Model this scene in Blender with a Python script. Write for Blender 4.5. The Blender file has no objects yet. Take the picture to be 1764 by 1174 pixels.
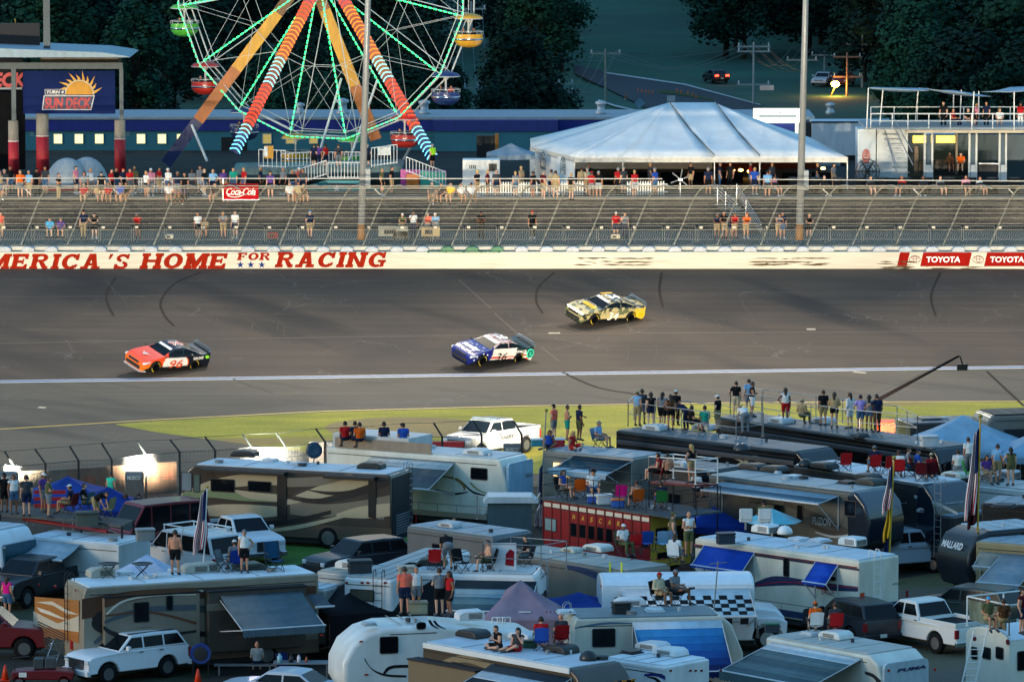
import bpy, bmesh, math, random
import numpy as np
from mathutils import Vector, Matrix
random.seed(7)
S = bpy.context.scene
COL = S.collection
R = math.radians
F, CX, CY, ALPHA, CAMH = 9400.0, 882.0, 587.0, R(6.18), 36.3
cam = bpy.data.cameras.new('camera'); cam.sensor_width = 36; cam.sensor_fit = 'HORIZONTAL'
cam.lens = F / 1764 * 36; cam.clip_start = 1; cam.clip_end = 6000
camo = bpy.data.objects.new('camera', cam); COL.objects.link(camo)
camo.location = (0, 0, CAMH); camo.rotation_euler = (math.pi/2 - ALPHA, 0, 0)
S.camera = camo
SUN_EL, SUN_AZ = R(7.0), R(-112)          # azimuth clockwise from +Y: the afterglow is to the left
W = bpy.data.worlds.new('World'); S.world = W; W.use_nodes = True
nt = W.node_tree; nt.nodes.clear()
sky = nt.nodes.new('ShaderNodeTexSky'); sky.sky_type = 'NISHITA'; sky.sun_disc = False
sky.sun_elevation = SUN_EL; sky.sun_rotation = SUN_AZ; sky.ozone_density = 3.2; sky.air_density = 1.2; sky.dust_density = 0.3
bg = nt.nodes.new('ShaderNodeBackground'); bg.inputs[1].default_value = 0.075
wo = nt.nodes.new('ShaderNodeOutputWorld')
tint = nt.nodes.new('ShaderNodeVectorMath'); tint.operation = 'MULTIPLY'; tint.inputs[1].default_value = (.92, 1.0, .96)
nt.links.new(sky.outputs[0], tint.inputs[0]);
# gradient added to the sky: darker near the horizon, brighter overhead, for contrast
tcw = nt.nodes.new('ShaderNodeTexCoord'); sz = nt.nodes.new('ShaderNodeSeparateXYZ'); mr = nt.nodes.new('ShaderNodeMapRange'); mr.inputs[1].default_value = .0; mr.inputs[2].default_value = .75; mr.inputs[3].default_value = .22; mr.inputs[4].default_value = 2.0
sc2 = nt.nodes.new('ShaderNodeVectorMath'); sc2.operation = 'SCALE'; nt.links.new(tcw.outputs['Generated'], sz.inputs[0]); nt.links.new(sz.outputs[2], mr.inputs[0]); nt.links.new(mr.outputs[0], sc2.inputs['Scale']); nt.links.new(tint.outputs[0], sc2.inputs[0]); nt.links.new(sc2.outputs[0], bg.inputs[0]); nt.links.new(bg.outputs[0], wo.inputs[0])
sl = bpy.data.lights.new('sun', 'SUN'); sl.energy = 0.26; sl.angle = R(14); sl.color = (1.0, 0.8, 0.6)
so = bpy.data.objects.new('sun', sl); COL.objects.link(so)
sd = Vector((math.sin(SUN_AZ)*math.cos(SUN_EL), math.cos(SUN_AZ)*math.cos(SUN_EL), math.sin(SUN_EL)))
so.rotation_euler = sd.to_track_quat('Z', 'Y').to_euler()
S.view_settings.view_transform = 'Standard'; S.view_settings.look = 'None'
S.view_settings.exposure = 2.15; S.view_settings.gamma = 1
S.cycles.use_denoising = True
S.cycles.max_bounces = 5; S.cycles.diffuse_bounces = 2; S.cycles.glossy_bounces = 2
S.cycles.transmission_bounces = 4; S.cycles.transparent_max_bounces = 12
S.cycles.sample_clamp_indirect = 3
FLOOD = 16000.0
POLE = 13000.0
CA, SA = math.cos(ALPHA), math.sin(ALPHA)
def ray(u, v):
    a, b = (u-CX)/F, (v-CY)/F
    return Vector((a, CA - b*SA, -SA - b*CA))
def PZ(u, v, z=0.0):
    d = ray(u, v); return Vector((0, 0, CAMH)) + d*((z-CAMH)/d.z)
def PY(u, v, y):
    d = ray(u, v); return Vector((0, 0, CAMH)) + d*(y/d.y)
def scale_at(y, z=0): return F/(y*CA + (CAMH-z)*SA)
def lin(h):
    if not isinstance(h, str): return tuple(h)[:3]
    c = [int(h[i:i+2], 16)/255 for i in (0, 2, 4)]
    return tuple(x/12.92 if x <= .04045 else ((x+.055)/1.055)**2.4 for x in c)
MATS = {}
def mat(h, rough=.6, metal=0, var=.12, vs=3.0, emit=0, coat=0, alpha=1, bump=0, bs=20, name=None):
    key = (h if isinstance(h, str) else tuple(h), rough, metal, var, vs, emit, coat, alpha, bump, bs)
    if key in MATS: return MATS[key]
    m = bpy.data.materials.new(name or 'mat'); m.use_nodes = True; MATS[key] = m
    t = m.node_tree; b = t.nodes['Principled BSDF']; c = lin(h)
    b.inputs['Base Color'].default_value = (*c, 1)
    b.inputs['Roughness'].default_value = rough; b.inputs['Metallic'].default_value = metal
    b.inputs['Specular IOR Level'].default_value = .15 if rough >= .8 else .5; b.inputs['Coat Weight'].default_value = coat; b.inputs['Coat Roughness'].default_value = .08
    b.inputs['Alpha'].default_value = alpha
    if emit: b.inputs['Emission Color'].default_value = (*c, 1); b.inputs['Emission Strength'].default_value = emit
    if var or bump:
        tc = t.nodes.new('ShaderNodeTexCoord')
        n = t.nodes.new('ShaderNodeTexNoise'); n.inputs['Scale'].default_value = vs; n.inputs['Detail'].default_value = 4
        mp = t.nodes.new('ShaderNodeMapping'); mp.inputs['Scale'].default_value = (1, 1, .35); t.links.new(tc.outputs['Object'], mp.inputs[0]); t.links.new(mp.outputs[0], n.inputs['Vector'])
        if var:
            mr = t.nodes.new('ShaderNodeMapRange'); mr.inputs[1].default_value = .3; mr.inputs[2].default_value = .7
            mr.inputs[3].default_value = 1-var; mr.inputs[4].default_value = 1+var
            mx = t.nodes.new('ShaderNodeVectorMath'); mx.operation = 'SCALE'; mx.inputs[0].default_value = c
            t.links.new(n.outputs[0], mr.inputs[0]); t.links.new(mr.outputs[0], mx.inputs['Scale'])
            t.links.new(mx.outputs[0], b.inputs['Base Color'])
        if bump:
            n2 = t.nodes.new('ShaderNodeTexNoise'); n2.inputs['Scale'].default_value = bs; n2.inputs['Detail'].default_value = 3
            t.links.new(tc.outputs['Object'], n2.inputs['Vector'])
            bp = t.nodes.new('ShaderNodeBump'); bp.inputs['Strength'].default_value = bump; bp.inputs['Distance'].default_value = .05
            t.links.new(n2.outputs[0], bp.inputs['Height']); t.links.new(bp.outputs[0], b.inputs['Normal'])
    return m
def nodemat(name, build, rough=.85):
    m = bpy.data.materials.new(name); m.use_nodes = True
    t = m.node_tree; b = t.nodes['Principled BSDF']; b.inputs['Roughness'].default_value = rough
    build(t, b, t.nodes.new, t.links.new); return m
def frame_of(d):
    d = d.normalized(); u = Vector((0, 0, 1)) if abs(d.z) < .95 else Vector((1, 0, 0))
    a = d.cross(u).normalized(); return a, d.cross(a).normalized()
class MB:
    def __init__(s): s.v = []; s.f = []; s.mi = []; s.cur = 0
    def add(s, vs, fs):
        o = len(s.v); s.v += [tuple(p) for p in vs]
        for f in fs: s.f.append([i+o for i in f]); s.mi.append(s.cur)
        return s
    def box(s, x0, x1, y0, y1, z0, z1):
        return s.add([(x, y, z) for z in (z0, z1) for y in (y0, y1) for x in (x0, x1)],
                     [(0, 2, 3, 1), (4, 5, 7, 6), (0, 1, 5, 4), (1, 3, 7, 5), (3, 2, 6, 7), (2, 0, 4, 6)])
    def obox(s, c, size, rz=0, rx=0, ry=0):
        M = Matrix.Rotation(rz, 3, 'Z') @ Matrix.Rotation(ry, 3, 'Y') @ Matrix.Rotation(rx, 3, 'X'); c = Vector(c)
        h = [k/2 for k in size]
        return s.add([c + M @ Vector((x*h[0], y*h[1], z*h[2])) for z in (-1, 1) for y in (-1, 1) for x in (-1, 1)],
                     [(0, 2, 3, 1), (4, 5, 7, 6), (0, 1, 5, 4), (1, 3, 7, 5), (3, 2, 6, 7), (2, 0, 4, 6)])
    def tube(s, p0, p1, r0, r1=None, n=6, cap=True):
        p0, p1 = Vector(p0), Vector(p1); r1 = r0 if r1 is None else r1
        if (p1-p0).length < 1e-6: return s
        a, b = frame_of(p1-p0); vs = []
        for p, r in ((p0, r0), (p1, r1)):
            for i in range(n):
                t = 2*math.pi*(i+.5)/n; vs.append(p + a*(r*math.cos(t)) + b*(r*math.sin(t)))
        fs = [(i, (i+1) % n, n+(i+1) % n, n+i) for i in range(n)]
        if cap: fs += [tuple(range(n))[::-1], tuple(range(n, 2*n))]
        return s.add(vs, fs)
    def path(s, pts, r, n=6):
        pts = [Vector(p) for p in pts]
        for i in range(len(pts)-1):
            r0 = r[i] if isinstance(r, (list, tuple)) else r; r1 = r[i+1] if isinstance(r, (list, tuple)) else r
            s.tube(pts[i], pts[i+1], r0, r1, n)
        return s
    def prism(s, poly, a, b, plane='xz'):
        n = len(poly)
        def q(p, t):
            if plane == 'xz': return (p[0], t, p[1])
            if plane == 'yz': return (t, p[0], p[1])
            return (p[0], p[1], t)
        vs = [q(p, a) for p in poly] + [q(p, b) for p in poly]
        return s.add(vs, [tuple(range(n)), tuple(range(2*n-1, n-1, -1))] + [(i, n+i, n+(i+1) % n, (i+1) % n) for i in range(n)])
    def ell(s, c, r, n=10, m=6):
        c = Vector(c); r = (r, r, r) if not isinstance(r, (tuple, list)) else r; vs = [c+Vector((0, 0, r[2]))]
        for j in range(1, m):
            for i in range(n):
                a, b = math.pi*j/m, 2*math.pi*i/n
                vs.append(c+Vector((r[0]*math.sin(a)*math.cos(b), r[1]*math.sin(a)*math.sin(b), r[2]*math.cos(a))))
        vs.append(c-Vector((0, 0, r[2]))); fs = []
        for i in range(n): fs.append((0, 1+i, 1+(i+1) % n)); fs.append((len(vs)-1, 1+(m-2)*n+(i+1) % n, 1+(m-2)*n+i))
        for j in range(m-2):
            for i in range(n): fs.append((1+j*n+i, 1+(j+1)*n+i, 1+(j+1)*n+(i+1) % n, 1+j*n+(i+1) % n))
        return s.add(vs, fs)
    def lathe(s, prof, c=(0, 0, 0), axis='z', n=16, caps=True):
        c = Vector(c); vs = []
        for (r, h) in prof:
            for i in range(n):
                t = 2*math.pi*i/n; x, y = r*math.cos(t), r*math.sin(t)
                vs.append(c + (Vector((x, y, h)) if axis == 'z' else Vector((x, h, y)) if axis == 'y' else Vector((h, x, y))))
        fs = [(j*n+i, j*n+(i+1) % n, (j+1)*n+(i+1) % n, (j+1)*n+i) for j in range(len(prof)-1) for i in range(n)]
        if caps and prof[0][0] > 1e-5: fs.append(tuple(range(n)))
        if caps and prof[-1][0] > 1e-5: fs.append(tuple(range((len(prof)-1)*n, len(prof)*n)))
        return s.add(vs, fs)
    def quad(s, *p): return s.add(p, [tuple(range(len(p)))])
    def mesh(s, name, smooth=False):
        me = bpy.data.meshes.new(name); me.from_pydata(s.v, [], s.f)
        if any(s.mi): me.polygons.foreach_set('material_index', s.mi)
        bm = bmesh.new(); bm.from_mesh(me)
        if smooth: bmesh.ops.remove_doubles(bm, verts=bm.verts, dist=1e-4)
        bmesh.ops.recalc_face_normals(bm, faces=bm.faces)
        bm.to_mesh(me); bm.free()
        if smooth: me.polygons.foreach_set('use_smooth', [True]*len(me.polygons))
        me.update(); return me
    def build(s, name, m, parent=None, smooth=False, bevel=0, loc=None, rz=0, seg=2):
        me = s.mesh(name, smooth)
        for k in (m if isinstance(m, (list, tuple)) else [m]): me.materials.append(k)
        o = bpy.data.objects.new(name, me); COL.objects.link(o)
        if parent: o.parent = parent
        if loc is not None: o.location = loc; o.rotation_euler = (0, 0, rz)
        if bevel:
            b = o.modifiers.new('b', 'BEVEL'); b.width = bevel; b.segments = seg; b.limit_method = 'ANGLE'; b.angle_limit = R(35)
            if smooth is False: me.polygons.foreach_set('use_smooth', [True]*len(me.polygons)); b.harden_normals = True
        return o
def tag(o, label=None, cat=None, group=None, kind=None):
    if label: o['label'] = label
    if cat: o['category'] = cat
    if group: o['group'] = group
    if kind: o['kind'] = kind
    return o
def thing(name, label, cat, loc=(0, 0, 0), rz=0, group=None):
    o = bpy.data.objects.new(name, None); COL.objects.link(o); o.empty_display_size = .2
    o.location = loc; o.rotation_euler = (0, 0, rz); return tag(o, label, cat, group)
def struct(name, mb, m, smooth=False):
    return tag(mb.build(name, m, smooth=smooth), kind='structure')
def dup(root, loc, rz, label=None, group=None):
    def cp(o, parent):
        c = o.copy(); COL.objects.link(c); c.parent = parent
        for ch in list(o.children): cp(ch, c)
        return c
    r = cp(root, None); r.location = loc; r.rotation_euler = (0, 0, rz)
    if label: r['label'] = label
    if group: r['group'] = group
    return r
_tc = {}
def text_geo(txt, bold=.0, shear=0.0, spacing=1.0):
    """outline of a line of writing as (verts, faces), height of a capital = 1, centred"""
    k = (txt, bold, shear, spacing)
    if k in _tc: return _tc[k]
    c = bpy.data.curves.new('t', 'FONT'); c.body = txt; c.offset = bold; c.shear = shear; c.space_character = spacing
    c.resolution_u = 3; c.fill_mode = 'FRONT'; c.size = 1.0
    o = bpy.data.objects.new('t', c); COL.objects.link(o)
    bpy.context.view_layer.update(); dg = bpy.context.evaluated_depsgraph_get(); me = o.evaluated_get(dg).to_mesh()
    vs = [(v.co.x, v.co.y) for v in me.vertices]; fs = [tuple(p.vertices) for p in me.polygons]
    o.evaluated_get(dg).to_mesh_clear(); bpy.data.objects.remove(o); bpy.data.curves.remove(c)
    xs = [v[0] for v in vs]; x0, x1 = min(xs), max(xs); K = .729
    vs = [((x-(x0+x1)/2)/K, y/K-.5) for x, y in vs]
    _tc[k] = (vs, fs, (x1-x0)/K); return _tc[k]
def text_on(mb, txt, org, ex, ey, h, width=None, **kw):
    """writing laid on the plane org + ex, ey (unit vectors), capital height h, optional total width"""
    vs, fs, w = text_geo(txt, **kw); sx = (width/w if width else h); org, ex, ey = Vector(org), Vector(ex), Vector(ey)
    mb.add([org + ex*(x*sx) + ey*(y*h) for x, y in vs], fs); return mb
def cat_rom(pts, n=6, closed=False):
    out = []; P = [Vector((*p, 0)) if len(p) == 2 else Vector(p) for p in pts]; N = len(P)
    rng = range(N) if closed else range(N-1)
    for i in rng:
        g = lambda k: P[k % N] if closed else P[max(0, min(N-1, k))]
        a, b, c, d = g(i-1), g(i), g(i+1), g(i+2)
        for j in range(n):
            t = j/n; out.append(.5*((2*b) + (c-a)*t + (2*a-5*b+4*c-d)*t*t + (3*b-a-3*c+d)*t**3))
    if not closed: out.append(P[-1])
    return [tuple(p)[:len(pts[0])] for p in out]
M_STEEL = mat('8f9498', .45, .7); M_GALV = mat('a9adaf', .4, .75); M_WHITE = mat('e9e9e4', .45, var=.05); M_BLACK = mat('16181b', .5)
M_DARK = mat('24272b', .7); M_GLASS = mat('0c1218', .16, var=.3, vs=1.2); M_GLASS.node_tree.nodes['Principled BSDF'].inputs['Specular IOR Level'].default_value = .2; M_RUB = mat('17181a', .85); M_CHROME = mat('c8ccd0', .15, 1, var=0)
M_RED = mat('b3161c', .4); M_CONC = mat('8d8b83', .9, var=.15, vs=1.2, bump=.2)
# ================================================================= ground, track, walls
def mixcol(t, new, link, fac, a, b):
    m = new('ShaderNodeMix'); m.data_type = 'RGBA'
    if isinstance(fac, (int, float)): m.inputs[0].default_value = fac
    else: link(fac, m.inputs[0])
    for k, s in ((6, a), (7, b)):
        if isinstance(s, (tuple, list)): m.inputs[k].default_value = (*s[:3], 1)
        else: link(s, m.inputs[k])
    return m.outputs[2]
def ramp(new, link, src, lo, hi):
    r = new('ShaderNodeMapRange'); r.inputs[1].default_value = lo; r.inputs[2].default_value = hi; link(src, r.inputs[0]); return r.outputs[0]
def noise(new, link, vec, scale, detail=3, sc=None, w=0):
    if sc:
        mp = new('ShaderNodeMapping'); mp.inputs['Scale'].default_value = sc; mp.inputs['Location'].default_value = (w, w, w)
        link(vec, mp.inputs[0]); vec = mp.outputs[0]
    n = new('ShaderNodeTexNoise'); n.inputs['Scale'].default_value = scale; n.inputs['Detail'].default_value = detail
    link(vec, n.inputs['Vector']); return n.outputs[0]
def asphalt(a, bcol, groove=0.6):
    def f(t, b, new, link):
        tc = new('ShaderNodeTexCoord').outputs['Object']
        st = noise(new, link, tc, 1, 4, (.03, 1.1, 1))
        c = mixcol(t, new, link, ramp(new, link, st, .35, .7), a, bcol)
        fine = noise(new, link, tc, 9, 3)
        c = mixcol(t, new, link, ramp(new, link, fine, .3, .9), c, tuple(k*.72 for k in bcol))
        bl = noise(new, link, tc, .09, 3, None)
        c = mixcol(t, new, link, ramp(new, link, bl, .5, .72), c, tuple(k*groove for k in a))
        mp2 = new('ShaderNodeMapping'); mp2.inputs['Rotation'].default_value = (0, 0, R(-38)); link(tc, mp2.inputs[0])
        sm = noise(new, link, mp2.outputs[0], 1, 2, (.28, .05, .2), 3); c = mixcol(t, new, link, ramp(new, link, sm, .54, .74), c, tuple(k*.42 for k in a))
        # crack sealing: warped voronoi cell edges, only where a second noise lets them show
        wv = new('ShaderNodeVectorMath'); wv.operation = 'ADD'
        nz = new('ShaderNodeTexNoise'); nz.inputs['Scale'].default_value = .6; nz.inputs['Detail'].default_value = 4; link(tc, nz.inputs['Vector'])
        sc = new('ShaderNodeVectorMath'); sc.operation = 'SCALE'; sc.inputs['Scale'].default_value = 2.6; link(nz.outputs['Color'], sc.inputs[0])
        link(tc, wv.inputs[0]); link(sc.outputs[0], wv.inputs[1])
        v = new('ShaderNodeTexVoronoi'); v.feature = 'DISTANCE_TO_EDGE'; v.inputs['Scale'].default_value = .2; link(wv.outputs[0], v.inputs['Vector'])
        e = ramp(new, link, v.outputs['Distance'], .011, .003)
        mk = ramp(new, link, noise(new, link, tc, .16, 2, (1, 1, 1), 31), .52, .62)
        m1 = new('ShaderNodeMath'); m1.operation = 'MULTIPLY'; link(e, m1.inputs[0]); link(mk, m1.inputs[1])
        m2 = new('ShaderNodeMath'); m2.operation = 'MULTIPLY'; link(m1.outputs[0], m2.inputs[0]); m2.inputs[1].default_value = .22
        c = mixcol(t, new, link, m2.outputs[0], c, (.3, .27, .23))
        link(c, b.inputs['Base Color'])
        bp = new('ShaderNodeBump'); bp.inputs['Strength'].default_value = .25; bp.inputs['Distance'].default_value = .02
        link(fine, bp.inputs['Height']); link(bp.outputs[0], b.inputs['Normal'])
    return nodemat('asphalt', f, .85)
def grassmat(a, bcol, dirt, dlo, dhi, name='grass'):
    def f(t, b, new, link):
        tc = new('ShaderNodeTexCoord').outputs['Object']
        c = mixcol(t, new, link, ramp(new, link, noise(new, link, tc, .5, 5, (.35, 1, 1)), .3, .7), a, bcol)
        c = mixcol(t, new, link, ramp(new, link, noise(new, link, tc, 12, 3), .35, .85), c, tuple(k*.55 for k in a))
        c = mixcol(t, new, link, ramp(new, link, noise(new, link, tc, .11, 4, (.5, 1, 1), 5), dlo, dhi), c, dirt)
        link(c, b.inputs['Base Color'])
        bp = new('ShaderNodeBump'); bp.inputs['Strength'].default_value = .6; bp.inputs['Distance'].default_value = .08
        link(noise(new, link, tc, 7, 4), bp.inputs['Height']); link(bp.outputs[0], b.inputs['Normal'])
    return nodemat(name, f, .95)
YW, ZW = 345.0, 3.6          # foot of the safety barrier
_L, _Rr = PZ(0, 655), PZ(1764, 630)
def yfoot(x): return _L.y + (x-_L.x)/(_Rr.x-_L.x)*(_Rr.y-_L.y)
def zbank(x, y):
    t = (y-yfoot(x))/(YW-yfoot(x)); t = max(0, min(1, t)); return ZW*(t*.86+.14*t*t)
def on_track(u, v):
    """the point of the banked track behind pixel u, v"""
    lo, hi = 290.0, YW
    for _ in range(50):
        m = (lo+hi)/2; p = PY(u, v, m)
        if p.z > zbank(p.x, m): lo = m
        else: hi = m
    return PY(u, v, lo)
A_TRACK = asphalt((.050, .033, .020), (.086, .058, .036), .42); A_APRON = asphalt((.092, .069, .042), (.130, .099, .062), .7)
g = MB(); g.quad((-2500, -200, -.02), (2500, -200, -.02), (2500, 5000, -.02), (-2500, 5000, -.02))
struct('ground', g, grassmat((.012, .026, .008), (.02, .036, .011), (.027, .025, .022), .46, .56))
# banked racing surface
g = MB(); xs = [-90+i*4.5 for i in range(41)]; ts = [i/12 for i in range(13)]
for x in xs:
    for t in ts:
        y = yfoot(x)+(YW+.6-yfoot(x))*t; g.v.append((x, y, zbank(x, y)+.02))
n = len(ts); g.f = [[i*n+j, (i+1)*n+j, (i+1)*n+j+1, i*n+j+1] for i in range(len(xs)-1) for j in range(n-1)]; g.mi = [0]*len(g.f)
struct('race_track', g, A_TRACK)
# flat apron from the bank down to the infield fence
g = MB(); g.quad(*[(x, y, .012) for x, y in ((-90, 268), (90, 268), (90, yfoot(90)+.05), (-90, yfoot(-90)+.05))])
struct('apron', g, A_APRON)
def strip(name, pts_top, pts_bot, z, m, kind='structure'):
    g = MB()
    for a, b, c, d in zip(pts_top[:-1], pts_top[1:], pts_bot[1:], pts_bot[:-1]): g.quad(a, b, c, d)
    o = g.build(name, m); return tag(o, kind=kind)
# white / blue / white line at the foot of the bank
for (a, b, h, nm) in ((-.05, -1.4, 'dedad0', 'white_track_line'), (-.42, -1.02, '34508a', 'blue_track_line')):
    z = .018 if nm[0] == 'w' else .024
    strip(nm, [(x, yfoot(x)+a, z) for x in (-90, 90)], [(x, yfoot(x)+b, z) for x in (-90, 90)], z, mat(h, .6, var=.1))
# yellow line and the lit grass beyond it
YL = [(-500, 762), (0, 738), (280, 721), (560, 707), (900, 698), (1300, 692), (1764, 690), (2300, 690)]
top = [PZ(u, v, .016) for u, v in YL]; bot = [p - Vector((0, .34, 0)) for p in top]
strip('yellow_track_line', top, bot, 0, mat('e0b43c', .6, var=.15))
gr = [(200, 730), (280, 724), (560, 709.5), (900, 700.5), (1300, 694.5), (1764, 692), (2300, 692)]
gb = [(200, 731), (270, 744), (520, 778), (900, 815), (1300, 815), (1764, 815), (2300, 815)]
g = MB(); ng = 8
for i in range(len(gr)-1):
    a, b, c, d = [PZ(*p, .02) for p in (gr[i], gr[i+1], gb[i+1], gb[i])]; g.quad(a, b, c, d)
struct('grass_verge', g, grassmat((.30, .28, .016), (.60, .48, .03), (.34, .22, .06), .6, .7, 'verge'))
p = [PZ(u, v, .024) for u, v in cat_rom([(560, 735), (610, 722), (700, 718), (790, 722), (840, 733), (790, 748), (700, 756), (600, 752)], 5, True)]
g = MB(); g.quad(*p); struct('dirt_patch', g, grassmat((.3, .2, .07), (.4, .28, .09), (.3, .3, .05), .55, .7, 'dirt'))
# long seams and the painted dashes on the racing surface
seam = mat('6a6054', .8); g = MB()
def tline(g, pts, w):
    P = [on_track(u, v) for u, v in pts]
    for a, b in zip(P[:-1], P[1:]):
        d = (b-a).normalized(); s = d.cross(Vector((0, -.25, 1))).normalized()*w/2; e = Vector((0, -.004, .03))
        g.quad(a-s+e, b-s+e, b+s+e, a+s+e)
for pts, w in (([(0, 592), (300, 586), (900, 576), (1764, 570)], .1), ([(0, 512), (600, 508), (1200, 505), (1764, 503)], .06), ([(0, 545), (900, 538)], .04), ([(1000, 604), (1764, 600)], .04)): tline(g, pts, w)
for pts in ([(790, 482), (846, 532)], [(852, 540), (892, 576)], [(400, 652), (440, 668)], [(447, 668), (470, 678)], [(932, 598), (962, 622)]): tline(g, pts, .1)
tag(g.build('pavement_seam', seam), kind='structure')
g = MB()
tline(g, [(945, 575), (965, 575)], .35); tline(g, [(1390, 568), (1405, 568)], .35); tline(g, [(1470, 641), (1492, 643)], .25); tline(g, [(66, 702), (78, 703)], .3)
tag(g.build('pavement_mark', mat('b9ad98', .8)), kind='structure')
rng = random.Random(3)          # crack sealing and skid marks
g = MB()
for (u, v, L, dv, k) in ((1040, 592, 130, 3, 10), (1130, 596, 190, -4, 12), (1180, 545, 70, 5, 7), (0, 548, 70, 4, 7), (100, 540, 70, -16, 6), (395, 528, 70, 50, 7), (1270, 508, 32, 50, 6), (330, 520, 50, 22, 5),
                         (1430, 528, 90, 20, 7), (560, 540, 60, -8, 5), (440, 545, 60, 18, 6), (180, 480, 60, 60, 6), (700, 548, 90, 30, 7), (1560, 515, 90, 30, 6), (250, 560, 60, 20, 6)):
    pts = [(u+L*i/k, v+dv*i/k+rng.uniform(-3.2, 3.2)) for i in range(k+1)]; tline(g, pts, .055)
    for _ in range(2):
        q = rng.choice(pts); tline(g, [q, (q[0]+rng.uniform(-14, 14), q[1]+rng.uniform(6, 16)), (q[0]+rng.uniform(-22, 22), q[1]+rng.uniform(16, 30))], .04)
tag(g.build('crack_sealing', mat('5c5348', .85)), kind='structure')
g = MB()
for pts in ([(345, 470), (300, 490), (277, 520), (284, 545), (300, 562)], [(200, 478), (186, 500), (184, 520), (196, 545)], [(955, 470), (928, 495), (924, 520), (935, 540)],
            [(1140, 470), (1136, 500), (1142, 530)], [(1620, 470), (1604, 510), (1612, 545)], [(1700, 640), (1764, 700)], [(970, 642), (1030, 668), (1100, 680)]):
    tline(g, cat_rom(pts, 4), .16)
tag(g.build('skid_mark', mat('3b322a', .95)), kind='structure')
BH = 1.02; XW = [-80, 80]
def wallmat():
    def f(t, b, new, link):
        tc = new('ShaderNodeTexCoord').outputs['Object']
        c = mixcol(t, new, link, ramp(new, link, noise(new, link, tc, 1.2, 4, (.25, 1, 3)), .35, .8), (.70, .64, .53), (.58, .51, .40))
        c = mixcol(t, new, link, ramp(new, link, noise(new, link, tc, 3, 5, (.08, 1, 6)), .60, .74), c, (.40, .29, .15))
        link(c, b.inputs['Base Color'])
    return nodemat('barrier_paint', f, .8)
M_WALL = wallmat()
bar = thing('safety_barrier', 'long cream steel and foam racetrack barrier with big red slogan', 'barrier', (0, 0, 0))
g = MB(); g.box(XW[0], XW[1], YW, YW+.3, ZW-.3, ZW+BH); face = g.build('barrier_face', M_WALL, bar, bevel=.02)
g = MB(); g.box(XW[0], XW[1], YW+.302, YW+.9, ZW-.3, ZW+.52); g.build('foam_gap', mat('7d8794', .8), bar)
g = MB(); g.box(XW[0], XW[1], YW+.902, YW+1.5, ZW-.3, ZW+1.28); g.build('concrete_wall', mat('cfc8ba', .8, var=.12), bar, bevel=.03)
px_pad = [8, 48, 88, 172, 214, 260, 302, 427, 471, 513, 556, 597, 640, 683, 727, 770, 813, 856, 898, 941, 986, 1030, 1073, 1117, 1162, 1205, 1248, 1292, 1338, 1382, 1425, 1470, 1514, 1559, 1605, 1650, 1695, 1740]
for i, u in enumerate(px_pad):
    x = PY(u, 425, YW+.6).x; gr_ = u in (770, 813, 856)
    g = MB(); g.prism([(-.38, 0), (.42, 0), (.42, .34), (.14, .46), (-.2, .43), (-.38, .25)], YW+.28, YW+.95)
    g.v = [(a+x, b, c+ZW+.88) for a, b, c in g.v]
    g.build('barrier_pad', mat('1d6b45', .5) if gr_ else mat('b9bcc0', .8), bar, bevel=.03)
g = MB(); a, b = PY(736, 430, YW-.02), PY(862, 430, YW-.02); g.box(a.x, b.x, YW-.012, YW+.31, ZW+BH-.05, ZW+BH+.03); g.build('green_banner', mat('1d6b45', .8), bar)
g = MB(); text_on(g, 'SUNOCO  SUNOCO  SUNOCO  SUNOCO', ((a.x+b.x)/2, YW-.016, ZW+BH-.01), (1, 0, 0), (0, 0, 1), .05, b.x-a.x-.3); g.build('banner_lettering', mat('e8e8e8'), bar)
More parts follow.
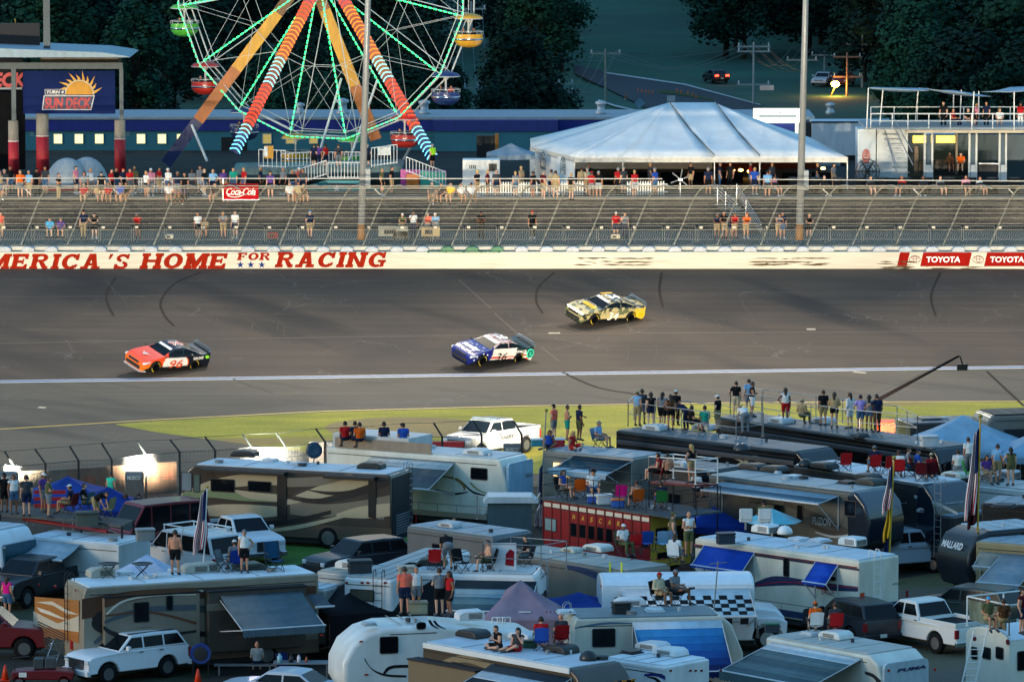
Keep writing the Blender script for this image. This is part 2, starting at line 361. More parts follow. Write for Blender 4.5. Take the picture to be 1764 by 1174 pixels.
# slab serif italic letters, drawn from strokes in a 1 x 1 box
T = .31
def letter(ch):
    """list of polygons; stems are T wide, slabs stick out by s"""
    s, h = .08, .2
    def st(x, y0=0, y1=1, bot=True, topp=True):
        o = [[(x, y0), (x+T, y0), (x+T, y1), (x, y1)]]
        if bot: o.append([(x-s, y0), (x+T+s, y0), (x+T+s, y0+h), (x-s, y0+h)])
        if topp: o.append([(x-s, y1-h), (x+T+s, y1-h), (x+T+s, y1), (x-s, y1)])
        return o
    def arc(cx, cy, rx, ry, a0, a1, tx=T, ty=.19, n=14):
        o = []
        for i in range(n):
            p = R(a0+(a1-a0)*i/n), R(a0+(a1-a0)*(i+1)/n)
            o.append([(cx+rx*math.cos(p[0]), cy+ry*math.sin(p[0])), (cx+rx*math.cos(p[1]), cy+ry*math.sin(p[1])),
                      (cx+(rx-tx)*math.cos(p[1]), cy+(ry-ty)*math.sin(p[1])), (cx+(rx-tx)*math.cos(p[0]), cy+(ry-ty)*math.sin(p[0]))])
        return o
    if ch == 'M': return st(.07)+st(.93)+[[(.12, 1), (.38, 1), (.72, .28), (.6, 0), (.5, 0)], [(1.13, 1), (.87, 1), (.5, .28), (.62, 0), (.72, 0)]], 1.25
    if ch == 'E': return st(.07)+[[(.2, 0), (.95, 0), (.95, .34), (.8, .34), (.74, h), (.2, h)], [(.2, 1), (.93, 1), (.93, .66), (.78, .66), (.72, 1-h), (.2, 1-h)], [(.3, .41), (.68, .41), (.68, .59), (.3, .59)], [(.62, .32), (.72, .32), (.72, .68), (.62, .68)]], 1.0
    if ch == 'F': return st(.07)+[[(.2, 1), (.93, 1), (.93, .64), (.78, .64), (.72, 1-h), (.2, 1-h)], [(.3, .41), (.68, .41), (.68, .59), (.3, .59)], [(.62, .32), (.72, .32), (.72, .68), (.62, .68)]], .98
    if ch == 'R': return st(.07)+arc(.6, .735, .36, .265, -90, 90, .26, .16)+[[(.3, 1), (.62, 1), (.62, .84), (.3, .84)], [(.3, .47), (.62, .47), (.62, .63), (.3, .63)], [(.45, .5), (.72, .5), (.97, h), (1.05, h), (1.05, 0), (.78, 0)]], 1.08
    if ch == 'I': return st(.1), .45
    if ch == 'C': return arc(.55, .5, .52, .5, 42, 318)+[[(.8, .6), (.98, .6), (.98, 1), (.86, 1), (.74, .86)], [(.74, .12), (.9, .1), (1.0, .3), (.82, .34)]], 1.05
    if ch == 'G': return arc(.55, .5, .52, .5, 42, 300)+[[(.8, .6), (.98, .6), (.98, 1), (.86, 1), (.74, .86)], [(.6, .34), (1.08, .34), (1.08, .5), (.6, .5)], [(.77, .02), (1.0, .06), (1.0, .4), (.77, .4)]], 1.12
    if ch == 'A': return [[(.36, 1), (.66, 1), (.42, .1), (.16, .1)], [(.42, 1), (.74, 1), (1.0, .1), (.72, .1)], [(.3, .24), (.8, .24), (.8, .4), (.3, .4)], [(0, 0), (.44, 0), (.44, h), (0, h)], [(.62, 0), (1.12, 0), (1.12, h), (.62, h)]], 1.14
    if ch == 'O': return arc(.53, .5, .53, .5, 0, 360, n=22), 1.06
    if ch == 'H': return st(.07)+st(.8)+[[(.3, .41), (.82, .41), (.82, .59), (.3, .59)]], 1.15
    if ch == 'N': return st(.07)+st(.8, topp=True, bot=False)+[[(.1, 1), (.36, 1), (1.05, 0), (.78, 0)]], 1.15
    if ch == 'S': return arc(.48, .735, .4, .265, 20, 262, .24, .17)+arc(.48, .265, .42, .265, -160, 82, .24, .17)+[[(.72, .68), (.88, .68), (.88, 1), (.78, 1), (.66, .9)], [(.04, 0), (.16, 0), (.28, .1), (.22, .34), (.04, .34)]], .95
    if ch == "'": return [[(.12, 1), (.36, 1), (.2, .66), (.1, .66)]], .4
    return [], .5
def slab(g, word, u0, u1, vt, vb, y, sh=.26):
    """word between pixels u0 and u1, top vt, foot vb, on the plane at depth y"""
    P0, P1 = PY(u0, vb, y), PY(u1, vt, y); w = sum(letter(c)[1] for c in word)+.12*(len(word)-1); Hh = P1.z-P0.z; k = (P1.x-P0.x-sh*Hh)/w; x = P0.x
    for c in word:
        pol, a = letter(c)
        for j, q in enumerate(pol): g.quad(*[(x+px*k+sh*Hh*py, y-.0006*j, P0.z+py*Hh) for px, py in q])
        x += (a+.12)*k
g = MB()
slab(g, 'AMERICA', -62, 178, 437, 464, YW-.006); slab(g, "'S", 180, 226, 437.5, 463.5, YW-.006)
slab(g, 'HOME', 240, 395, 436, 462.5, YW-.006); slab(g, 'RACING', 473, 670, 434, 460.5, YW-.006)
g.build('slogan_lettering', mat('96200a', .95, var=.25, vs=6), bar)
g = MB(); slab(g, 'FOR', 408, 467, 435, 448, YW-.006, .2); g.build('slogan_lettering', mat('96200a', .95, var=.25, vs=6), bar)
for u in (413, 431, 450):
    c = PY(u+1, 456, YW-.006); g = MB()
    pts = [(c.x+(.24 if i % 2 == 0 else .1)*math.sin(i*math.pi/5), c.y, c.z+(.24 if i % 2 == 0 else .1)*math.cos(i*math.pi/5)) for i in range(10)]
    g.quad(*pts); g.build('star', mat('1c3478', .9), bar)
def wquad(u0, v0, u1, v1, y, sl=0):
    a, b = PY(u0, v1, y), PY(u1, v0, y); return [(a.x, y, a.z), (b.x, y, a.z), (b.x+sl, y, b.z), (a.x+sl, y, b.z)]
for (a, b) in ((1545, 1562), (1585, 1669), (1695, 1784)):
    g = MB(); g.quad(*wquad(a, 434.5, b, 458.5, YW-.006, .2)); g.build('red_panel', mat('96140a', .95, var=.15), bar)
for c in (1625, 1735):
    g = MB(); p = PY(c, 446.5, YW-.012); text_on(g, 'TOYOTA', p, (1, 0, 0), (0, 0, 1), .36, 2.15, bold=.03, shear=.08); g.build('sponsor_lettering', mat('f2efe8', .5), bar)
for c in (1576, 1685):
    p = PY(c, 446.5, YW-.012); g = MB()
    def ring(cx, cz, rx, rz, w):
        for i in range(20):
            t0, t1 = 2*math.pi*i/20, 2*math.pi*(i+1)/20
            g.quad(*[(p.x+cx+(rx-q)*math.cos(t), p.y, p.z+cz+(rz-q)*math.sin(t)) for t, q in ((t0, 0), (t1, 0), (t1, w), (t0, w))])
    ring(0, 0, .36, .24, .035); ring(0, .02, .13, .21, .03); ring(0, .1, .26, .1, .03); g.build('oval_emblem', mat('7a2a22', .5), bar)
rng = random.Random(11)          # black tyre scuffs
g = MB()
for (u0, u1, v0, v1, k) in ((985, 1128, 443, 458, 34), (1284, 1432, 443, 459, 44), (1515, 1580, 449, 459, 14), (1590, 1700, 451, 457, 10), (1500, 1560, 452, 458, 8)):
    for _ in range(k):
        u = rng.uniform(u0, u1-20); L = rng.uniform(8, 50); v = rng.choice((v0+2, v0+8, v0+11, v0+13))+rng.uniform(-1, 1); h = rng.uniform(.4, 1.6); ub = min(u+L, u1)
        pt = [PY(a, b, YW-.018-.0004*_) for a, b in ((u, v), ((u+ub)/2, v-h*.6), (ub, v+rng.uniform(-.5, .5)), ((u+ub)/2, v+h))]; g.quad(*pt)
g.build('tyre_scuff', mat('574a35', .9, var=.5, vs=5), bar)
ZK, ZP = 4.95, 6.9; YB = 357.0
g = MB(); g.box(-90, 90, YW+1.502, YB+.4, ZK-1.2, ZK); struct('walkway', g, mat('66695e', .9, var=.16, vs=.5, bump=.2))
def blockmat():
    def f(t, b, new, link):
        tc = new('ShaderNodeTexCoord').outputs['Object']
        mp = new('ShaderNodeMapping'); mp.inputs['Rotation'].default_value = (R(90), 0, 0); link(tc, mp.inputs[0])
        br = new('ShaderNodeTexBrick'); br.inputs['Scale'].default_value = 1.0; br.inputs['Brick Width'].default_value = .46; br.inputs['Row Height'].default_value = .205
        br.inputs['Mortar Size'].default_value = .022; br.inputs['Mortar Smooth'].default_value = .3
        br.inputs['Color1'].default_value = (.105, .10, .088, 1); br.inputs['Color2'].default_value = (.062, .06, .054, 1); br.inputs['Mortar'].default_value = (.045, .043, .038, 1)
        link(mp.outputs[0], br.inputs[0])
        c = mixcol(t, new, link, ramp(new, link, noise(new, link, tc, .35, 3), .4, .7), br.outputs['Color'], (.16, .145, .12)); m = mixcol(t, new, link, .55, br.outputs['Color'], c)
        link(m, b.inputs['Base Color'])
        bp = new('ShaderNodeBump'); bp.inputs['Distance'].default_value = .06; bp.invert = True; link(br.outputs['Fac'], bp.inputs['Height']); link(bp.outputs[0], b.inputs['Normal'])
    return nodemat('blocks', f, .95)
g = MB()
for i in range(9): g.box(-90, 90, YB+i*.015, YB+1.2, ZK+i*.205-(0 if i else .1), ZK+(i+1)*.205)
tag(g.build('retaining_wall', blockmat()), 'grey block retaining wall between track walkway and fairground plaza', 'wall')
g = MB(); g.box(-160, 160, YB+1.2, 432, 3, ZP); struct('plaza', g, mat('343633', .9, var=.2, vs=.4, bump=.15))
g = MB(); g.box(-90, 90, YB+.55, YB+1.7, ZP+.002, ZP+.16); tag(g.build('wall_cap', mat('7f7c72', .9), bevel=.02), 'pale concrete kerb capping the block retaining wall', 'kerb')
fl = None
FX = [-66+i*6.0 for i in range(23)]
for i, x in enumerate(FX):
    y = 258 if x < -11 else 268.5
    if fl is None:
        fl = thing('track_floodlight', 'low grey boxed racetrack floodlight seen from behind', 'floodlight', (x, y, 0), 0, 'low floodlights along the infield edge')
        g = MB(); g.prism([(-.35, .95), (.35, 1.15), (.45, 2.0), (-.2, 2.15), (-.45, 1.9)], -.42, .42, 'yz'); g.build('housing', mat('6c6d69', .6), fl, bevel=.03)
        g = MB(); g.quad((-.3, .46, 1.3), (.3, .46, 1.3), (.3, .5, 1.9), (-.3, .5, 1.9)); g.build('lens', mat('fff0cf', emit=6, var=0), fl)
        g = MB(); g.tube((0, 0, 0), (0, 0, 1.05), .07); g.box(-.3, .3, -.3, .3, 0, .08); g.build('stand', M_STEEL, fl)
        g = MB(); text_on(g, 'MUSCO', (0, -.457, 1.87), (1, 0, 0), (0, .22, 1), .17, .62, bold=.02); g.build('maker_lettering', mat('e8e2d2', .5), fl)
        L = bpy.data.lights.new('floodlight_lamp', 'SPOT'); L.energy = FLOOD; L.spot_size = R(36); L.spot_blend = 1.0; L.shadow_soft_size = .25; L.color = (1, .85, .62)
        lo = bpy.data.objects.new('floodlight_lamp', L); COL.objects.link(lo); lo.parent = fl; lo.location = (0, .6, 2.0)
        lo.rotation_euler = (Vector((0, 1, .05))).to_track_quat('-Z', 'Y').to_euler(); cur = fl
    else: cur = dup(fl, (x, y, 0), 0)
    pass
# ================================================================= people
PAL = dict(white='e6e6e2', black='17181b', navy='1c2742', blue='2a55b0', lightblue='7fb0d6', skyblue='4fb3e0', red='b81f24', darkred='7c1420', orange='e8651c', coral='f0705a', pink='e58aa0', hotpink='ec1c8c',
           green='2f7a3c', teal='1f9b86', olive='5c6140', grey='7c8186', darkgrey='3c4046', lightgrey='b4b8ba', tan='b59c74', khaki='a8946c', beige='cdbd9c', yellow='e2c229', purple='5e3f86', lavender='b39be0',
           brown='5a3d28', denim='4c6c8e', lime='9be02c', mint='3fd0a8', camo='5b5f47', maroon='571620', cream='e2d8bd')
SKIN = ['d9a384', 'c98f6e', 'b87a5a', 'e0b394', '8a5a40', 'c48768']
HAIRC = dict(brown='3d2a1c', black='15120f', blond='b8935a', grey='8d8a86', dark='231a14')
def _base():
    return dict(pel=(0, 0, .95), ch=(0, .01, 1.3), nk=(0, .005, 1.45), hd=(0, -.015, 1.6),
                shl=(.17, .01, 1.39), shr=(-.17, .01, 1.39), ell=(.22, .04, 1.11), elr=(-.22, .04, 1.11), wrl=(.23, -.05, .88), wrr=(-.23, -.05, .88), hal=(.225, -.08, .79), har=(-.225, -.08, .79),
                hil=(.095, 0, .91), hir=(-.095, 0, .91), knl=(.105, -.015, .5), knr=(-.105, -.015, .5), anl=(.11, .02, .09), anr=(-.11, .02, .09), tol=(.13, -.15, .035), tor=(-.13, -.15, .035))
def P_(**k): d = _base(); d.update(k); return d
_sit = dict(pel=(0, 0, .5), ch=(0, .05, .86), nk=(0, .04, 1.0), hd=(0, .01, 1.15), shl=(.17, .05, .95), shr=(-.17, .05, .95), hil=(.09, -.02, .5), hir=(-.09, -.02, .5))
POSES = {
 'stand': P_(),
 'hips': P_(ell=(.36, .08, 1.17), wrl=(.23, -.03, 1.0), hal=(.15, -.06, .98)),
 'fold': P_(ell=(.25, -.04, 1.13), elr=(-.25, -.04, 1.13), wrl=(.02, -.2, 1.16), wrr=(-.03, -.17, 1.12), hal=(-.07, -.17, 1.18), har=(.07, -.14, 1.11)),
 'look': P_(elr=(-.25, -.08, 1.2), wrr=(-.1, -.17, 1.42), har=(-.07, -.14, 1.5), knl=(.1, -.06, .5), hd=(.01, -.03, 1.6)),
 'lean': P_(ch=(0, -.08, 1.27), nk=(0, -.14, 1.4), hd=(0, -.2, 1.53), shl=(.17, -.1, 1.35), shr=(-.17, -.1, 1.35), ell=(.23, -.27, 1.14), elr=(-.23, -.27, 1.14), wrl=(.14, -.45, 1.09), wrr=(-.13, -.45, 1.09), hal=(.06, -.5, 1.08), har=(-.05, -.5, 1.06)),
 'reach': P_(ell=(.3, -.2, 1.25), wrl=(.33, -.42, 1.12), hal=(.34, -.5, 1.09), hd=(.02, -.03, 1.6)),
 'walk': P_(knl=(.1, -.2, .53), anl=(.1, -.26, .11), tol=(.11, -.42, .08), knr=(-.1, .02, .5), anr=(-.1, .3, .14), tor=(-.11, .18, .03), ell=(.22, .16, 1.14), wrl=(.22, .2, .9), hal=(.22, .19, .81), elr=(-.23, -.08, 1.13), wrr=(-.2, -.28, 1.0), har=(-.18, -.35, .96)),
 'bend': P_(pel=(0, .1, .93), ch=(0, -.2, 1.12), nk=(0, -.33, 1.17), hd=(0, -.46, 1.16), shl=(.17, -.27, 1.14), shr=(-.17, -.27, 1.14), ell=(.2, -.33, .86), elr=(-.2, -.33, .86), wrl=(.16, -.42, .65), wrr=(-.14, -.42, .65), hal=(.13, -.45, .57), har=(-.12, -.45, .57), hil=(.095, .1, .89), hir=(-.095, .1, .89), knl=(.12, .04, .48), knr=(-.12, .04, .48), anl=(.13, .08, .09), anr=(-.13, .08, .09), tol=(.15, -.09, .035), tor=(-.15, -.09, .035)),
 'sit': P_(**_sit, ell=(.24, .05, .68), elr=(-.24, .05, .68), wrl=(.2, -.2, .66), wrr=(-.2, -.2, .66), hal=(.17, -.29, .65), har=(-.17, -.29, .65), knl=(.13, -.45, .52), knr=(-.13, -.45, .52), anl=(.14, -.48, .09), anr=(-.14, -.48, .09), tol=(.15, -.65, .04), tor=(-.15, -.65, .04)),
 'sitleg': P_(**_sit, ell=(.24, .05, .68), elr=(-.22, -.03, .7), wrl=(.2, -.2, .66), wrr=(-.1, -.25, .74), hal=(.17, -.29, .65), har=(-.02, -.3, .75), knl=(.14, -.45, .52), knr=(-.2, -.42, .6), anl=(.15, -.5, .09), anr=(.12, -.5, .62), tol=(.16, -.66, .04), tor=(.26, -.58, .63)),
 'ledge': P_(**_sit, ell=(.24, .08, .68), elr=(-.24, .08, .68), wrl=(.2, -.14, .62), wrr=(-.2, -.14, .62), hal=(.17, -.23, .61), har=(-.17, -.23, .61), knl=(.13, -.44, .5), knr=(-.14, -.42, .5), anl=(.13, -.4, .08), anr=(-.12, -.33, .09), tol=(.14, -.56, .0), tor=(-.13, -.49, .03)),
 'cross': P_(pel=(0, .02, .12), ch=(0, -.02, .46), nk=(0, -.05, .6), hd=(.02, -.1, .74), shl=(.17, -.02, .55), shr=(-.17, -.02, .55), ell=(.22, -.06, .3), elr=(-.22, -.06, .3), wrl=(.1, -.24, .38), wrr=(-.12, -.26, .3), hal=(.04, -.27, .44), har=(-.06, -.3, .33), hil=(.09, 0, .12), hir=(-.09, 0, .12), knl=(.37, -.27, .13), knr=(-.37, -.27, .13), anl=(-.05, -.42, .07), anr=(.08, -.36, .07), tol=(-.2, -.42, .05), tor=(.22, -.38, .05)),
 'side': P_(pel=(0, .02, .12), ch=(.03, .04, .46), nk=(.03, .03, .6), hd=(.06, 0, .74), shl=(.2, .04, .55), shr=(-.14, .04, .55), ell=(.27, -.08, .33), elr=(-.22, .06, .3), wrl=(.12, -.1, .55), wrr=(-.25, .04, .08), hal=(.09, -.09, .63), har=(-.27, -.02, .04), hil=(.09, 0, .12), hir=(-.09, 0, .12), knl=(.2, -.4, .28), knr=(-.28, -.3, .13), anl=(-.15, -.5, .08), anr=(-.5, -.45, .07), tol=(-.28, -.55, .05), tor=(-.62, -.5, .05)),
}
SEG = [('pel', 'ch', .125, .13, 'torso'), ('ch', 'nk', .12, .06, 'torso'), ('nk', 'hd', .052, .06, 'neck'), ('shl', 'shr', .068, .068, 'torso')]
for s in 'lr':
    SEG += [('sh'+s, 'el'+s, .058, .044, 'upper'), ('el'+s, 'wr'+s, .042, .028, 'fore'), ('wr'+s, 'ha'+s, .03, .033, 'hand'),
            ('hi'+s, 'kn'+s, .092, .06, 'thigh'), ('kn'+s, 'an'+s, .058, .036, 'calf'), ('an'+s, 'to'+s, .045, .034, 'foot')]
_body = {}
def body_of(pose):
    if pose in _body: return _body[pose]
    J = {k: Vector(v) for k, v in POSES[pose].items()}; g = MB()
    def cap(a, b, ra, rb):
        n = max(2, int((b-a).length/.035))
        for i in range(n+1): g.ell(a.lerp(b, i/n), ra+(rb-ra)*i/n, 10, 7)
    for a, b, ra, rb, z in SEG: cap(J[a], J[b], ra, rb)
    side = (J['shl']-J['shr']).normalized()
    for s in (-1, 1): cap(J['pel']+side*(.065*s), J['ch']+side*(.075*s), .1, .105); cap(J['pel']+side*(.05*s), J['pel']+side*(.07*s), .12, .11)
    hd = J['hd']; fw = Vector((0, -1, 0)); up = (J['hd']-J['nk']).normalized(); up = (up+Vector((0, 0, 1))).normalized()
    g.ell(hd+up*.02, (.078, .095, .115), 14, 10); g.ell(hd+fw*.035-up*.045, (.055, .06, .06)); g.ell(hd+fw*.098-up*.012, (.016, .022, .026))
    for s in (-1, 1): g.ell(hd+Vector((s*.08, .01, -.005)), (.014, .022, .034))
    me = g.mesh('raw'); o = bpy.data.objects.new('raw', me); COL.objects.link(o)
    m = o.modifiers.new('r', 'REMESH'); m.mode = 'VOXEL'; m.voxel_size = .017
    s_ = o.modifiers.new('s', 'SMOOTH'); s_.iterations = 3; s_.factor = .5
    dg = bpy.context.evaluated_depsgraph_get(); em = o.evaluated_get(dg).to_mesh()
    V = np.array([v.co[:] for v in em.vertices]); Fc = [tuple(p.vertices) for p in em.polygons]; N = np.array([v.normal[:] for v in em.vertices])
    o.evaluated_get(dg).to_mesh_clear(); bpy.data.objects.remove(o); bpy.data.meshes.remove(me)
    best = np.full(len(V), 9e9); zone = np.zeros(len(V), int); sid = np.zeros(len(V), int); par = np.zeros(len(V)); zn = ['torso', 'neck', 'upper', 'fore', 'hand', 'thigh', 'calf', 'foot', 'head']
    for a, b, ra, rb, z in SEG:
        A, B = np.array(J[a]), np.array(J[b]); d = B-A; t = np.clip(((V-A)@d)/(d@d), 0, 1); r = np.linalg.norm(V-(A+t[:, None]*d), axis=1)-(ra+(rb-ra)*t)
        k = r < best; best[k] = r[k]; zone[k] = zn.index(z); sid[k] = (1 if b[-1] == 'l' else 0); par[k] = t[k] if (a, b) != ('ch', 'nk') else 1
        if (a, b) == ('shl', 'shr'): par[k] = 1
    H = np.array(hd+up*.02); r = np.linalg.norm((V-H)/np.array([.078, .095, .115]), axis=1); k = r < 1.18; zone[k] = 8
    _body[pose] = dict(V=V, F=Fc, N=N, zone=zone, sid=sid, par=par, zn=zn, J=J, hd=hd, up=up, cache={}); return _body[pose]
def body_mesh(pose):
    B = body_of(pose)
    if 'body' in B['cache']: return B['cache']['body']
    J = B['J']; g = MB(); g.add(B['V'], B['F'])
    for s in 'lr':
        w, h = J['wr'+s], J['ha'+s]; d = (h-w).normalized(); sx = 1 if s == 'l' else -1
        side = d.cross(Vector((sx, .2, .1))).normalized()
        if side.length < .1: side = Vector((0, 1, 0))
        curl = side.cross(d).normalized()*(-sx)
        for i, L in enumerate((.07, .082, .076, .06)):
            b0 = h + side*((i-1.5)*.019) + d*.01; m = b0+d*L*.55+curl*.012; g.path([b0, m, m+d*L*.42+curl*.035], [.0095, .0085, .0065], 5)
        b0 = w.lerp(h, .45)+side*(-.03); g.path([b0, b0+side*(-.022)+d*.03, b0+side*(-.026)+d*.062+curl*.01], [.011, .01, .008], 5)
    g.cur = 1; hd = B['hd']
    for s in (-1, 1): g.ell(hd+Vector((s*.03, -.086, .018)), (.012, .008, .007), 6, 4)
    g.ell(hd+Vector((0, -.092, -.05)), (.024, .008, .006), 6, 4)
    B['cache']['body'] = g.mesh('person', True); return B['cache']['body']
def cloth(pose, kind):
    B = body_of(pose)
    if kind in B['cache']: return B['cache'][kind]
    V, z, p, zi = B['V'], B['zone'], B['par'], B['zn'].index
    up = np.array(B['up']); hh = (V-np.array(B['hd']))@up; fy = V[:, 1]-B['hd'].y; off = .012
    if kind == 'tank': m = ((z == 0) & (p > .12)) | ((z == zi('upper')) & (p < .12))
    elif kind == 'tee': m = ((z == 0) & (p > .05)) | ((z == zi('upper')) & (p < .62)); off = .018
    elif kind == 'long': m = ((z == 0) & (p > .05)) | (z == zi('upper')) | (z == zi('fore')); off = .016
    elif kind == 'shorts': m = ((z == 0) & (p < .2)) | ((z == zi('thigh')) & (p < .78)); off = .022
    elif kind == 'skirt': m = ((z == 0) & (p < .2)) | ((z == zi('thigh')) & (p < .45)); off = .02
    elif kind == 'trousers': m = ((z == 0) & (p < .2)) | (z == zi('thigh')) | (z == zi('calf')); off = .018
    elif kind in ('shoel', 'shoer'): m = ((z == zi('foot')) | ((z == zi('calf')) & (p > .93))) & (B['sid'] == (kind == 'shoel')); off = .014
    elif kind == 'short': m = (z == 8) & ((hh > .06) | ((fy > .0) & (hh > -.045))) & ~((fy < -.055) & (hh < .075)); off = .014
    else: m = np.zeros(len(V), bool)
    g = MB()
    if kind in ('long_hair',):
        m = (z == 8) & ((hh > .055) | ((fy > -.02) & (hh > -.06))); off = .02
        hd, u = B['hd'], B['up']
        for i in range(6): g.ell(hd+Vector((0, .075+.004*i, 0))-u*(.0+.045*i), (.085-.006*i, .045, .05), 10, 6)
    if kind == 'cap':
        hd, u = B['hd'], B['up']; m = (z == 8) & (hh > .045); off = .016
        q = hd+u*.052; g.prism([(q.x+.07*math.cos(a), q.y-.075-.085*math.sin(a)) for a in [math.pi*i/8 for i in range(9)]], q.z, q.z+.012, 'xy')
    if kind == 'hat':
        hd, u = B['hd'], B['up']; m = (z == 8) & (hh > .05); off = .02; g.lathe([(.08, .07), (.17, .055), (.172, .062), (.085, .085)], hd, 'z', 16)
    fs = [f for f in B['F'] if all(m[i] for i in f)]; used = sorted({i for f in fs for i in f}); ix = {i: k for k, i in enumerate(used)}
    if used: g.add(V[used]+B['N'][used]*off, [[ix[i] for i in f] for f in fs])
    B['cache'][kind] = g.mesh(kind, True); return B['cache'][kind]
_people = 0
NAMES = dict(tank='tank top', tee='t-shirt', long='long-sleeved shirt', shorts='shorts', skirt='short skirt', trousers='trousers')
HATN = dict(cap='cap', hat='brimmed hat')
ACT = dict(stand='standing', hips='standing hand on hip', fold='standing arms folded', look='holding a hand to the face', lean='leaning on the rail', reach='reaching out one arm', walk='walking', bend='bending forward',
           sit='sitting', sitleg='sitting with one leg crossed', ledge='sitting on the edge', cross='sitting cross-legged', side='sitting with legs tucked aside')
def person(loc, rz, pose, top, bot, where, h=1.76, hair='short', hc='brown', skin=None, hatc=None, shoes='darkgrey', group=None, rnd=None):
    """top = 'white tee', bot = 'navy shorts'; rz = direction faced (0 = towards the camera, 180 = towards the track)"""
    global _people; _people += 1; r = random.Random(_people*13+5)
    sk = SKIN[r.choice((0, 1, 1, 3, 0, 5, 2, 4))] if skin is None else skin; k = h/1.75
    o = bpy.data.objects.new('person', body_mesh(pose)); COL.objects.link(o)
    o.location = loc; o.rotation_euler = (0, 0, R(rz)); bw = r.uniform(.97, 1.1); o.scale = (k*bw, k*bw, k)
    ms = mat(sk, .55, var=.06);
    if not o.data.materials: o.data.materials.append(None); o.data.materials.append(M_DARK)
    o.material_slots[0].link = 'OBJECT'; o.material_slots[0].material = ms
    def part(kind, name, m):
        me = cloth(pose, kind)
        if not me.vertices: return
        c = bpy.data.objects.new(name, me); COL.objects.link(c); c.parent = o
        if not me.materials: me.materials.append(None)
        c.material_slots[0].link = 'OBJECT'; c.material_slots[0].material = m
    tw = bw_ = None
    if top:
        tc, tk = top.split(); part(tk, 'shirt', mat(PAL[tc], .85, var=.18, vs=9)); tw = tc+' '+NAMES[tk]
    if bot:
        bc, bk = bot.split(); part(bk, 'trousers' if bk == 'trousers' else 'skirt' if bk == 'skirt' else 'shorts', mat(PAL[bc], .85, var=.18, vs=9)); bw_ = bc+' '+NAMES[bk]
    if shoes: part('shoel', 'shoe', mat(PAL[shoes], .7)); part('shoer', 'shoe', mat(PAL[shoes], .7))
    if hair != 'bald': part({'short': 'short', 'long': 'long_hair'}.get(hair, 'short'), 'hair', mat(HAIRC[hc], .6, var=.2, vs=20))
    if hatc: part('hat' if hatc.endswith('hat') else 'cap', 'hat' if hatc.endswith('hat') else 'cap', mat(PAL[hatc.split()[0]], .8))
    d = 'person in '+(tw if tw else 'bare chest')+(' and '+bw_ if bw_ else '')+' '+ACT[pose]+' '+where
    if hatc and len(d.split()) < 13: d = d.replace('person in', 'person with '+hatc.split()[0]+' '+('hat' if hatc.endswith('hat') else 'cap')+' in')
    w = d.replace(' hand on hip', '').split() if len(d.split()) > 13 else d.split()
    return tag(o, ' '.join(w), 'person', group)
def by_px(u, vfoot, z): return PZ(u, vfoot, z)
SHIRTS = ['white tee', 'black tee', 'navy tee', 'grey tee', 'red tee', 'blue tee', 'lightgrey tee', 'darkgrey tee', 'white tank', 'lightblue tee', 'maroon tee', 'olive tee', 'black tank', 'pink tee', 'tan tee', 'navy long']
PANTS = ['khaki shorts', 'black shorts', 'denim shorts', 'navy shorts', 'denim trousers', 'black trousers', 'grey shorts', 'tan shorts', 'darkgrey shorts']
# ================================================================= motorhomes, trailers, road vehicles, camp gear
def rrect(x0, x1, z0, z1, r=.06, n=3):
    o = []
    for cx, cz, a in ((x1-r, z1-r, 0), (x0+r, z1-r, 90), (x0+r, z0+r, 180), (x1-r, z0+r, 270)):
        for i in range(n+1): t = R(a+90*i/n); o.append((cx+r*math.cos(t), cz+r*math.sin(t)))
    return o
def wheel_parts(parent, x, y, r=.4, w=.26, rim='8a8e92', side=-1, yellow=False, rr=.62):
    """tyre with its rim, axle along y, outer face at y"""
    g = MB(); s = side
    g.lathe([(r*rr, 0), (r*.9, 0), (r, .05), (r, w-.05), (r*.9, w), (r*.5, w)], (0, 0, 0), 'y', 22, False)
    g.v = [(a+x, y-s*b, c+r) for a, b, c in g.v]; t = g.build('wheel', M_RUB, parent, True)
    g = MB(); g.lathe([(0.0, .05), (r*.12, .04), (r*.2, .08), (r*rr*.85, .1), (r*rr*.93, .015), (r*rr+.01, .01)], (0, 0, 0), 'y', 18)
    for k in range(5):
        a = 2*math.pi*k/5; g.obox((r*rr*.5*math.cos(a), .035, r*rr*.5*math.sin(a)), (r*rr*.85, .04, .055), 0, 0, -a)
    g.v = [(a+x, y-s*b, c+r) for a, b, c in g.v]; g.build('rim', mat(rim, .35, .85), t)
    if yellow:
        g = MB()
        for i in range(24):
            a0, a1 = 2*math.pi*i/24, 2*math.pi*(i+1)/24
            if i % 12 > 4: continue
            g.quad(*[(x+q*math.cos(a), y+s*.006, r+q*math.sin(a)) for a, q in ((a0, r*.76), (a1, r*.76), (a1, r*.85), (a0, r*.85))])
        g.build('tyre_lettering', mat('d0b428', .8), t)
    return t
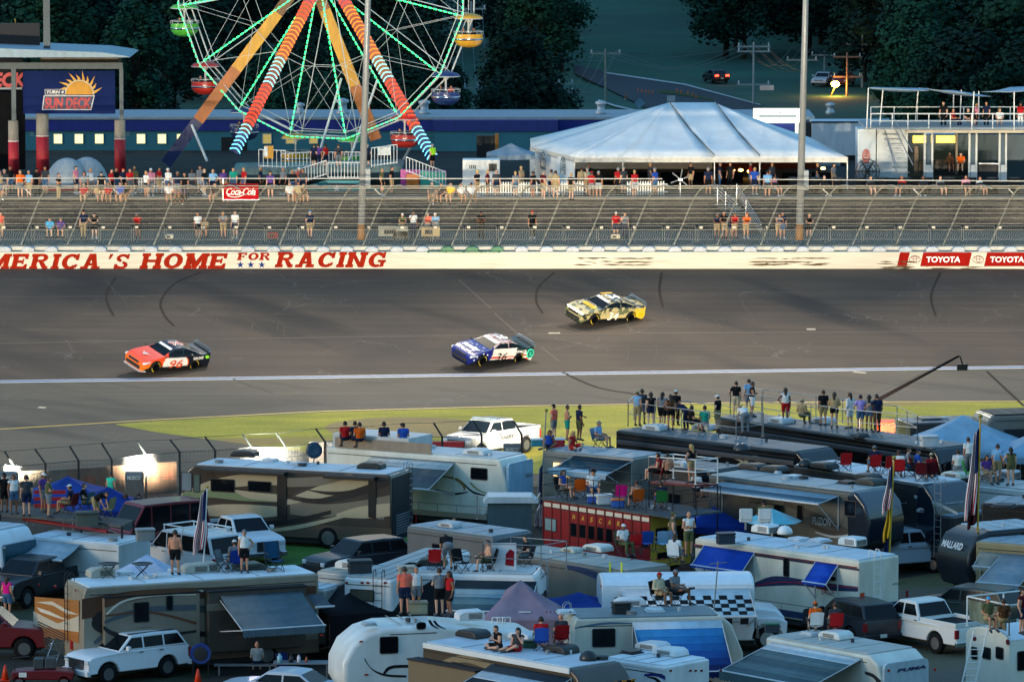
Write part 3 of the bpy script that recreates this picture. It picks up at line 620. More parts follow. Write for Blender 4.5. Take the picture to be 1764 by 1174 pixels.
class Rig:
    def __init__(s, name, label, cat, A, B, zr=3.6, W=2.5, z0=.45, group=None, L=None):
        PA, PB = PZ(*A, zr), PZ(*B, zr); d = PB-PA; s.L = L or d.length; s.ex = Vector((d.x, d.y, 0)).normalized(); s.ey = Vector((-s.ex.y, s.ex.x, 0))
        s.o = Vector((PA.x, PA.y, 0)); s.zr, s.W, s.z0 = zr, W, z0; s.rz = math.atan2(s.ex.y, s.ex.x)
        s.root = thing(name, label, cat, s.o, s.rz, group)
    def hit(s, u, v, n, off):
        d = ray(u, v); c = Vector((0, 0, CAMH)); t = (off-(c-s.o).dot(n))/d.dot(n); p = c+d*t-s.o; return Vector((p.dot(s.ex), p.dot(s.ey), p.z))
    def px(s, u, v, face='s', d=0):
        if face == 's': p = s.hit(u, v, s.ey, -d); return (p.x, p.z)
        if face == 'l': p = s.hit(u, v, s.ex, -d); return (p.y, p.z)
        if face == 'r': p = s.hit(u, v, s.ex, s.L+d); return (p.y, p.z)
        p = s.hit(u, v, Vector((0, 0, 1)), s.zr+d); return (p.x, p.y)
    def world(s, x, y, z): return s.o+s.ex*x+s.ey*y+Vector((0, 0, z))
    def roofpt(s, u, v, d=0): x, y = s.px(u, v, 't', d); return s.world(x, y, s.zr+d)
    def body(s, side='dfe2e2', left=None, right=None, roof='c9cdce', bevel=.06, name='body', rough=.35, under=True, lip=.05):
        z0, zr, L, W = s.z0, s.zr, s.L, s.W
        left = left or [(0, z0), (0, zr)]; right = right or [(0, z0), (0, zr)]
        poly = [(a, b) for a, b in left] + [(L-a, b) for a, b in reversed(right)]
        g = MB(); g.prism(poly, 0, W); s.m = mat(side, rough, coat=.15, var=.13, vs=1.3)
        s.body_o = g.build(name, s.m, s.root, bevel=bevel, seg=3)
        a0, a1 = left[-1][0]+.12, L-right[-1][0]-.12
        g = MB(); g.prism(rrect(a0, a1, .07, W-.07, .1), zr-.01, zr+lip, 'xy'); s.roof_o = g.build('roof', mat(roof, .6, var=.12, vs=1.2), s.root, bevel=.02)
        g = MB(); x = a0+.5; rg = random.Random(int(L*100))
        while x < a1-.5: g.box(x-.009, x+.009, -.004, .0, z0+.05, z0+.62); x += rg.uniform(.8, 1.7)
        g.box(a0, a1, -.005, 0, z0+.63, z0+.65); g.box(a0, a1, -.012, 0, zr-.3, zr-.27); g.build('locker_seam', mat('3a3c3e', .8), s.root)
        for _ in range(int(L/2.2)): x, y = rg.uniform(a0+.3, a1-.3), rg.uniform(.4, W-.4); w = rg.choice((.07, .1, .2)); g = MB(); g.lathe([(w, 0), (w, .1), (w*1.2, .13), (0, .16)], (x, y, zr+lip), 'z', 10); g.build('plumbing_vent', mat(rg.choice(('3a3e40', 'c9cccc', '8a8c8a')), .7), s.root)
        g = MB(); [g.box(x-.02, x+.02, .1, W-.1, zr+lip, zr+lip+.012) for x in [a0+(a1-a0)*i/4 for i in (1, 2, 3)]]; g.build('roof_seam', mat('8f9694', .8), s.root)
        if under: g = MB(); g.box(.5, L-.5, .15, W-.15, .22, z0+.02); g.build('chassis', M_DARK, s.root)
        return s
    def panel(s, face, poly, d0, d1, m, name='trim', parent=None, bevel=0):
        g = MB()
        if face == 's': g.prism(poly, -d0, -d1, 'xz')
        elif face == 'l': g.prism(poly, -d0, -d1, 'yz')
        elif face == 'r': g.prism(poly, s.L+d0, s.L+d1, 'yz')
        elif face == 'b': g.prism(poly, s.W+d0, s.W+d1, 'xz')
        else: g.prism(poly, s.zr+d0, s.zr+d1, 'xy')
        return g.build(name, m if not isinstance(m, str) else mat(m, .4, var=.04), parent or s.root, bevel=bevel)
    def decal(s, pts, h, face='s', k=1, smooth=0, name='stripe', off=0, closed=True):
        q = [s.px(u, v, face, off) for u, v in pts]
        if smooth: q = cat_rom(q, smooth, True)
        return s.panel(face, q, off+.001, off+.003+.004*k, h if not isinstance(h, str) else mat(h, .35, coat=.3, var=.05), name)
    def swoosh(s, upper, lower, h, face='s', k=1, off=0, name='stripe'):
        u = cat_rom([s.px(*p, face, off) for p in upper], 5); l = cat_rom([s.px(*p, face, off) for p in lower], 5)
        return s.panel(face, u+l[::-1], off+.001, off+.003+.004*k, mat(h, .35, coat=.3, var=.05), name)
    def window(s, u0, v0, u1, v1, face='s', frame='22262a', off=0, r=.07, glass=None, name='window', split=0):
        a, b = s.px(u0, v0, face, off), s.px(u1, v1, face, off); xa, xb = sorted((a[0], b[0])); za, zb = sorted((a[1], b[1]))
        return s.win(xa, xb, za, zb, face, frame, off, r, glass, name, split)
    def win(s, xa, xb, za, zb, face='s', frame='22262a', off=0, r=.07, glass=None, name='window', split=0):
        r = min(r, (xb-xa)*.4, (zb-za)*.4)
        w = s.panel(face, rrect(xa, xb, za, zb, r), off+.004, off+.02, glass or M_GLASS, name)
        e = .035; inner = rrect(xa+e, xb-e, za+e, zb-e, max(.01, r-e)); outer = rrect(xa, xb, za, zb, r); g = MB(); n = len(inner)
        def q(p, d):
            return {'s': (p[0], -d, p[1]), 'l': (-d, p[0], p[1]), 'r': (s.L+d, p[0], p[1]), 'b': (p[0], s.W+d, p[1])}[face]
        for i in range(n):
            j = (i+1) % n; o_, O_ = off+.021, off+.032
            g.add([q(outer[i], o_), q(outer[j], o_), q(inner[j], o_), q(inner[i], o_), q(outer[i], O_), q(outer[j], O_), q(inner[j], O_), q(inner[i], O_)], [(4, 5, 6, 7), (0, 1, 5, 4), (3, 2, 6, 7)])
        for i in range(split):
            x = xa+(xb-xa)*(i+1)/(split+1); P = [(x-.015, za), (x+.015, za), (x+.015, zb), (x-.015, zb)]; g.add([q(p, off+.03) for p in P], [(0, 1, 2, 3)])
        g.build('window_frame', mat(frame, .4), w); return w
    def wheel(s, x, r=.46, both=True, rim='8a8e92', arch=True, face=-1):
        wheel_parts(s.root, x, -.0-.02, r, .28, rim, -1)
        if both: wheel_parts(s.root, x, s.W+.02, r, .28, rim, 1)
    def light(s, u, v, face, w=.12, h=.05, hexc='7a0e10', name='marker_light'):
        a = s.px(u, v, face); return s.panel(face, rrect(a[0]-w, a[0]+w, a[1]-h, a[1]+h, .02), .001, .03, mat(hexc, .25, var=0), name)
    def text(s, txt, u0, v0, u1, v1, h, face='s', off=0, k=2, name='lettering', **kw):
        a, b = s.px(u0, v1, face, off), s.px(u1, v0, face, off); H = abs(b[1]-a[1]); w = abs(b[0]-a[0]); cx, cz = (a[0]+b[0])/2, (a[1]+b[1])/2; g = MB(); d = off+.004*k+.006
        org, ex = {'s': ((cx, -d, cz), (1, 0, 0)), 'l': ((-d, cx, cz), (0, -1, 0)), 'r': ((s.L+d, cx, cz), (0, 1, 0))}[face]
        text_on(g, txt, org, ex, (0, 0, 1), H, w, **kw); return g.build(name, mat(h, .35, var=0), s.root)
    def slide(s, x0, x1, za, zb, d=.55, side=None, name='slide_out', top='16181b'):
        g = MB(); g.box(x0, x1, -d, .02, za, zb); o = g.build(name, mat(side, .35, coat=.3, var=.05) if side else s.m, s.root, bevel=.02)
        g = MB(); g.box(x0-.03, x1+.03, -d-.04, 0, zb+.001, zb+.06); g.build('slide_topper', mat(top, .7), o); return o
    def ladder(s, face, c, zt=None, zb=.9, w=.38, m=None):
        zt = zt or s.zr; m = m or M_GALV; g = MB(); L = s.L
        q = (lambda y, z, d: (-d, y, z)) if face == 'l' else (lambda y, z, d: (L+d, y, z)) if face == 'r' else (lambda y, z, d: (y, -d, z))
        for e in (-w/2, w/2): g.path([q(c+e, zb, .1), q(c+e, zt+.25, .1), q(c+e, zt+.36, 0), q(c+e, zt+.36, -.16), q(c+e, zt+.06, -.2)], .018, 5)
        z = zb+.15
        while z < zt: g.tube(q(c-w/2, z, .1), q(c+w/2, z, .1), .014, n=5); z += .3
        g.build('ladder', m, s.root)
    def awning(s, x0, x1, zt, out, drop, h='3a4048', stripes=None, arms=True, name='awning', valance=.18, armc='c9cccd', off=.06, edge=None):
        """fabric from the wall at height zt out to a roller; stripes = colours from wall to roller"""
        cols = stripes or [h]; n = len(cols); root = None
        for i, c in enumerate(cols):
            g = MB(); ys = [-off-out*i/n, -off-out*(i+1)/n]; sag = lambda t: zt-drop*t-.05*math.sin(math.pi*t)
            zs = [sag(i/n), sag((i+1)/n)]; K = 6
            for j in range(K):
                a, b = j/K, (j+1)/K; ya, yb = ys[0]+(ys[1]-ys[0])*a, ys[0]+(ys[1]-ys[0])*b; za, zb = sag((i+a)/n), sag((i+b)/n)
                g.add([(x0, ya, za), (x1, ya, za), (x1, yb, zb), (x0, yb, zb), (x0, ya, za-.012), (x1, ya, za-.012), (x1, yb, zb-.012), (x0, yb, zb-.012)], [(0, 1, 2, 3), (7, 6, 5, 4), (0, 4, 5, 1)[::-1], (3, 2, 6, 7), (0, 3, 7, 4), (1, 5, 6, 2)])
            o = g.build(name if root is None else 'fabric_stripe', mat(c, .8, var=.1), root or s.root, True)
            if root is None: root = o
        yo, zo = -off-out, zt-drop
        g = MB(); g.tube((x0-.05, yo, zo), (x1+.05, yo, zo), .045, n=8); g.build('roller', mat(armc, .4), root)
        if valance:
            g = MB(); m = int((x1-x0)/.18)
            g.prism([(x0, zo)]+[p for i in range(m) for p in ((x0+(x1-x0)*i/m, zo-valance), (x0+(x1-x0)*(i+.5)/m, zo-valance-.05))]+[(x1, zo-valance), (x1, zo)], yo-.05, yo-.062); g.build('valance', mat(edge or cols[-1], .8), root)
        if arms:
            for x in (x0, x1):
                g = MB(); g.tube((x, -.03, zt-1.5), (x, yo, zo), .025, n=5); g.tube((x, -.03, zt-1.55), (x, -.03, zt), .025, n=5); g.tube((x, -.03, zt-.03), (x, yo, zo), .02, n=5); g.build('awning_arm', mat(armc, .4), root)
        return root
    def ac(s, u, v, h='dcdedd', kind='box', rz=0, sx=1):
        x, y = s.px(u, v, 't', .05); return roof_ac(s.root, x, y, s.zr+.05, h, kind, rz, sx)
    def vent(s, u, v, h='d9dcdd', w=.36, hh=.12, kind='box'):
        x, y = s.px(u, v, 't', .05); z = s.zr+.05; g = MB()
        if kind == 'dome': g.lathe([(w*.9, 0), (w*.95, .08), (w*.8, .22), (w*.45, .33), (0, .37)], (x, y, z), 'z', 14); return g.build('satellite_dome', mat(h, .35), s.root, True)
        g.prism(rrect(x-w, x+w, y-w, y+w, .05), z, z+hh*.4, 'xy'); g.prism(rrect(x-w*.85, x+w*.85, y-w*.85, y+w*.85, .08), z+hh*.4, z+hh, 'xy'); return g.build('roof_vent', mat(h, .5), s.root, bevel=.02)
def roof_ac(parent, x, y, z, h='dcdedd', kind='box', rz=0, sx=1):
    g = MB();
    if kind == 'box':     # squarish with slotted rear
        g.prism([(-.5, 0), (-.48, .24), (-.3, .34), (.42, .36), (.52, .3), (.54, 0)], -.36, .36); m = g.build('air_conditioner', mat(h, .5, var=.08), parent, bevel=.04)
        k = MB()
        for i in range(5): k.box(-.1, .42, -.366, -.36, .07+i*.045, .095+i*.045)
        for i in range(5): k.box(.53, .546, -.3, .3, .05+i*.045, .075+i*.045)
    else:                 # low rounded shroud
        g.prism([(-.62, 0), (-.58, .16), (-.4, .26), (.35, .3), (.56, .22), (.62, 0)], -.4, .4); m = g.build('air_conditioner', mat(h, .45, var=.08), parent, bevel=.07, seg=3)
        k = MB()
        for i in range(4): k.box(-.3, .3, -.408, -.4, .07+i*.035, .088+i*.035)
    k.build('grille', M_DARK, m); m.location = (x, y, z); m.rotation_euler = (0, 0, R(rz)); m.scale = (sx, sx, sx); return m
def auto(name, label, cat, spec, loc, rz, paint='dfe2e2', group=None, rim='8a8e92', bodymat=None, taper=.1):
    """front of the vehicle at x = 0, running to x = L, centred on y = 0"""
    q = dict(L=4.8, W=1.85, H=1.75, wb=2.8, fo=.9, r=.37, zb=.32, hood=.95, cowl=1.08, belt=1.12, wx=1.35, rf=2.1, rr=4.3, rb=4.7, tail=1.1, bed=None, panes=3, kind='suv', top=.76)
    q.update(spec); L, W, H, r = q['L'], q['W'], q['H'], q['r']; t = thing(name, label, cat, loc, rz, group); t['w'] = 1; del t['w']
    pm = bodymat or mat(paint, .35, coat=.2, var=.03)
    fx, rx = q['fo'], q['fo']+q['wb']; zb = q['zb']
    def arch(cx): return [(cx+(r+.07)*math.cos(a), max(zb, r+(r+.07)*math.sin(a))) for a in [math.pi*i/8 for i in range(9)]]
    top = [(L, .5), (L, q['tail']-.12), (L-.05, q['tail'])]
    if q['bed']: top += [(q['rb']+.02, q['tail'])]
    top += [(q['rb'], q['belt']), (q['wx'], q['cowl'])]
    hx = [(q['wx']*(1-i/4)+.12*(i/4), q['hood']+(q['cowl']-q['hood'])*((1-i/4)**.8)) for i in range(1, 4)]
    top += hx+[(.14, q['hood']-.03), (.03, q['hood']-.14), (0, .6), (.02, .42), (.1, zb)]
    bot = arch(fx)[::-1]+arch(rx)[::-1]+[(L-.08, zb)]
    poly = top+bot; g = MB(); g.prism(poly, -W/2, W/2)
    def tp(p):
        k = abs((p[0]-L/2)/(L/2)); s_ = 1-taper*k**5; zz = 1-(.05 if p[2] > q['belt']-.1 else 0)-(.03 if p[2] < .45 else 0); return (p[0], p[1]*s_*zz, p[2])
    g.v = [tp(p) for p in g.v]; body = g.build('body', pm, t, bevel=.11 if q.get('race') else .07, seg=3)
    g = MB(); zi = min(.95, q['hood']-.16); g.box(fx-r*1.1, fx+r*1.1, -W/2+.3, W/2-.3, zb, zi); g.box(rx-r*1.1, rx+r*1.1, -W/2+.3, W/2-.3, zb, zi); g.box(.3, L-.3, -W/2+.25, W/2-.25, zb-.12, zb+.05); g.build('underbody', M_BLACK, t)
    # greenhouse
    b0, b1, hz = W*.455, W*.5*q['top'], H
    A = [(q['wx'], q['cowl']-.02), (q['rf'], hz-.03), ((q['rf']+q['rr'])/2, hz), (q['rr'], hz-.04), (q['rb'], q['belt']-.02)]
    if q.get('race'): A[1:4] = [(q['rf']-.12, hz-.085), (q['rf']+.18, hz-.02), (q['rf']+.5, hz), (q['rr']+.1, hz-.06)]
    def yw(z): return b0+(b1-b0)*max(0, min(1, (z-q['belt'])/(hz-q['belt'])))
    g = MB(); n = len(A); g.add([(x, -yw(z), z) for x, z in A]+[(x, yw(z), z) for x, z in A], [tuple(range(n)), tuple(range(2*n-1, n-1, -1))]+[(i, n+i, n+(i+1) % n, (i+1) % n) for i in range(n)])
    g.build('cabin', pm, t, bevel=.06, seg=3)
    def lerp(a, b, k): return (a[0]+(b[0]-a[0])*k, a[1]+(b[1]-a[1])*k)
    fr0, fr1 = A[0], A[1]; re1, re0 = A[-2], A[-1]
    # side glass: a band between the front and rear pillars, split into panes
    zlo, zhi = q['belt']+.06, hz-.13
    def xat(a, b, z): return a[0]+(b[0]-a[0])*(z-a[1])/(b[1]-a[1])
    xl0, xl1 = xat(fr0, fr1, zlo)+.12, xat(fr0, fr1, zhi)+.1; xr0, xr1 = xat(re0, re1, zlo)-.12, xat(re0, re1, zhi)-.12
    N = q['panes']
    for sgn in (-1, 1):
        for i in range(N):
            a, b = i/N, (i+1)/N; e = .04/(xr0-xl0)
            P = [(xl0+(xr0-xl0)*(a+(e if i else 0)), zlo), (xl0+(xr0-xl0)*(b-(e if i < N-1 else 0)), zlo), (min(xr1, xl0+(xr0-xl0)*(b-(e if i < N-1 else 0))) if i < N-1 else xr1, zhi), (max(xl1, xl0+(xr0-xl0)*(a+(e if i else 0))) if i else xl1, zhi)]
            g = MB(); g.add([(x, sgn*(yw(z)+.008), z) for x, z in P]+[(x, sgn*(yw(z)-.02), z) for x, z in P], [(0, 1, 2, 3), (4, 7, 6, 5), (0, 4, 5, 1), (1, 5, 6, 2), (2, 6, 7, 3), (3, 7, 4, 0)]); g.build('window', M_GLASS, t)
    for (p, s_, nm) in (((fr0, fr1), -1, 'windshield'), ((re0, re1), 1, 'rear_window')):
        if nm == 'rear_window' and q.get('norear'): continue
        a, b = lerp(p[0], p[1], .08), lerp(p[0], p[1], .9); d = Vector((b[0]-a[0], 0, b[1]-a[1])).normalized(); nn = Vector((-d.z, 0, d.x)) if s_ < 0 else Vector((d.z, 0, -d.x))
        if nn.z < 0 and nm == 'windshield': nn = -nn
        if nm == 'rear_window' and nn.x < 0: nn = -nn
        ya, yb = yw(a[1])-.09, yw(b[1])-.1; g = MB()
        pts = [Vector((a[0], -ya, a[1])), Vector((a[0], ya, a[1])), Vector((b[0], yb, b[1])), Vector((b[0], -yb, b[1]))]
        g.add([v+nn*.012 for v in pts]+[v-nn*.02 for v in pts], [(0, 1, 2, 3), (4, 7, 6, 5), (0, 4, 5, 1), (1, 5, 6, 2), (2, 6, 7, 3), (3, 7, 4, 0)]); g.build(nm, M_GLASS, t)
    for x in (fx, rx):
        for sgn in (-1, 1): wheel_parts(t, x, sgn*(W/2-.02), r, .24, rim, sgn, q.get('race', False), .58)
    if q['bed']:      # open load bed behind the cab
        g = MB(); bz = q['tail']; x0, x1 = q['rb']+.06, L-.1; g.box(x0, x1, -W/2+.14, W/2-.14, bz+.002, bz+.012); g.build('bed_floor', mat('1b1d20', .8), t)
        g = MB(); h = .16; g.box(x0, L-.02, -W/2+.06, -W/2+.14, bz-.02, bz+h); g.box(x0, L-.02, W/2-.14, W/2-.06, bz-.02, bz+h); g.box(L-.09, L-.02, -W/2+.14, W/2-.14, bz-.02, bz+h); g.build('bed_wall', pm, t, bevel=.02)
    if not q.get('race'):
        g = MB(); g.box(-.03, .03, -W*.27, W*.27, .62, q['hood']-.12); gr = g.build('grille', M_DARK, t, bevel=.02)
        g = MB(); [g.box(-.045, -.03, -W*.26, W*.26, .67+i*.08, .695+i*.08) for i in range(int((q['hood']-.8)/.08)+1)]; g.build('grille_bar', M_CHROME, gr)
        for sgn in (-1, 1):
            g = MB(); g.box(-.02, .16, sgn*W*.30, sgn*W*.44, q['hood']-.28, q['hood']-.1); g.build('headlight', mat('c9d3da', .1, var=0, coat=.5), t, bevel=.03)
            g = MB(); g.box(L-.09, L+.015, sgn*W*.38, sgn*W*.475, .75, q['tail']-.1); g.build('taillight', mat('8a1014', .2, var=0, coat=.5), t, bevel=.02)
            g = MB(); g.box(q['wx']+.28, q['wx']+.42, sgn*(W*.5-.0), sgn*(W*.5+.2), q['belt']+.02, q['belt']+.2); g.build('side_mirror', pm, t, bevel=.03)
            for k in range(2 if N > 1 else 1):
                g = MB(); x = q['wx']+.95+k*.95; g.box(x, x+.16, sgn*(W*.5-.025), sgn*(W*.5+.012), q['belt']-.12, q['belt']-.085); g.build('door_handle', M_DARK, t)
        g = MB(); g.prism(rrect(-.1, .1, -W*.47, W*.47, .05), .38, .6, 'xy'); g.build('front_bumper', pm if q.get('pb') else M_CHROME if q['bed'] else pm, t, bevel=.03)
        g = MB(); g.prism(rrect(L-.1, L+.08, -W*.47, W*.47, .05), .42, .62, 'xy'); g.build('rear_bumper', M_CHROME if q['bed'] else pm, t, bevel=.03)
        g = MB(); g.box(L+.081, L+.09, -.16, .16, .48 if not q['bed'] else .7, .63 if not q['bed'] else .83); g.build('license_plate', mat('d8dbd8', .5), t)
    return t
def auto_px(f, r_, wb, fo, z=0, near=-1, W=1.85):
    """place a vehicle by the pixels where its near front and near rear wheels touch the ground -> origin, heading"""
    a, b = PZ(*f, z), PZ(*r_, z); d = (b-a).normalized(); ang = math.atan2(d.y, d.x); side = Vector((-d.y, d.x, 0))*(W/2)*(1 if near < 0 else -1)
    k = min(1, abs(b.x-a.x)/wb); sg = 1 if b.y >= a.y else -1; ang = math.atan2(sg*math.sqrt(1-k*k), math.copysign(k, d.x)); d = Vector((math.cos(ang), math.sin(ang), 0)); side = Vector((-d.y, d.x, 0))*(W/2)*(1 if d.x > 0 else -1)
    m = (a+b)/2-d*(wb/2+fo)+side; return (m.x, m.y, z), ang
def camp_chair(loc, rz, h='b81f24', label='x', group=None, k=1.0):
    t = thing('camp_chair', label, 'camp chair', loc, R(rz), group); t.scale = (k, k, k)
    g = MB()
    for s in (-1, 1):
        g.tube((s*.27, -.25, 0), (-s*.22, -.22, .44), .012, n=5); g.tube((s*.27, .22, 0), (-s*.24, .2, .44), .012, n=5); g.tube((s*.27, -.25, 0), (s*.26, .24, .42), .012, n=5); g.tube((s*.27, .22, 0), (s*.28, -.26, .62), .012, n=5)
        g.tube((s*.25, .2, .4), (s*.25, .36, .92), .013, n=5); g.tube((s*.28, -.28, .63), (s*.27, .27, .63), .02, n=5)
    g.build('chair_frame', mat('2b2d30', .5), t)
    g = MB(); K = 4
    for i in range(K):
        a, b = i/K, (i+1)/K; x0, x1 = -.25+.5*a, -.25+.5*b; z0, z1 = .42-.05*math.sin(math.pi*a), .42-.05*math.sin(math.pi*b)
        g.add([(x0, -.25, z0), (x1, -.25, z1), (x1, .22, z1-.02), (x0, .22, z0-.02), (x0, -.25, z0-.015), (x1, -.25, z1-.015), (x1, .22, z1-.035), (x0, .22, z0-.035)], [(0, 1, 2, 3), (7, 6, 5, 4), (0, 4, 5, 1), (2, 6, 7, 3)])
    g.build('seat', mat(h, .8, var=.15), t)
    g = MB(); g.prism([(-.25, 0), (.25, 0), (.26, .5), (0, .53), (-.26, .5)], .0, .02, 'xz'); g.v = [(x, .235+y+.14*z/.5, .42+z*.98) for x, y, z in g.v]; g.build('backrest', mat(h, .8, var=.15), t)
    return t
def cooler(loc, rz, h='2a55b0', lid='e6e6e2', label='', s=1, group=None):
    t = thing('cooler', label, 'cooler', loc, R(rz), group); g = MB(); g.prism(rrect(-.28*s, .28*s, -.18*s, .18*s, .04), 0, .3*s, 'xy'); g.build('box', mat(h, .5), t, bevel=.02)
    g = MB(); g.prism(rrect(-.3*s, .3*s, -.2*s, .2*s, .04), .302*s, .37*s, 'xy'); g.build('lid', mat(lid, .5), t, bevel=.02)
    g = MB()
    for e in (-1, 1): g.path([(e*.28*s, -.1*s, .2*s), (e*.33*s, -.08*s, .22*s), (e*.33*s, .08*s, .22*s), (e*.28*s, .1*s, .2*s)], .012, 5)
    g.build('handle', M_DARK, t); return t
def rail(name, label, pts, h=1.07, m=None, posts=None, mids=(.5,), r=.022, cat='railing', group=None, kick=False):
    """railing through world points (feet); posts and rails are parts"""
    t = thing(name, label, cat, pts[0], 0, group); m = m or M_GALV; o = Vector(pts[0]); P = [Vector(p)-o for p in pts]; up = Vector((0, 0, h))
    for i in range(len(P)-1):
        n = posts or max(1, round((P[i+1]-P[i]).length/1.9))
        for j in range(n+(1 if i == len(P)-2 else 0)):
            p = P[i].lerp(P[i+1], j/n); g = MB(); g.tube(p, p+up, r, n=6); g.tube(p, p+Vector((0, 0, .02)), r*2.4, n=6); g.build('post', m, t)
        g = MB(); g.tube(P[i]+up, P[i+1]+up, r, n=6); g.build('top_rail', m, t)
        for k in mids: g = MB(); g.tube(P[i]+up*k, P[i+1]+up*k, r*.85, n=6); g.build('middle_rail', m, t)
    return t
def canopy(label, c, w, d, h=2.1, rise=.9, rz=0, col='2f4f8f', name='canopy_tent', legs=True, valance=.25, z=0, walls=None, group=None):
    t = thing(name, label, 'canopy tent', (c[0], c[1], z), R(rz), group); g = MB(); N = 6; pk = Vector((0, 0, h+rise))
    cs = [Vector((-w/2, -d/2, h)), Vector((w/2, -d/2, h)), Vector((w/2, d/2, h)), Vector((-w/2, d/2, h))]
    for i in range(4):
        a, b = cs[i], cs[(i+1) % 4]
        for j in range(N):
            for k in range(N):
                def pt(u, v): e = a.lerp(b, u); p = e.lerp(pk, v); p.z -= .14*math.sin(math.pi*v)*(1-.5*abs(2*u-1))+.05*math.sin(math.pi*u)*(1-v); return p
                g.quad(pt(j/N, k/N), pt((j+1)/N, k/N), pt((j+1)/N, (k+1)/N), pt(j/N, (k+1)/N))
    m = mat(col, .8, var=.14, vs=1.5); o = g.build('canopy', m, t, True); so_ = o.modifiers.new('s', 'SOLIDIFY'); so_.thickness = .015; so_.offset = 1
    for i in range(4):
        a, b = cs[i], cs[(i+1) % 4]; g = MB()
        if valance:
            K = 8
            for j in range(K):
                p, q = a.lerp(b, j/K), a.lerp(b, (j+1)/K); p.z -= .05*math.sin(math.pi*j/K); q.z -= .05*math.sin(math.pi*(j+1)/K); g.quad(p, q, q-Vector((0, 0, valance)), p-Vector((0, 0, valance)))
            o = g.build('valance', m, t); so_ = o.modifiers.new('s', 'SOLIDIFY'); so_.thickness = .012
        if walls and i in walls:
            g = MB(); g.quad(a, b, Vector((b.x, b.y, .05)), Vector((a.x, a.y, .05))); o = g.build('side_wall', m, t); so_ = o.modifiers.new('s', 'SOLIDIFY'); so_.thickness = .015
        if legs: g = MB(); g.tube((a.x*.985, a.y*.985, 0), (a.x*.985, a.y*.985, h), .025, n=6); g.build('leg', M_GALV, t)
    return t
def flagpole(label, base, top, cloth_, r=.03, m=None, name='flag_pole'):
    t = thing(name, label, 'flag', base); d = Vector(top)-Vector(base); g = MB(); g.tube((0, 0, 0), d, r, r*.7, 8); g.build('pole', m or M_WHITE, t)
    g = MB(); g.ell(d, r*2, 8, 6); g.build('finial', mat('b59a4a', .3, .8), t); return t, d
def hang_flag(t, x, ztop, L, w, kind, fold=.22, side=1):
    """a flag hanging limp beside its pole: vertical folds; stripes run along the fly"""
    NX, NZ = 14, 16; cols = {'us': ['a3202c', 'e6e6e4', '1f2c5c'], 'checker': ['17181b', 'e6e6e2', '17181b']}.get(kind, [kind]*3); g = MB()
    def P(i, j):
        u, v = i/NX, j/NZ; return (x+side*(.03+w*u*(fold+.35*v)+.05*math.sin(v*7+u*3)*v), .13*math.sin(u*11+v*2)*(.4+v), ztop-L*v-.25*u*w-.15*u*v)
    for i in range(NX):
        for j in range(NZ):
            g.cur = (2 if (i < NX*.5 and j < NZ*.5) else (i % 2)) if kind == 'us' else ((i//2+j//2) % 2 if kind == 'checker' else 0)
            g.quad(P(i, j), P(i+1, j), P(i+1, j+1), P(i, j+1))
    o = g.build('flag_cloth', [mat(c, .8, var=.12, vs=4) for c in cols], t, True); s_ = o.modifiers.new('s', 'SOLIDIFY'); s_.thickness = .01; return o
# ================================================================= catch fence, walkway, fairground, hill
M_POST = mat('8f8c80', .5, .4, var=.1)
fence = thing('catch_fence', 'tall steel catch fence with curved posts and cables above the barrier', 'fence', (0, 0, 0))
tips = [-32, 43, 110, 190, 262, 340, 412, 487, 558, 635, 703, 790, 857, 938, 1012, 1089, 1163, 1242, 1317, 1392, 1473, 1552, 1627, 1709, 1790, 1866]
FY = YW+1.3; FZ = ZW+1.25
# each post leans and curls over the track, towards the right of the picture
def postpt(k, x):        # k 0..1 along the post
    prof = [(0, 0, 0), (.55, -.1, 1.3), (1.05, -.22, 2.55), (1.35, -.4, 3.2), (1.75, -.75, 3.75), (2.2, -1.15, 3.98), (2.6, -1.5, 3.98), (2.95, -1.8, 3.82)]
    c = cat_rom(prof, 4); i = min(len(c)-1, int(k*(len(c)-1))); f = k*(len(c)-1)-i; a = Vector(c[i]); b = Vector(c[min(i+1, len(c)-1)]); p = a.lerp(b, f); return Vector((x+p.x, FY+p.y, FZ+p.z))
base_x = []
g0 = None
for u in tips:
    x = PY(u, 305, FY-1.8).x-2.95; base_x.append(x)
    g = MB(); g.path([postpt(i/28, x) for i in range(29)], .055, 6); g.build('post', M_POST, fence, True)
for k, r in ((.12, .012), (.2, .012), (.27, .014), (.34, .012), (.40, .014), (.46, .012), (.52, .014), (.57, .012), (.62, .014), (.67, .012), (.72, .016), (.78, .012), (.86, .014), (.99, .02), (.16, .01), (.235, .01), (.305, .01), (.37, .01), (.43, .01), (.49, .01), (.6, .01), (.695, .01), (.82, .01)):
    g = MB(); P = [postpt(k, x) for x in base_x]; g.path(P, r, 4); g.build('cable', mat('8a877c', .5, .4), fence)
g = MB(); a, b = PY(-20, 307, FY-1.0), PY(1141, 308, FY-1.0); g.tube(a, b, .032, n=6); g.build('top_tube', mat('c9c4b8', .6), fence)
g = MB(); a, b = PY(1304, 309, FY-1.0), PY(1790, 312, FY-1.0); g.tube(a, b, .032, n=6); g.build('top_tube', mat('c9c4b8', .6), fence)
for u in (53, 205, 355, 505, 655, 963, 1427, 1583, 1747):
    a = PY(u, 335, FY-.3); g = MB(); g.tube(a, a+Vector((-.35, 0, .35)), .04, n=5); g.build('bracket', mat('d8d4c8', .4), fence)
# lower wire mesh: fine vertical wires between the posts
g = MB(); x = -62.0
while x < 62:
    g.quad((x, FY-.02, FZ), (x+.012, FY-.02, FZ), (x+.43+.012, FY-.1, FZ+1.0), (x+.43, FY-.1, FZ+1.0)); x += .16
tag(g.build('wire_mesh', mat('8f8c80', .5), fence), kind='stuff')
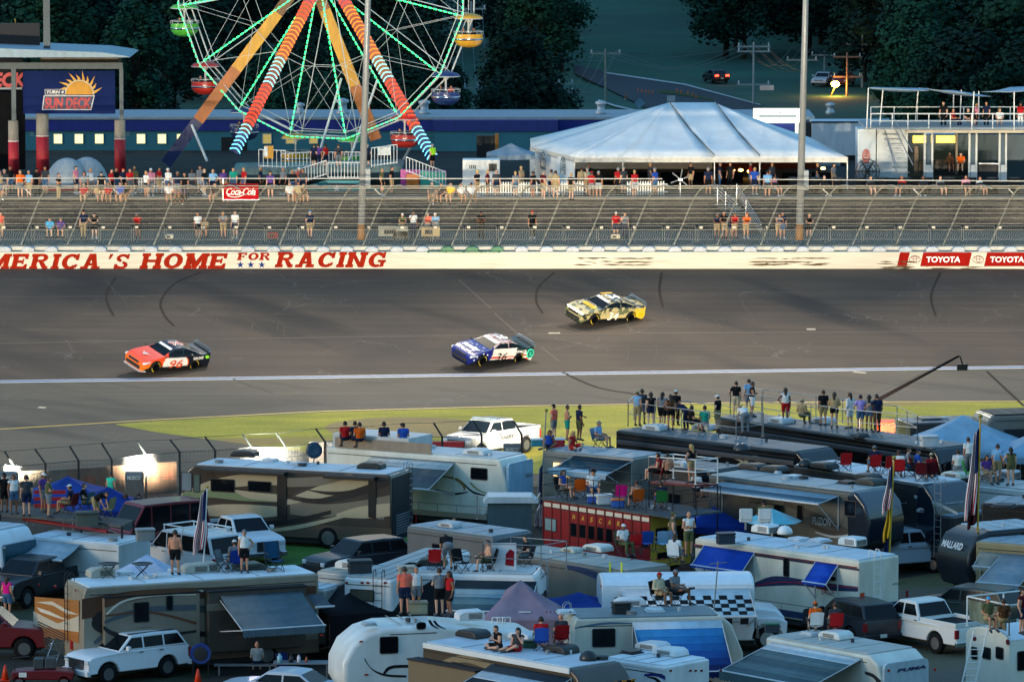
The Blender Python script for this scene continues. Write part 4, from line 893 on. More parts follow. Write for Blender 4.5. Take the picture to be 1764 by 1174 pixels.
# soft drink board on the fence
sg = thing('drink_sign', 'red board with white cursive soft drink lettering hung on the catch fence', 'sign', PY(415, 330, FY-.9))
w, h = 2.22, 1.0; g = MB(); g.box(-w/2, w/2, 0, .06, -h/2, h/2); g.build('board', mat('b01018', .9), sg)
g = MB(); text_on(g, 'Coca-Cola', (0, -.012, .02), (1, 0, .0), (0, 0, 1), .46, 1.86, bold=.012, shear=.35, spacing=.86)
for k in range(14):
    t0, t1 = k/14, (k+1)/14; f = lambda t: (-.85+1.7*t, -.012, -.28-.1*math.sin(t*6.0)); a, b = f(t0), f(t1); g.quad(a, b, (b[0], -.012, b[2]+.05), (a[0], -.012, a[2]+.05))
g.build('lettering', mat('f2f0ea', .5), sg)
g = MB(); g.box(-w/2-.05, w/2+.05, .065, .1, -h/2-.05, -h/2+.02); g.box(-w/2-.05, -w/2, .065, .1, -h/2, h/2+.3); g.build('sign_frame', M_GALV, sg)
# tall light poles
for u0, u1, nm in ((622, 634, 'left'), (1377, 1388, 'right')):
    y = FY+.5; a = PY(u0, 413, y); b = PY(u1, 0, y); d = (b-a); d = d*((b.z-a.z+14)/(b.z-a.z)); t = thing('light_pole', ('tall grey steel light pole in front of the big wheel' if nm == 'left' else 'tall grey steel light pole in front of the white marquee'), 'light pole', a)
    g = MB(); g.tube((0, 0, 0), d, .24, .14, 14); g.build('shaft', mat('a7abac', .45, .4, var=.08), t, True)
    z = 3.4 if nm == 'left' else 3.3; c = d*(z/d.z); g = MB(); g.box(c.x+.18, c.x+.5, -.2, .2, z-.1, z+1.15); g.build('junction_box', mat('8f979a', .5), t, bevel=.02)
    g = MB(); g.tube((0, 0, 0), d*(1.0/d.z), .27, .24, 14); g.build('base_sleeve', mat('8a6a4c', .8), t, True)
    g = MB(); g.box(d.x-1.2, d.x+1.2, -.2, .2, d.z-.1, d.z+.1); g.build('lamp_head', M_DARK, t)
    for aim in (-1, 1):
        L = bpy.data.lights.new('track_lamp', 'SPOT'); L.energy = POLE; L.spot_size = R(78); L.spot_blend = 1.0; L.shadow_soft_size = .5; L.color = (1, .86, .66)
        lo = bpy.data.objects.new('track_lamp', L); COL.objects.link(lo); lo.parent = t; lo.location = d+Vector((aim, -.4, 0)); lo.rotation_euler = Vector((aim*.62, -1, -.95)).to_track_quat('-Z', 'Y').to_euler()
# crowd barriers along the walkway
M_BAR = mat('7c7d76', .7, .2)
bt = thing('crowd_barrier', 'hooped steel crowd barrier standing along the walkway behind the track wall', 'barrier', (0, 0, 0), 0, 'steel crowd barriers along the walkway')
g = MB(); g.path([(-1.0, 0, 0), (-1.0, 0, .95), (-.92, 0, 1.05), (.92, 0, 1.05), (1.0, 0, .95), (1.0, 0, 0)], .022, 6); g.tube((-1, 0, .18), (1, 0, .18), .018, n=5); g.build('frame', M_BAR, bt)
g = MB(); [g.tube((-.9+i*.12, 0, .18), (-.9+i*.12, 0, 1.05), .009, n=4) for i in range(16)]; g.build('bars', M_BAR, bt)
for s in (-1, 1): g = MB(); g.box(s*.8-.025, s*.8+.025, -.3, .3, 0, .03); g.build('foot', M_GALV, bt)
g = MB(); g.box(-.9, -.7, -.03, -.02, .88, 1.02); g.build('tag_plate', mat('d9cdb8', .6), bt)
for i in range(31):
    x = PY(28+57.2*i, 400, YW+3.2).x; loc = (x, YW+3.2+(.1 if i % 3 else 0), ZK)
    if i == 0: bt.location = loc; cur = bt
    else: cur = dup(bt, loc, R(random.uniform(-2, 2)))
def BP(u, v, y): return PY(u, v, y)
bl = thing('concession_building', 'long low teal block building with navy band and small lit square windows', 'building', (0, 0, 0)); YBd = 402
M_TEAL = mat('3a7484', .8, var=.1, vs=.6); x0, x1 = BP(-30, 0, YBd).x, BP(1400, 0, YBd).x; zt = BP(0, 204, YBd).z
g = MB(); g.box(x0, x1, YBd, YBd+8, ZP-.2, zt-.45); g.build('wall', M_TEAL, bl)
g = MB(); g.box(x0-.1, x1+.1, YBd-.12, YBd+8.1, zt-.92, zt-.08); g.build('navy_band', mat('162a80', .7), bl)
g = MB(); g.box(x0-.2, x1+.2, YBd-.2, YBd+8.2, zt-.078, zt+.12); g.build('roof', mat('8f9ba3', .7), bl)
g = MB(); z = BP(0, 277, YBd).z; g.box(x0, x1, YBd-.012, YBd, z-.12, z+.12); g.build('red_band', mat('8a1c2c', .6), bl)
xb = BP(748, 0, YBd).x; g = MB(); g.box(xb, xb+9, YBd-.9, YBd-.2, ZP, zt-.44); g.build('wall_bay', M_TEAL, bl); g = MB(); g.box(xb-.08, xb+9.1, YBd-1.0, YBd-.13, zt-.9, zt-.07); g.build('navy_band', mat('22347c', .6), bl)
for u in (100, 136, 171, 243, 279, 312, 460, 500, 540, 908, 944):
    p = BP(u, 239, YBd); lit = u < 320; g = MB(); g.box(p.x-.29, p.x+.29, YBd-.03, YBd-.004, p.z-.33, p.z+.33); w_ = g.build('window', mat('f3e48e' if lit else 'b8a05a', .4, emit=.5 if lit else .16, var=.1), bl)
    g = MB(); [g.box(*k) for k in ((p.x-.34, p.x-.29, YBd-.06, YBd, p.z-.38, p.z+.38), (p.x+.29, p.x+.34, YBd-.06, YBd, p.z-.38, p.z+.38), (p.x-.29, p.x+.29, YBd-.06, YBd, p.z+.33, p.z+.38), (p.x-.29, p.x+.29, YBd-.06, YBd, p.z-.38, p.z-.33))]; g.build('window_frame', mat('b9c2bb', .6), w_)
for u, v, s in ((176, 197, .6), (517, 196, .8), (590, 190, 1.1), (731, 190, 1.0), (1035, 198, .95), (1430, 200, .8)):
    p = BP(u, 205, YBd+3); g = MB(); g.lathe([(.42*s, 0), (.42*s, .25), (.3*s, .3), (.3*s, .75*s), (.44*s, .8*s), (.44*s, .98*s), (.1, 1.1*s)], (p.x, YBd+3, zt+.1), 'z', 14); g.build('roof_ventilator', mat('a9b4bb', .5, .3), bl, True)
for i, u in enumerate((55, 220, 870)):
    p = BP(u, 228, YBd); g = MB(); [g.box(p.x-.14, p.x+.14, YBd-.02, YBd-.003, p.z-.28+k*.12, p.z-.22+k*.12) for k in range(5)]; g.build('louvre', mat('7e9aa2', .7), bl)
p = BP(400, 262, YBd); g = MB(); g.box(p.x-.8, p.x+1.1, YBd-.02, YBd-.003, ZP, p.z+1.1); g.build('doorway', M_BLACK, bl)
YS = 378
deck = thing('grandstand_deck', 'dark raised stand with steel roof on red and concrete columns', 'grandstand', (0, 0, 0))
for (u0, u1, vt, vr) in ((14, 32, 208, 237), (62, 84, 196, 228), (197, 216, 207, 233)):
    a, b = PY(u0, vt, YS), PY(u1, vr, YS); g = MB(); c = ((a.x+b.x)/2, YS, 0); r = (b.x-a.x)/2
    g.lathe([(r, ZP), (r*1.0, a.z)], c, 'z', 18); cm = g.build('column', mat('9a8f80', .9, var=.2), deck, True)
    g = MB(); g.lathe([(r+.012, ZP), (r+.012, b.z-.16)], c, 'z', 18); g.build('red_wrap', mat('b0202c', .6), cm, True)
    g = MB(); g.lathe([(r+.016, b.z-.28), (r+.016, b.z-.19)], c, 'z', 18); g.build('white_ring', mat('e2dcd2', .6), cm, True)
def slabpx(g, u0, v0, u1, v1, y, d): a, b = PY(u0, v1, y), PY(u1, v0, y); g.box(a.x, b.x, y, y+d, a.z, b.z)
g = MB(); a = PY(-40, 88, YS-2); b = PY(224, 99, YS-2); c = PY(196, 90, YS+6); g.prism([(a.x, b.z), (b.x, b.z), (b.x-.3, b.z+.1), (c.x-.2, a.z-.1), (a.x, a.z+.25)], YS-2, YS+7); g.build('roof', mat('8fa4b0', .6, .2, var=.1), deck)
g = MB(); slabpx(g, -40, 108, 211, 119, YS-.4, .5); g.build('beam', mat('4d5a60', .6), deck)
g = MB(); slabpx(g, 70, 99.5, 204, 109, YS+1, 3); g.build('ceiling_panel', mat('6f665c', .8), deck)
for u0, u1, v0, v1 in ((20, 27, 118, 210), (206, 212, 112, 208), (75, 85, -60, 93)):
    g = MB(); slabpx(g, u0, v0, u1, v1, YS-.2, .25); g.build('post', mat('3c4a52', .5, .3), deck)
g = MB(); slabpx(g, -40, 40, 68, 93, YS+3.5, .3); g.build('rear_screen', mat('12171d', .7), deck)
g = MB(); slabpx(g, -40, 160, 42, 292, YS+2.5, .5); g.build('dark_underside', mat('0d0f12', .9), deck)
def sunburst(parent, c, R_, hexc='e2a92e'):
    n = 11; g = MB()
    for i in range(n):
        a = math.pi*(i+.1)/n; b = math.pi*(i+.9)/n; m = math.pi*(i+.5)/n+.12; L = R_*(1.5 if i % 2 else 1.78)
        g.quad(*[(c[0]+math.cos(t)*r, c[1]-.008, c[2]+math.sin(t)*r) for t, r in ((a, R_), (m-.14, R_*1.25), (m+.05, L), (m+.0, R_*1.25), (b, R_))])
    g.build('sun_ray', mat(hexc, .6), parent)
    g = MB(); g.quad(*[(c[0]+math.cos(math.pi*i/16)*R_*1.08, c[1]-.012, c[2]+math.sin(math.pi*i/16)*R_*1.08) for i in range(17)]); g.build('sun_rim', mat('cfc9ae', .6), parent)
    g = MB(); g.quad(*[(c[0]+math.cos(math.pi*i/16)*R_, c[1]-.016, c[2]+math.sin(math.pi*i/16)*R_) for i in range(17)]); g.build('sun_disc', mat('d99a26', .6, var=.2, vs=2), parent)
def board(label, u0, v0, u1, v1, y, uc, first):
    a, b = PY(u0, v1, y), PY(u1, v0, y); t = thing('deck_sign', label, 'sign', (0, 0, 0)); g = MB(); g.box(a.x, b.x, y, y+.2, a.z, b.z); g.build('board', mat('12265e' if first else '1c2026', .8), t)
    k = 1 if first else 1.25; c = PY(uc+20*k if first else 20, 163 if first else 84, y-.01); sunburst(t, c, .95*k)
    if first:
        c2 = PY(uc, 177, y-.01)
        for (dx, dz, w, h, hexc, off) in ((0, 0, 3.55, 1.02, 'd9dde2', .02), (0, 0, 3.42, .9, '1c2c5a', .024)):
            g = MB(); g.prism([(c2.x-w/2-.05, c2.z-h/2), (c2.x+w/2-.15, c2.z-h/2), (c2.x+w/2+.1, c2.z+h/2), (c2.x-w/2+.1, c2.z+h/2)], y-off-.01, y-off); g.build('badge', mat(hexc, .5), t)
        g = MB(); text_on(g, 'SUN DECK', (c2.x, y-.04, c2.z), (1, 0, 0), (0, 0, 1), .74, 3.25, bold=.045, shear=.12); g.build('lettering', mat('c32a35', .5), t)
        c3 = PY(uc-22, 158.5, y-.01); g = MB(); g.box(c3.x-.72, c3.x+.72, y-.02, y-.012, c3.z-.19, c3.z+.19); g.build('badge', mat('d9dde2', .5), t)
        g = MB(); g.box(c3.x-.69, c3.x+.69, y-.026, y-.021, c3.z-.165, c3.z+.165); g.build('badge', mat('1c2c5a', .5), t)
        g = MB(); text_on(g, 'TURN 4', (c3.x, y-.03, c3.z), (1, 0, 0), (0, 0, 1), .2, 1.2, bold=.03, shear=.15); g.build('lettering', mat('e6e8ea', .5), t)
    else:
        c2 = PY(6, 137, y-.01); g = MB(); text_on(g, 'DECK', (c2.x, y-.03, c2.z), (1, 0, 0), (0, 0, 1), .95, 3.2, bold=.05, shear=.12); g.build('lettering', mat('b82833', .5), t)
        c2 = PY(16, 153, y-.01); g = MB(); g.box(c2.x-2.5, c2.x+.9, y-.02, y-.01, c2.z-.07, c2.z+.07); g.build('white_line', mat('c9cdd2', .5), t)
    return t
board('blue stand board with yellow sun reading turn 4 sun deck', 40, 122, 198, 196, YS+2, 117, True)
board('cropped dark board with yellow sun at the left edge of the picture', -60, 42, 39, 160, YS+4.5, 0, False)
YWH = 380.0; hub = PY(560, -36, YWH); RW = 11.2; TW = R(-24)          # the wheel faces a little to the right
wheel = thing('ferris_wheel', 'giant fairground wheel with green lamps on spokes and coloured gondolas', 'ferris wheel', hub, TW)
NG = 16; PH = R(10.5); M_WS = mat('c9cfd2', .4, .2, var=.06)
def rimp(k, y, r=RW): a = -math.pi/2+PH+2*math.pi*k/NG; return Vector((r*math.cos(a)*1.0, y, r*math.sin(a)))
M_LG = mat('1ee064', emit=1.5, var=0); M_LC = mat('6ff0ec', emit=.75, var=0); M_LR = mat('ff3012', emit=1.0, var=0); M_LO = mat('ff6a12', emit=.9, var=0)
for s, y in ((0, -.9), (1, .9)):
    for k in range(NG):
        a, b = rimp(k, y), rimp(k+1, y); g = MB(); g.tube(a, b, .06, n=6); g.tube(rimp(k, y, RW-.42), rimp(k+1, y, RW-.42), .03, n=5); g.build('rim_segment', M_WS, wheel)
        g = MB(); g.tube((0, y, 0), a, .036, n=6); c = rimp(k, y, RW*.55); e = rimp(k+1, y, RW*.55); g.tube(c, e, .02, n=5); e2 = rimp(k+1, y, RW*.8); g.tube(c, rimp(k+1, y, RW*.97), .015, n=4); g.tube(e, rimp(k, y, RW*.97), .015, n=4); g.build('spoke', M_WS, wheel)
        if s == 0:
            g = MB(); n = 29
            for i in range(1, n-1):
                p = Vector((0, y-.09, 0)).lerp(a+Vector((0, -.09, 0)), (i+.5)/n); d = a.normalized()*.11; q = d.cross(Vector((0, 1, 0))).normalized()*.045; g.add([p-d-q, p+d-q, p+d+q, p-d+q, p-d-q+Vector((0, .03, 0)), p+d-q+Vector((0, .03, 0)), p+d+q+Vector((0, .03, 0)), p-d+q+Vector((0, .03, 0))], [(0, 1, 2, 3), (4, 7, 6, 5), (0, 4, 5, 1), (2, 6, 7, 3), (1, 5, 6, 2), (0, 3, 7, 4)])
            g.build('spoke_lamps', M_LG, wheel)
            g = MB(); n = 11; dd = (b-a).normalized()
            for i in range(n):
                p = a.lerp(b, (i+.5)/n)+Vector((0, -.1, 0)); g.tube(p-dd*.09, p+dd*.09, .035, n=5)
            g.build('rim_lamps', M_LG, wheel)
for k in range(NG):
    g = MB(); g.tube(rimp(k, -.9), rimp(k, .9), .05, n=6); g.build('cross_tube', M_WS, wheel)
g = MB(); g.tube((0, -1.6, 0), (0, 1.6, 0), .35, n=16); g.build('hub', M_STEEL, wheel)
gon_cols = ['4fae3e', 'b8302a', '20366e', 'd9a02c']
gk = 0; Mw = Matrix.Rotation(TW, 4, 'Z')
gprotos = {}
gond = []
for k in range(NG):
    a = -math.pi/2+PH+2*math.pi*k/NG
    if math.sin(a) > .25: continue
    hc = {0: '4fae3e', 1: 'b8302a', 2: '20366e', 3: 'd9a02c', 4: 'b8302a', 15: 'd9a02c', 14: '20366e', 13: 'b8302a', 12: '4fae3e'}.get(k, gon_cols[k % 4])
    cn = {'4fae3e': 'green', 'b8302a': 'red', '20366e': 'navy', 'd9a02c': 'yellow'}[hc]
    pw = hub+(Mw @ rimp(k, 0)); where = {0: 'at the bottom', 1: 'just right of the bottom', 2: 'lower right', 3: 'right', 4: 'at the right edge', 15: 'lower left over the stairs', 14: 'lower left above the ramp', 13: 'on the left', 12: 'high on the left'}.get(k, 'up high')
    t = thing('gondola', f'{cn} round fairground wheel gondola with canopy, {where} of the wheel', 'gondola', pw, TW, 'gondolas of the giant wheel')
    g = MB(); g.lathe([(0, .16), (.35, .14), (.8, .02), (.98, -.12), (1.0, -.17), (.94, -.15), (.3, 0)], (0, 0, 0), 'z', 20); g.build('canopy', mat(hc, .45), t, True)
    g = MB(); g.lathe([(1.0, -.17), (1.02, -.2), (.98, -.23), (.94, -.2)], (0, 0, 0), 'z', 20); g.build('canopy_rim', M_WS, t, True)
    g = MB(); g.tube((0, 0, -.15), (0, 0, -1.2), .07, n=8); g.tube((0, 0, -.5), (.25, 0, -.2), .04); g.tube((0, 0, -.5), (-.25, 0, -.2), .04); g.build('hanger', M_WS, t)
    g = MB(); g.lathe([(.98, -1.28), (1.0, -1.5), (.97, -1.75), (.8, -2.0), (.45, -2.16), (0, -2.2)], (0, 0, 0), 'z', 20); g.lathe([(.98, -1.28), (.92, -1.28), (.9, -1.7), (.6, -1.9), (0, -1.95)], (0, 0, 0), 'z', 20); g.build('tub', mat(hc, .4, coat=.3), t, True)
    g = MB(); g.lathe([(1.005, -1.55), (1.02, -1.6), (1.0, -1.68)], (0, 0, 0), 'z', 20); g.build('chrome_band', M_CHROME, t, True)
    g = MB(); [g.tube((1.0*math.cos(q), 1.0*math.sin(q), -1.28), (1.0*math.cos(q), 1.0*math.sin(q), -1.08), .012, n=4) for q in [2*math.pi*i/12 for i in range(12)]]
    g.path([(1.0*math.cos(q), 1.0*math.sin(q), -1.08) for q in [2*math.pi*i/20 for i in range(21)]], .02, 5); g.build('guard_ring', M_WS, t)
    gond.append((k, pw, where))
# A-frame legs: front pair with lamp chevrons, rear pair plain
def fromto(u0, v0, u1, v1, y0, y1): return PY(u0, v0, y0), PY(u1, v1, y1)
wf = thing('wheel_support', 'four leaning painted wheel supports, front pair with chevron lamp strips', 'support frame', (0, 0, 0))
def leg(p, q, w, cols, lamps=None, name='support_leg'):
    d = (q-p); L = d.length; dn = d.normalized(); sx = dn.cross(Vector((0, 1, 0))).normalized(); sy = dn.cross(sx).normalized(); z = 0; first = None; nc = len(cols)
    for i, (f0, f1, h) in enumerate(cols):
        A, B = p+d*f0, p+d*f1; g = MB(); vs = []
        for c in (A, B): vs += [c+sx*(a*w/2)+sy*(b*w/2) for a, b in ((-1, -1), (1, -1), (1, 1), (-1, 1))]
        g.add(vs, [(0, 1, 2, 3), (7, 6, 5, 4), (0, 4, 5, 1), (1, 5, 6, 2), (2, 6, 7, 3), (3, 7, 4, 0)]); o = g.build(name if first is None else 'painted_section', mat(h, .5, var=.15), first or wf)
        if first is None: first = o
    if lamps:
        for i in range(lamps[1]):
            f = (i+.5)/lamps[1]; c = p+d*f; h = [m for a, b, m in lamps[0] if a <= f < b]
            if not h: continue
            g = MB(); up = dn; off = Vector((0, -w/2-.05, 0))
            for s in (-1, 1):
                for j in range(3):
                    t0, t1 = j/3, (j+1)/3; A = c+sx*(s*w*.5*t0)+dn*(.16-.2*t0*t0)+off; B = c+sx*(s*w*.5*t1)+dn*(.16-.2*t1*t1)+off; g.tube(A, B, .028, n=5)
            g.build('lamp_chevron', h[0], first)
yF, yR = YWH-2.6, YWH+2.6
yel, ora, red_, blu = 'd8981c', 'b0601c', '7a2018', '12286a'
leg(PY(404, 262, yF), PY(552, -36, yF), .78, [(0, .12, blu), (.12, .5, red_), (.5, .86, '8a4818'), (.86, 1.0, '8a3a4a')], ([(.0, .17, M_LC), (.17, .38, M_LR), (.38, .54, M_LC), (.54, .78, M_LO), (.78, .9, M_LR), (.9, 1, M_LC)], 44))
leg(PY(746, 272, yF), PY(572, -36, yF), .78, [(0, .17, blu), (.17, .47, red_), (.47, .85, '8a4818'), (.85, 1.0, '8a3a4a')], ([(.0, .17, M_LC), (.17, .43, M_LR), (.43, .56, M_LC), (.56, .84, M_LO), (.84, .9, M_LR), (.9, 1, M_LC)], 46))
leg(PY(286, 282, yR), PY(540, -60, yR), .8, [(0, .22, '1b2c60'), (.22, .48, ora), (.48, .76, yel), (.76, 1.0, '7a4a2a')])
leg(PY(648, 240, yR), PY(525, -70, yR), .8, [(0, .3, ora), (.3, .72, yel), (.72, 1.0, '9a5a28')])
for (a, b) in (((544, 284), (588, 135)), ((600, 282), (650, 138)), ((690, 285), (712, 245)), ((357, 278), (330, 215))):
    g = MB(); g.tube(PY(*a, yF+.3), PY(*b, yF+1.5), .09, n=6); g.build('strut', M_WS, wf)
# ride platform, ramps, rails
pf = thing('ride_platform', 'teal fairground ride platform with painted star and ramps', 'ride platform', (0, 0, 0)); YP = 369.0
def pplate(pts, y, d, h, name='panel'):
    q = [PY(u, v, y) for u, v in pts]; g = MB(); g.prism([(p.x, p.z) for p in q], y, y+d); return g.build(name, mat(h, .5, var=.12), pf)
pplate([(520, 334), (520, 322), (565, 310), (622, 311), (640, 322), (694, 335), (690, 338)], YP-4, .12, '1f7f86', 'ramp_panel')
pplate([(565, 337), (565, 312), (622, 312), (622, 337)], YP-4.2, .1, '2a949a', 'star_panel')
c = PY(580, 325, YP-4.32); g = MB(); g.quad(*[(c.x+(.3 if i % 2 == 0 else .12)*math.sin(i*math.pi/5), c.y, c.z+(.3 if i % 2 == 0 else .12)*math.cos(i*math.pi/5)) for i in range(10)]); g.build('star', mat('d8e2e4', .5), pf)
for v in (316, 331): a, b = PY(567, v, YP-4.32), PY(690, v+4, YP-4.32); g = MB(); g.quad((a.x, a.y, a.z), (b.x, a.y, b.z), (b.x, a.y, b.z-.06), (a.x, a.y, a.z-.06)); g.build('red_trim', mat('a02030', .5), pf)
pplate([(400, 292), (560, 288), (694, 286), (694, 296), (560, 299), (400, 302)], YP, 6, '2d5b64', 'platform_floor')
pplate([(690, 292), (768, 294), (768, 330), (690, 330)], YP-2, .4, 'c04a9a', 'painted_panel'); pplate([(724, 294), (766, 296), (766, 328), (724, 328)], YP-2.3, .2, '3fae9a', 'painted_panel'); pplate([(700, 300), (722, 300), (722, 328), (700, 328)], YP-2.3, .2, 'd8782a', 'painted_panel')
def rails(u0, v0, u1, v1, h, y, n, label):
    a, b = PY(u0, v0, y), PY(u1, v1, y); t = thing('ride_railing', label, 'railing', a, 0, 'white railings around the wheel platform'); d = b-a; up = Vector((0, 0, h))
    g = MB(); g.tube(up, up+d, .03); g.tube(Vector((0, 0, .1)), d+Vector((0, 0, .1)), .03); g.build('rail', M_WHITE, t)
    g = MB(); [g.tube(d*(i/n), d*(i/n)+up, .022, n=5) for i in range(n+1)]; g.build('balusters', M_WHITE, t)
for a in ((500, 322, 562, 302, 1.0, YP-4.5, 12, 'sloping white railing on the left ramp of the wheel platform'), (565, 308, 622, 308, 1.1, YP-4.5, 10, 'white railing behind the star panel of the wheel platform'), (640, 288, 684, 282, 1.3, YP-1, 8, 'white railing left of the notice on the wheel platform'), (446, 288, 492, 290, 1.2, YP-1, 6, 'white cage railing beside the yellow gondola'),
          (485, 290, 560, 286, 1.0, YP+1.5, 12, 'white railing on the platform behind the queue'), (700, 296, 768, 322, 1.0, YP-3, 12, 'white railing on the right ramp of the wheel platform'), (560, 286, 640, 286, .95, YP+1.5, 12, 'white railing below the green gondola')): rails(*a)
p = PY(662, 260, YP-1.5); nb = thing('notice_board', 'small white notice board on the railing under the wheel', 'sign', p); g = MB(); g.box(-.42, .42, 0, .04, -.28, .28); g.build('board', mat('dfe5e2'), nb); g = MB(); [g.box(-.32, .32, -.006, -.003, -.2+i*.08, -.18+i*.08) for i in range(6)]; g.build('text_lines', mat('7c8a8c'), nb)
p = PY(458, 262, YP-1.2); nb = thing('info_panel', 'yellow panel with white notice beside the yellow gondola', 'sign', p); g = MB(); g.box(-.1, .5, 0, .05, -.42, .42); g.build('board', mat('c9902a'), nb); g = MB(); g.box(-.12, .12, -.02, -.004, -.3, .38); g.build('notice', mat('d5dbdc'), nb)
# inflatable domes, generator, small tents, bounce
for (u, r, nm) in ((116, 1.55, 'left'), (150, 1.5, 'right')):
    p = PY(u, 318, 366+(.8 if nm == 'right' else 0)); t = thing('inflatable_dome', f'pale grey inflatable dome, the {nm} one of two between the red columns', 'inflatable dome', (p.x, p.y, ZP)); g = MB(); g.ell((0, 0, 0), (r, r*.8, 2.15), 24, 14); t2 = g.build('dome', mat('8f9ca4', .6, var=.06), t, True)
    g = MB(); g.lathe([(r+.02, 0), (r+.12, .1), (r+.02, .22)], (0, 0, 0), 'z', 24); g.build('base_tube', mat('a02028', .6), t, True)
p = PY(829, 290, 366); t = thing('generator_trailer', 'white boxy generator with black screen beside the picket fence', 'generator', (p.x, p.y, ZP)); g = MB(); g.box(-1.25, 1.25, 0, 1.6, .35, 2.0); g.build('housing', M_WHITE, t, bevel=.03); g = MB(); g.box(.5, 1.05, -.02, -.002, 1.25, 1.75); g.build('screen', M_BLACK, t)
g = MB(); [g.box(-.8+i*.12, -.74+i*.12, -.02, -.002, 1.4, 1.65) for i in range(4)]; g.build('vent', M_DARK, t); g = MB(); g.box(-1.1, 1.1, .2, 1.4, 0, .35); g.build('skid', M_DARK, t)
for (u, col, lab) in ((880, '8a9aa6', 'small grey canopy tent left of the big white marquee'),):
    p = PY(u, 290, 372); canopy(lab, (p.x, p.y), 3.3, 3, 1.95, .75, 0, col, z=ZP)
p = PY(735, 262, 372); t = thing('dark_cabinet', 'tall black cabinet with an orange side behind the generator', 'cabinet', (PY(843, 290, 385).x, 385, ZP)); g = MB(); g.box(-.9, .4, 0, .8, 0, 2.3); g.build('body', M_BLACK, t); g = MB(); g.box(.41, .66, 0, .8, 0, 2.4); g.build('side', mat('b8742a'), t)
# picket fences
def picket(u0, u1, vt, y, label):
    a, b = PY(u0, vt, y), PY(u1, vt, y); t = thing('picket_fence', label, 'picket fence', (a.x, y, ZP), 0, 'white picket fences at the plaza edge'); L = b.x-a.x; h = 1.02; g = MB(); n = int(L/.17)
    for i in range(n): x = i*.17; g.prism([(x, .08), (x+.09, .08), (x+.09, h-.06), (x+.045, h), (x, h-.06)], 0, .03)
    g.build('pickets', M_WHITE, t); g = MB(); g.box(0, L, .032, .07, .25, .33); g.box(0, L, .032, .07, .75, .83); g.build('stringer', M_WHITE, t)
for k in ((795, 932, 318, 359.8, 'white picket fence below the generator left of the marquee'), (1080, 1150, 312, 360.5, 'white picket fence piece beside the wheelchair under the marquee'), (225, 310, 308, 362.5, 'white picket fence piece behind the crowd on the left'), (936, 1010, 300, 360.5, 'white picket fence piece in front of the marquee side wall')): picket(*k)
mq = thing('marquee', 'big white frame marquee with arched windows and dark roof straps', 'marquee', (0, 0, 0)); M_PVC = mat('e6e8e6', .85, var=.07, vs=.9)
yf, yb_ = 366.0, 384.0
c0, c1, c2, c3 = PY(914, 263, yf+8), PY(990, 268, yf), PY(1073, 271, yf), PY(1460, 272, yf)
pk0, pk1 = PY(1152, 177, yf+9), PY(1231, 177, yf+9); zc = c2.z
FL = Vector((c1.x, yf, zc)); FR = Vector((c3.x, yf, zc)); M1, M2 = Vector((PY(1231, 271, yf).x, yf, zc)), Vector((PY(1309, 271, yf).x, yf, zc)); PKa, PKb = Vector((pk0.x, yf+9, pk0.z)), Vector((pk1.x, yf+9, pk0.z))
BL, BR = Vector((c0.x, yf+9.5, zc)), Vector((c3.x-1.5, yb_+1, zc)); LM = Vector((PY(1073, 271, yf).x, yf, zc))
def sheet(mbp, pts, name, m=M_PVC, N=6):
    a, b, c, d = pts if len(pts) == 4 else (*pts, pts[-1]); g = MB()
    for i in range(N):
        for j in range(N):
            def q(u, v): p = a.lerp(b, u).lerp(d.lerp(c, u), v); p = Vector(p); p.z -= .22*math.sin(math.pi*v)*(.35+.65*math.sin(math.pi*u)); return p
            g.quad(q(i/N, j/N), q((i+1)/N, j/N), q((i+1)/N, (j+1)/N), q(i/N, (j+1)/N))
    o = g.build(name, m, mbp, True); s_ = o.modifiers.new('s', 'SOLIDIFY'); s_.thickness = .02; return o
sheet(mq, [BL, FL, PKa], 'roof_panel'); sheet(mq, [FL, LM, PKa], 'roof_panel'); sheet(mq, [LM, M1, PKa], 'roof_panel'); sheet(mq, [M1, M2, PKb, PKa], 'roof_panel'); sheet(mq, [M2, FR, PKb], 'roof_panel'); sheet(mq, [FR, BR, PKb], 'roof_panel'); sheet(mq, [BR, Vector((BL.x, yb_, zc)), PKa, PKb][::1], 'roof_panel'); sheet(mq, [Vector((BL.x, yb_, zc)), BL, PKa], 'roof_panel')
for a, b in ((M1, PKa), (M2, PKb)): g = MB(); up = Vector((0, -.05, .12)); mid = a.lerp(b, .5)-Vector((0, 0, .2)); g.path([a+up, mid+up, b+up], .035, 5); g.build('roof_strap', mat('4a5258', .8), mq)
for a, b in ((BL, FL), (FL, LM), (LM, M1), (M1, M2), (M2, FR), (FR, BR)):
    g = MB(); K = 8
    for i in range(K):
        p, q = a.lerp(b, i/K), a.lerp(b, (i+1)/K); sp = .04*math.sin(math.pi*i/K*2); g.quad(p, q, q-Vector((0, 0, .34)), p-Vector((0, 0, .34)))
    o = g.build('valance', mat('d9d4c8', .5), mq); s_ = o.modifiers.new('s', 'SOLIDIFY'); s_.thickness = .02
for p in (FL, LM, M1, M2, FR, BL): g = MB(); g.tube((p.x, p.y+.1, ZP), (p.x, p.y+.1, zc), .06, n=8); g.build('leg', M_GALV, mq)
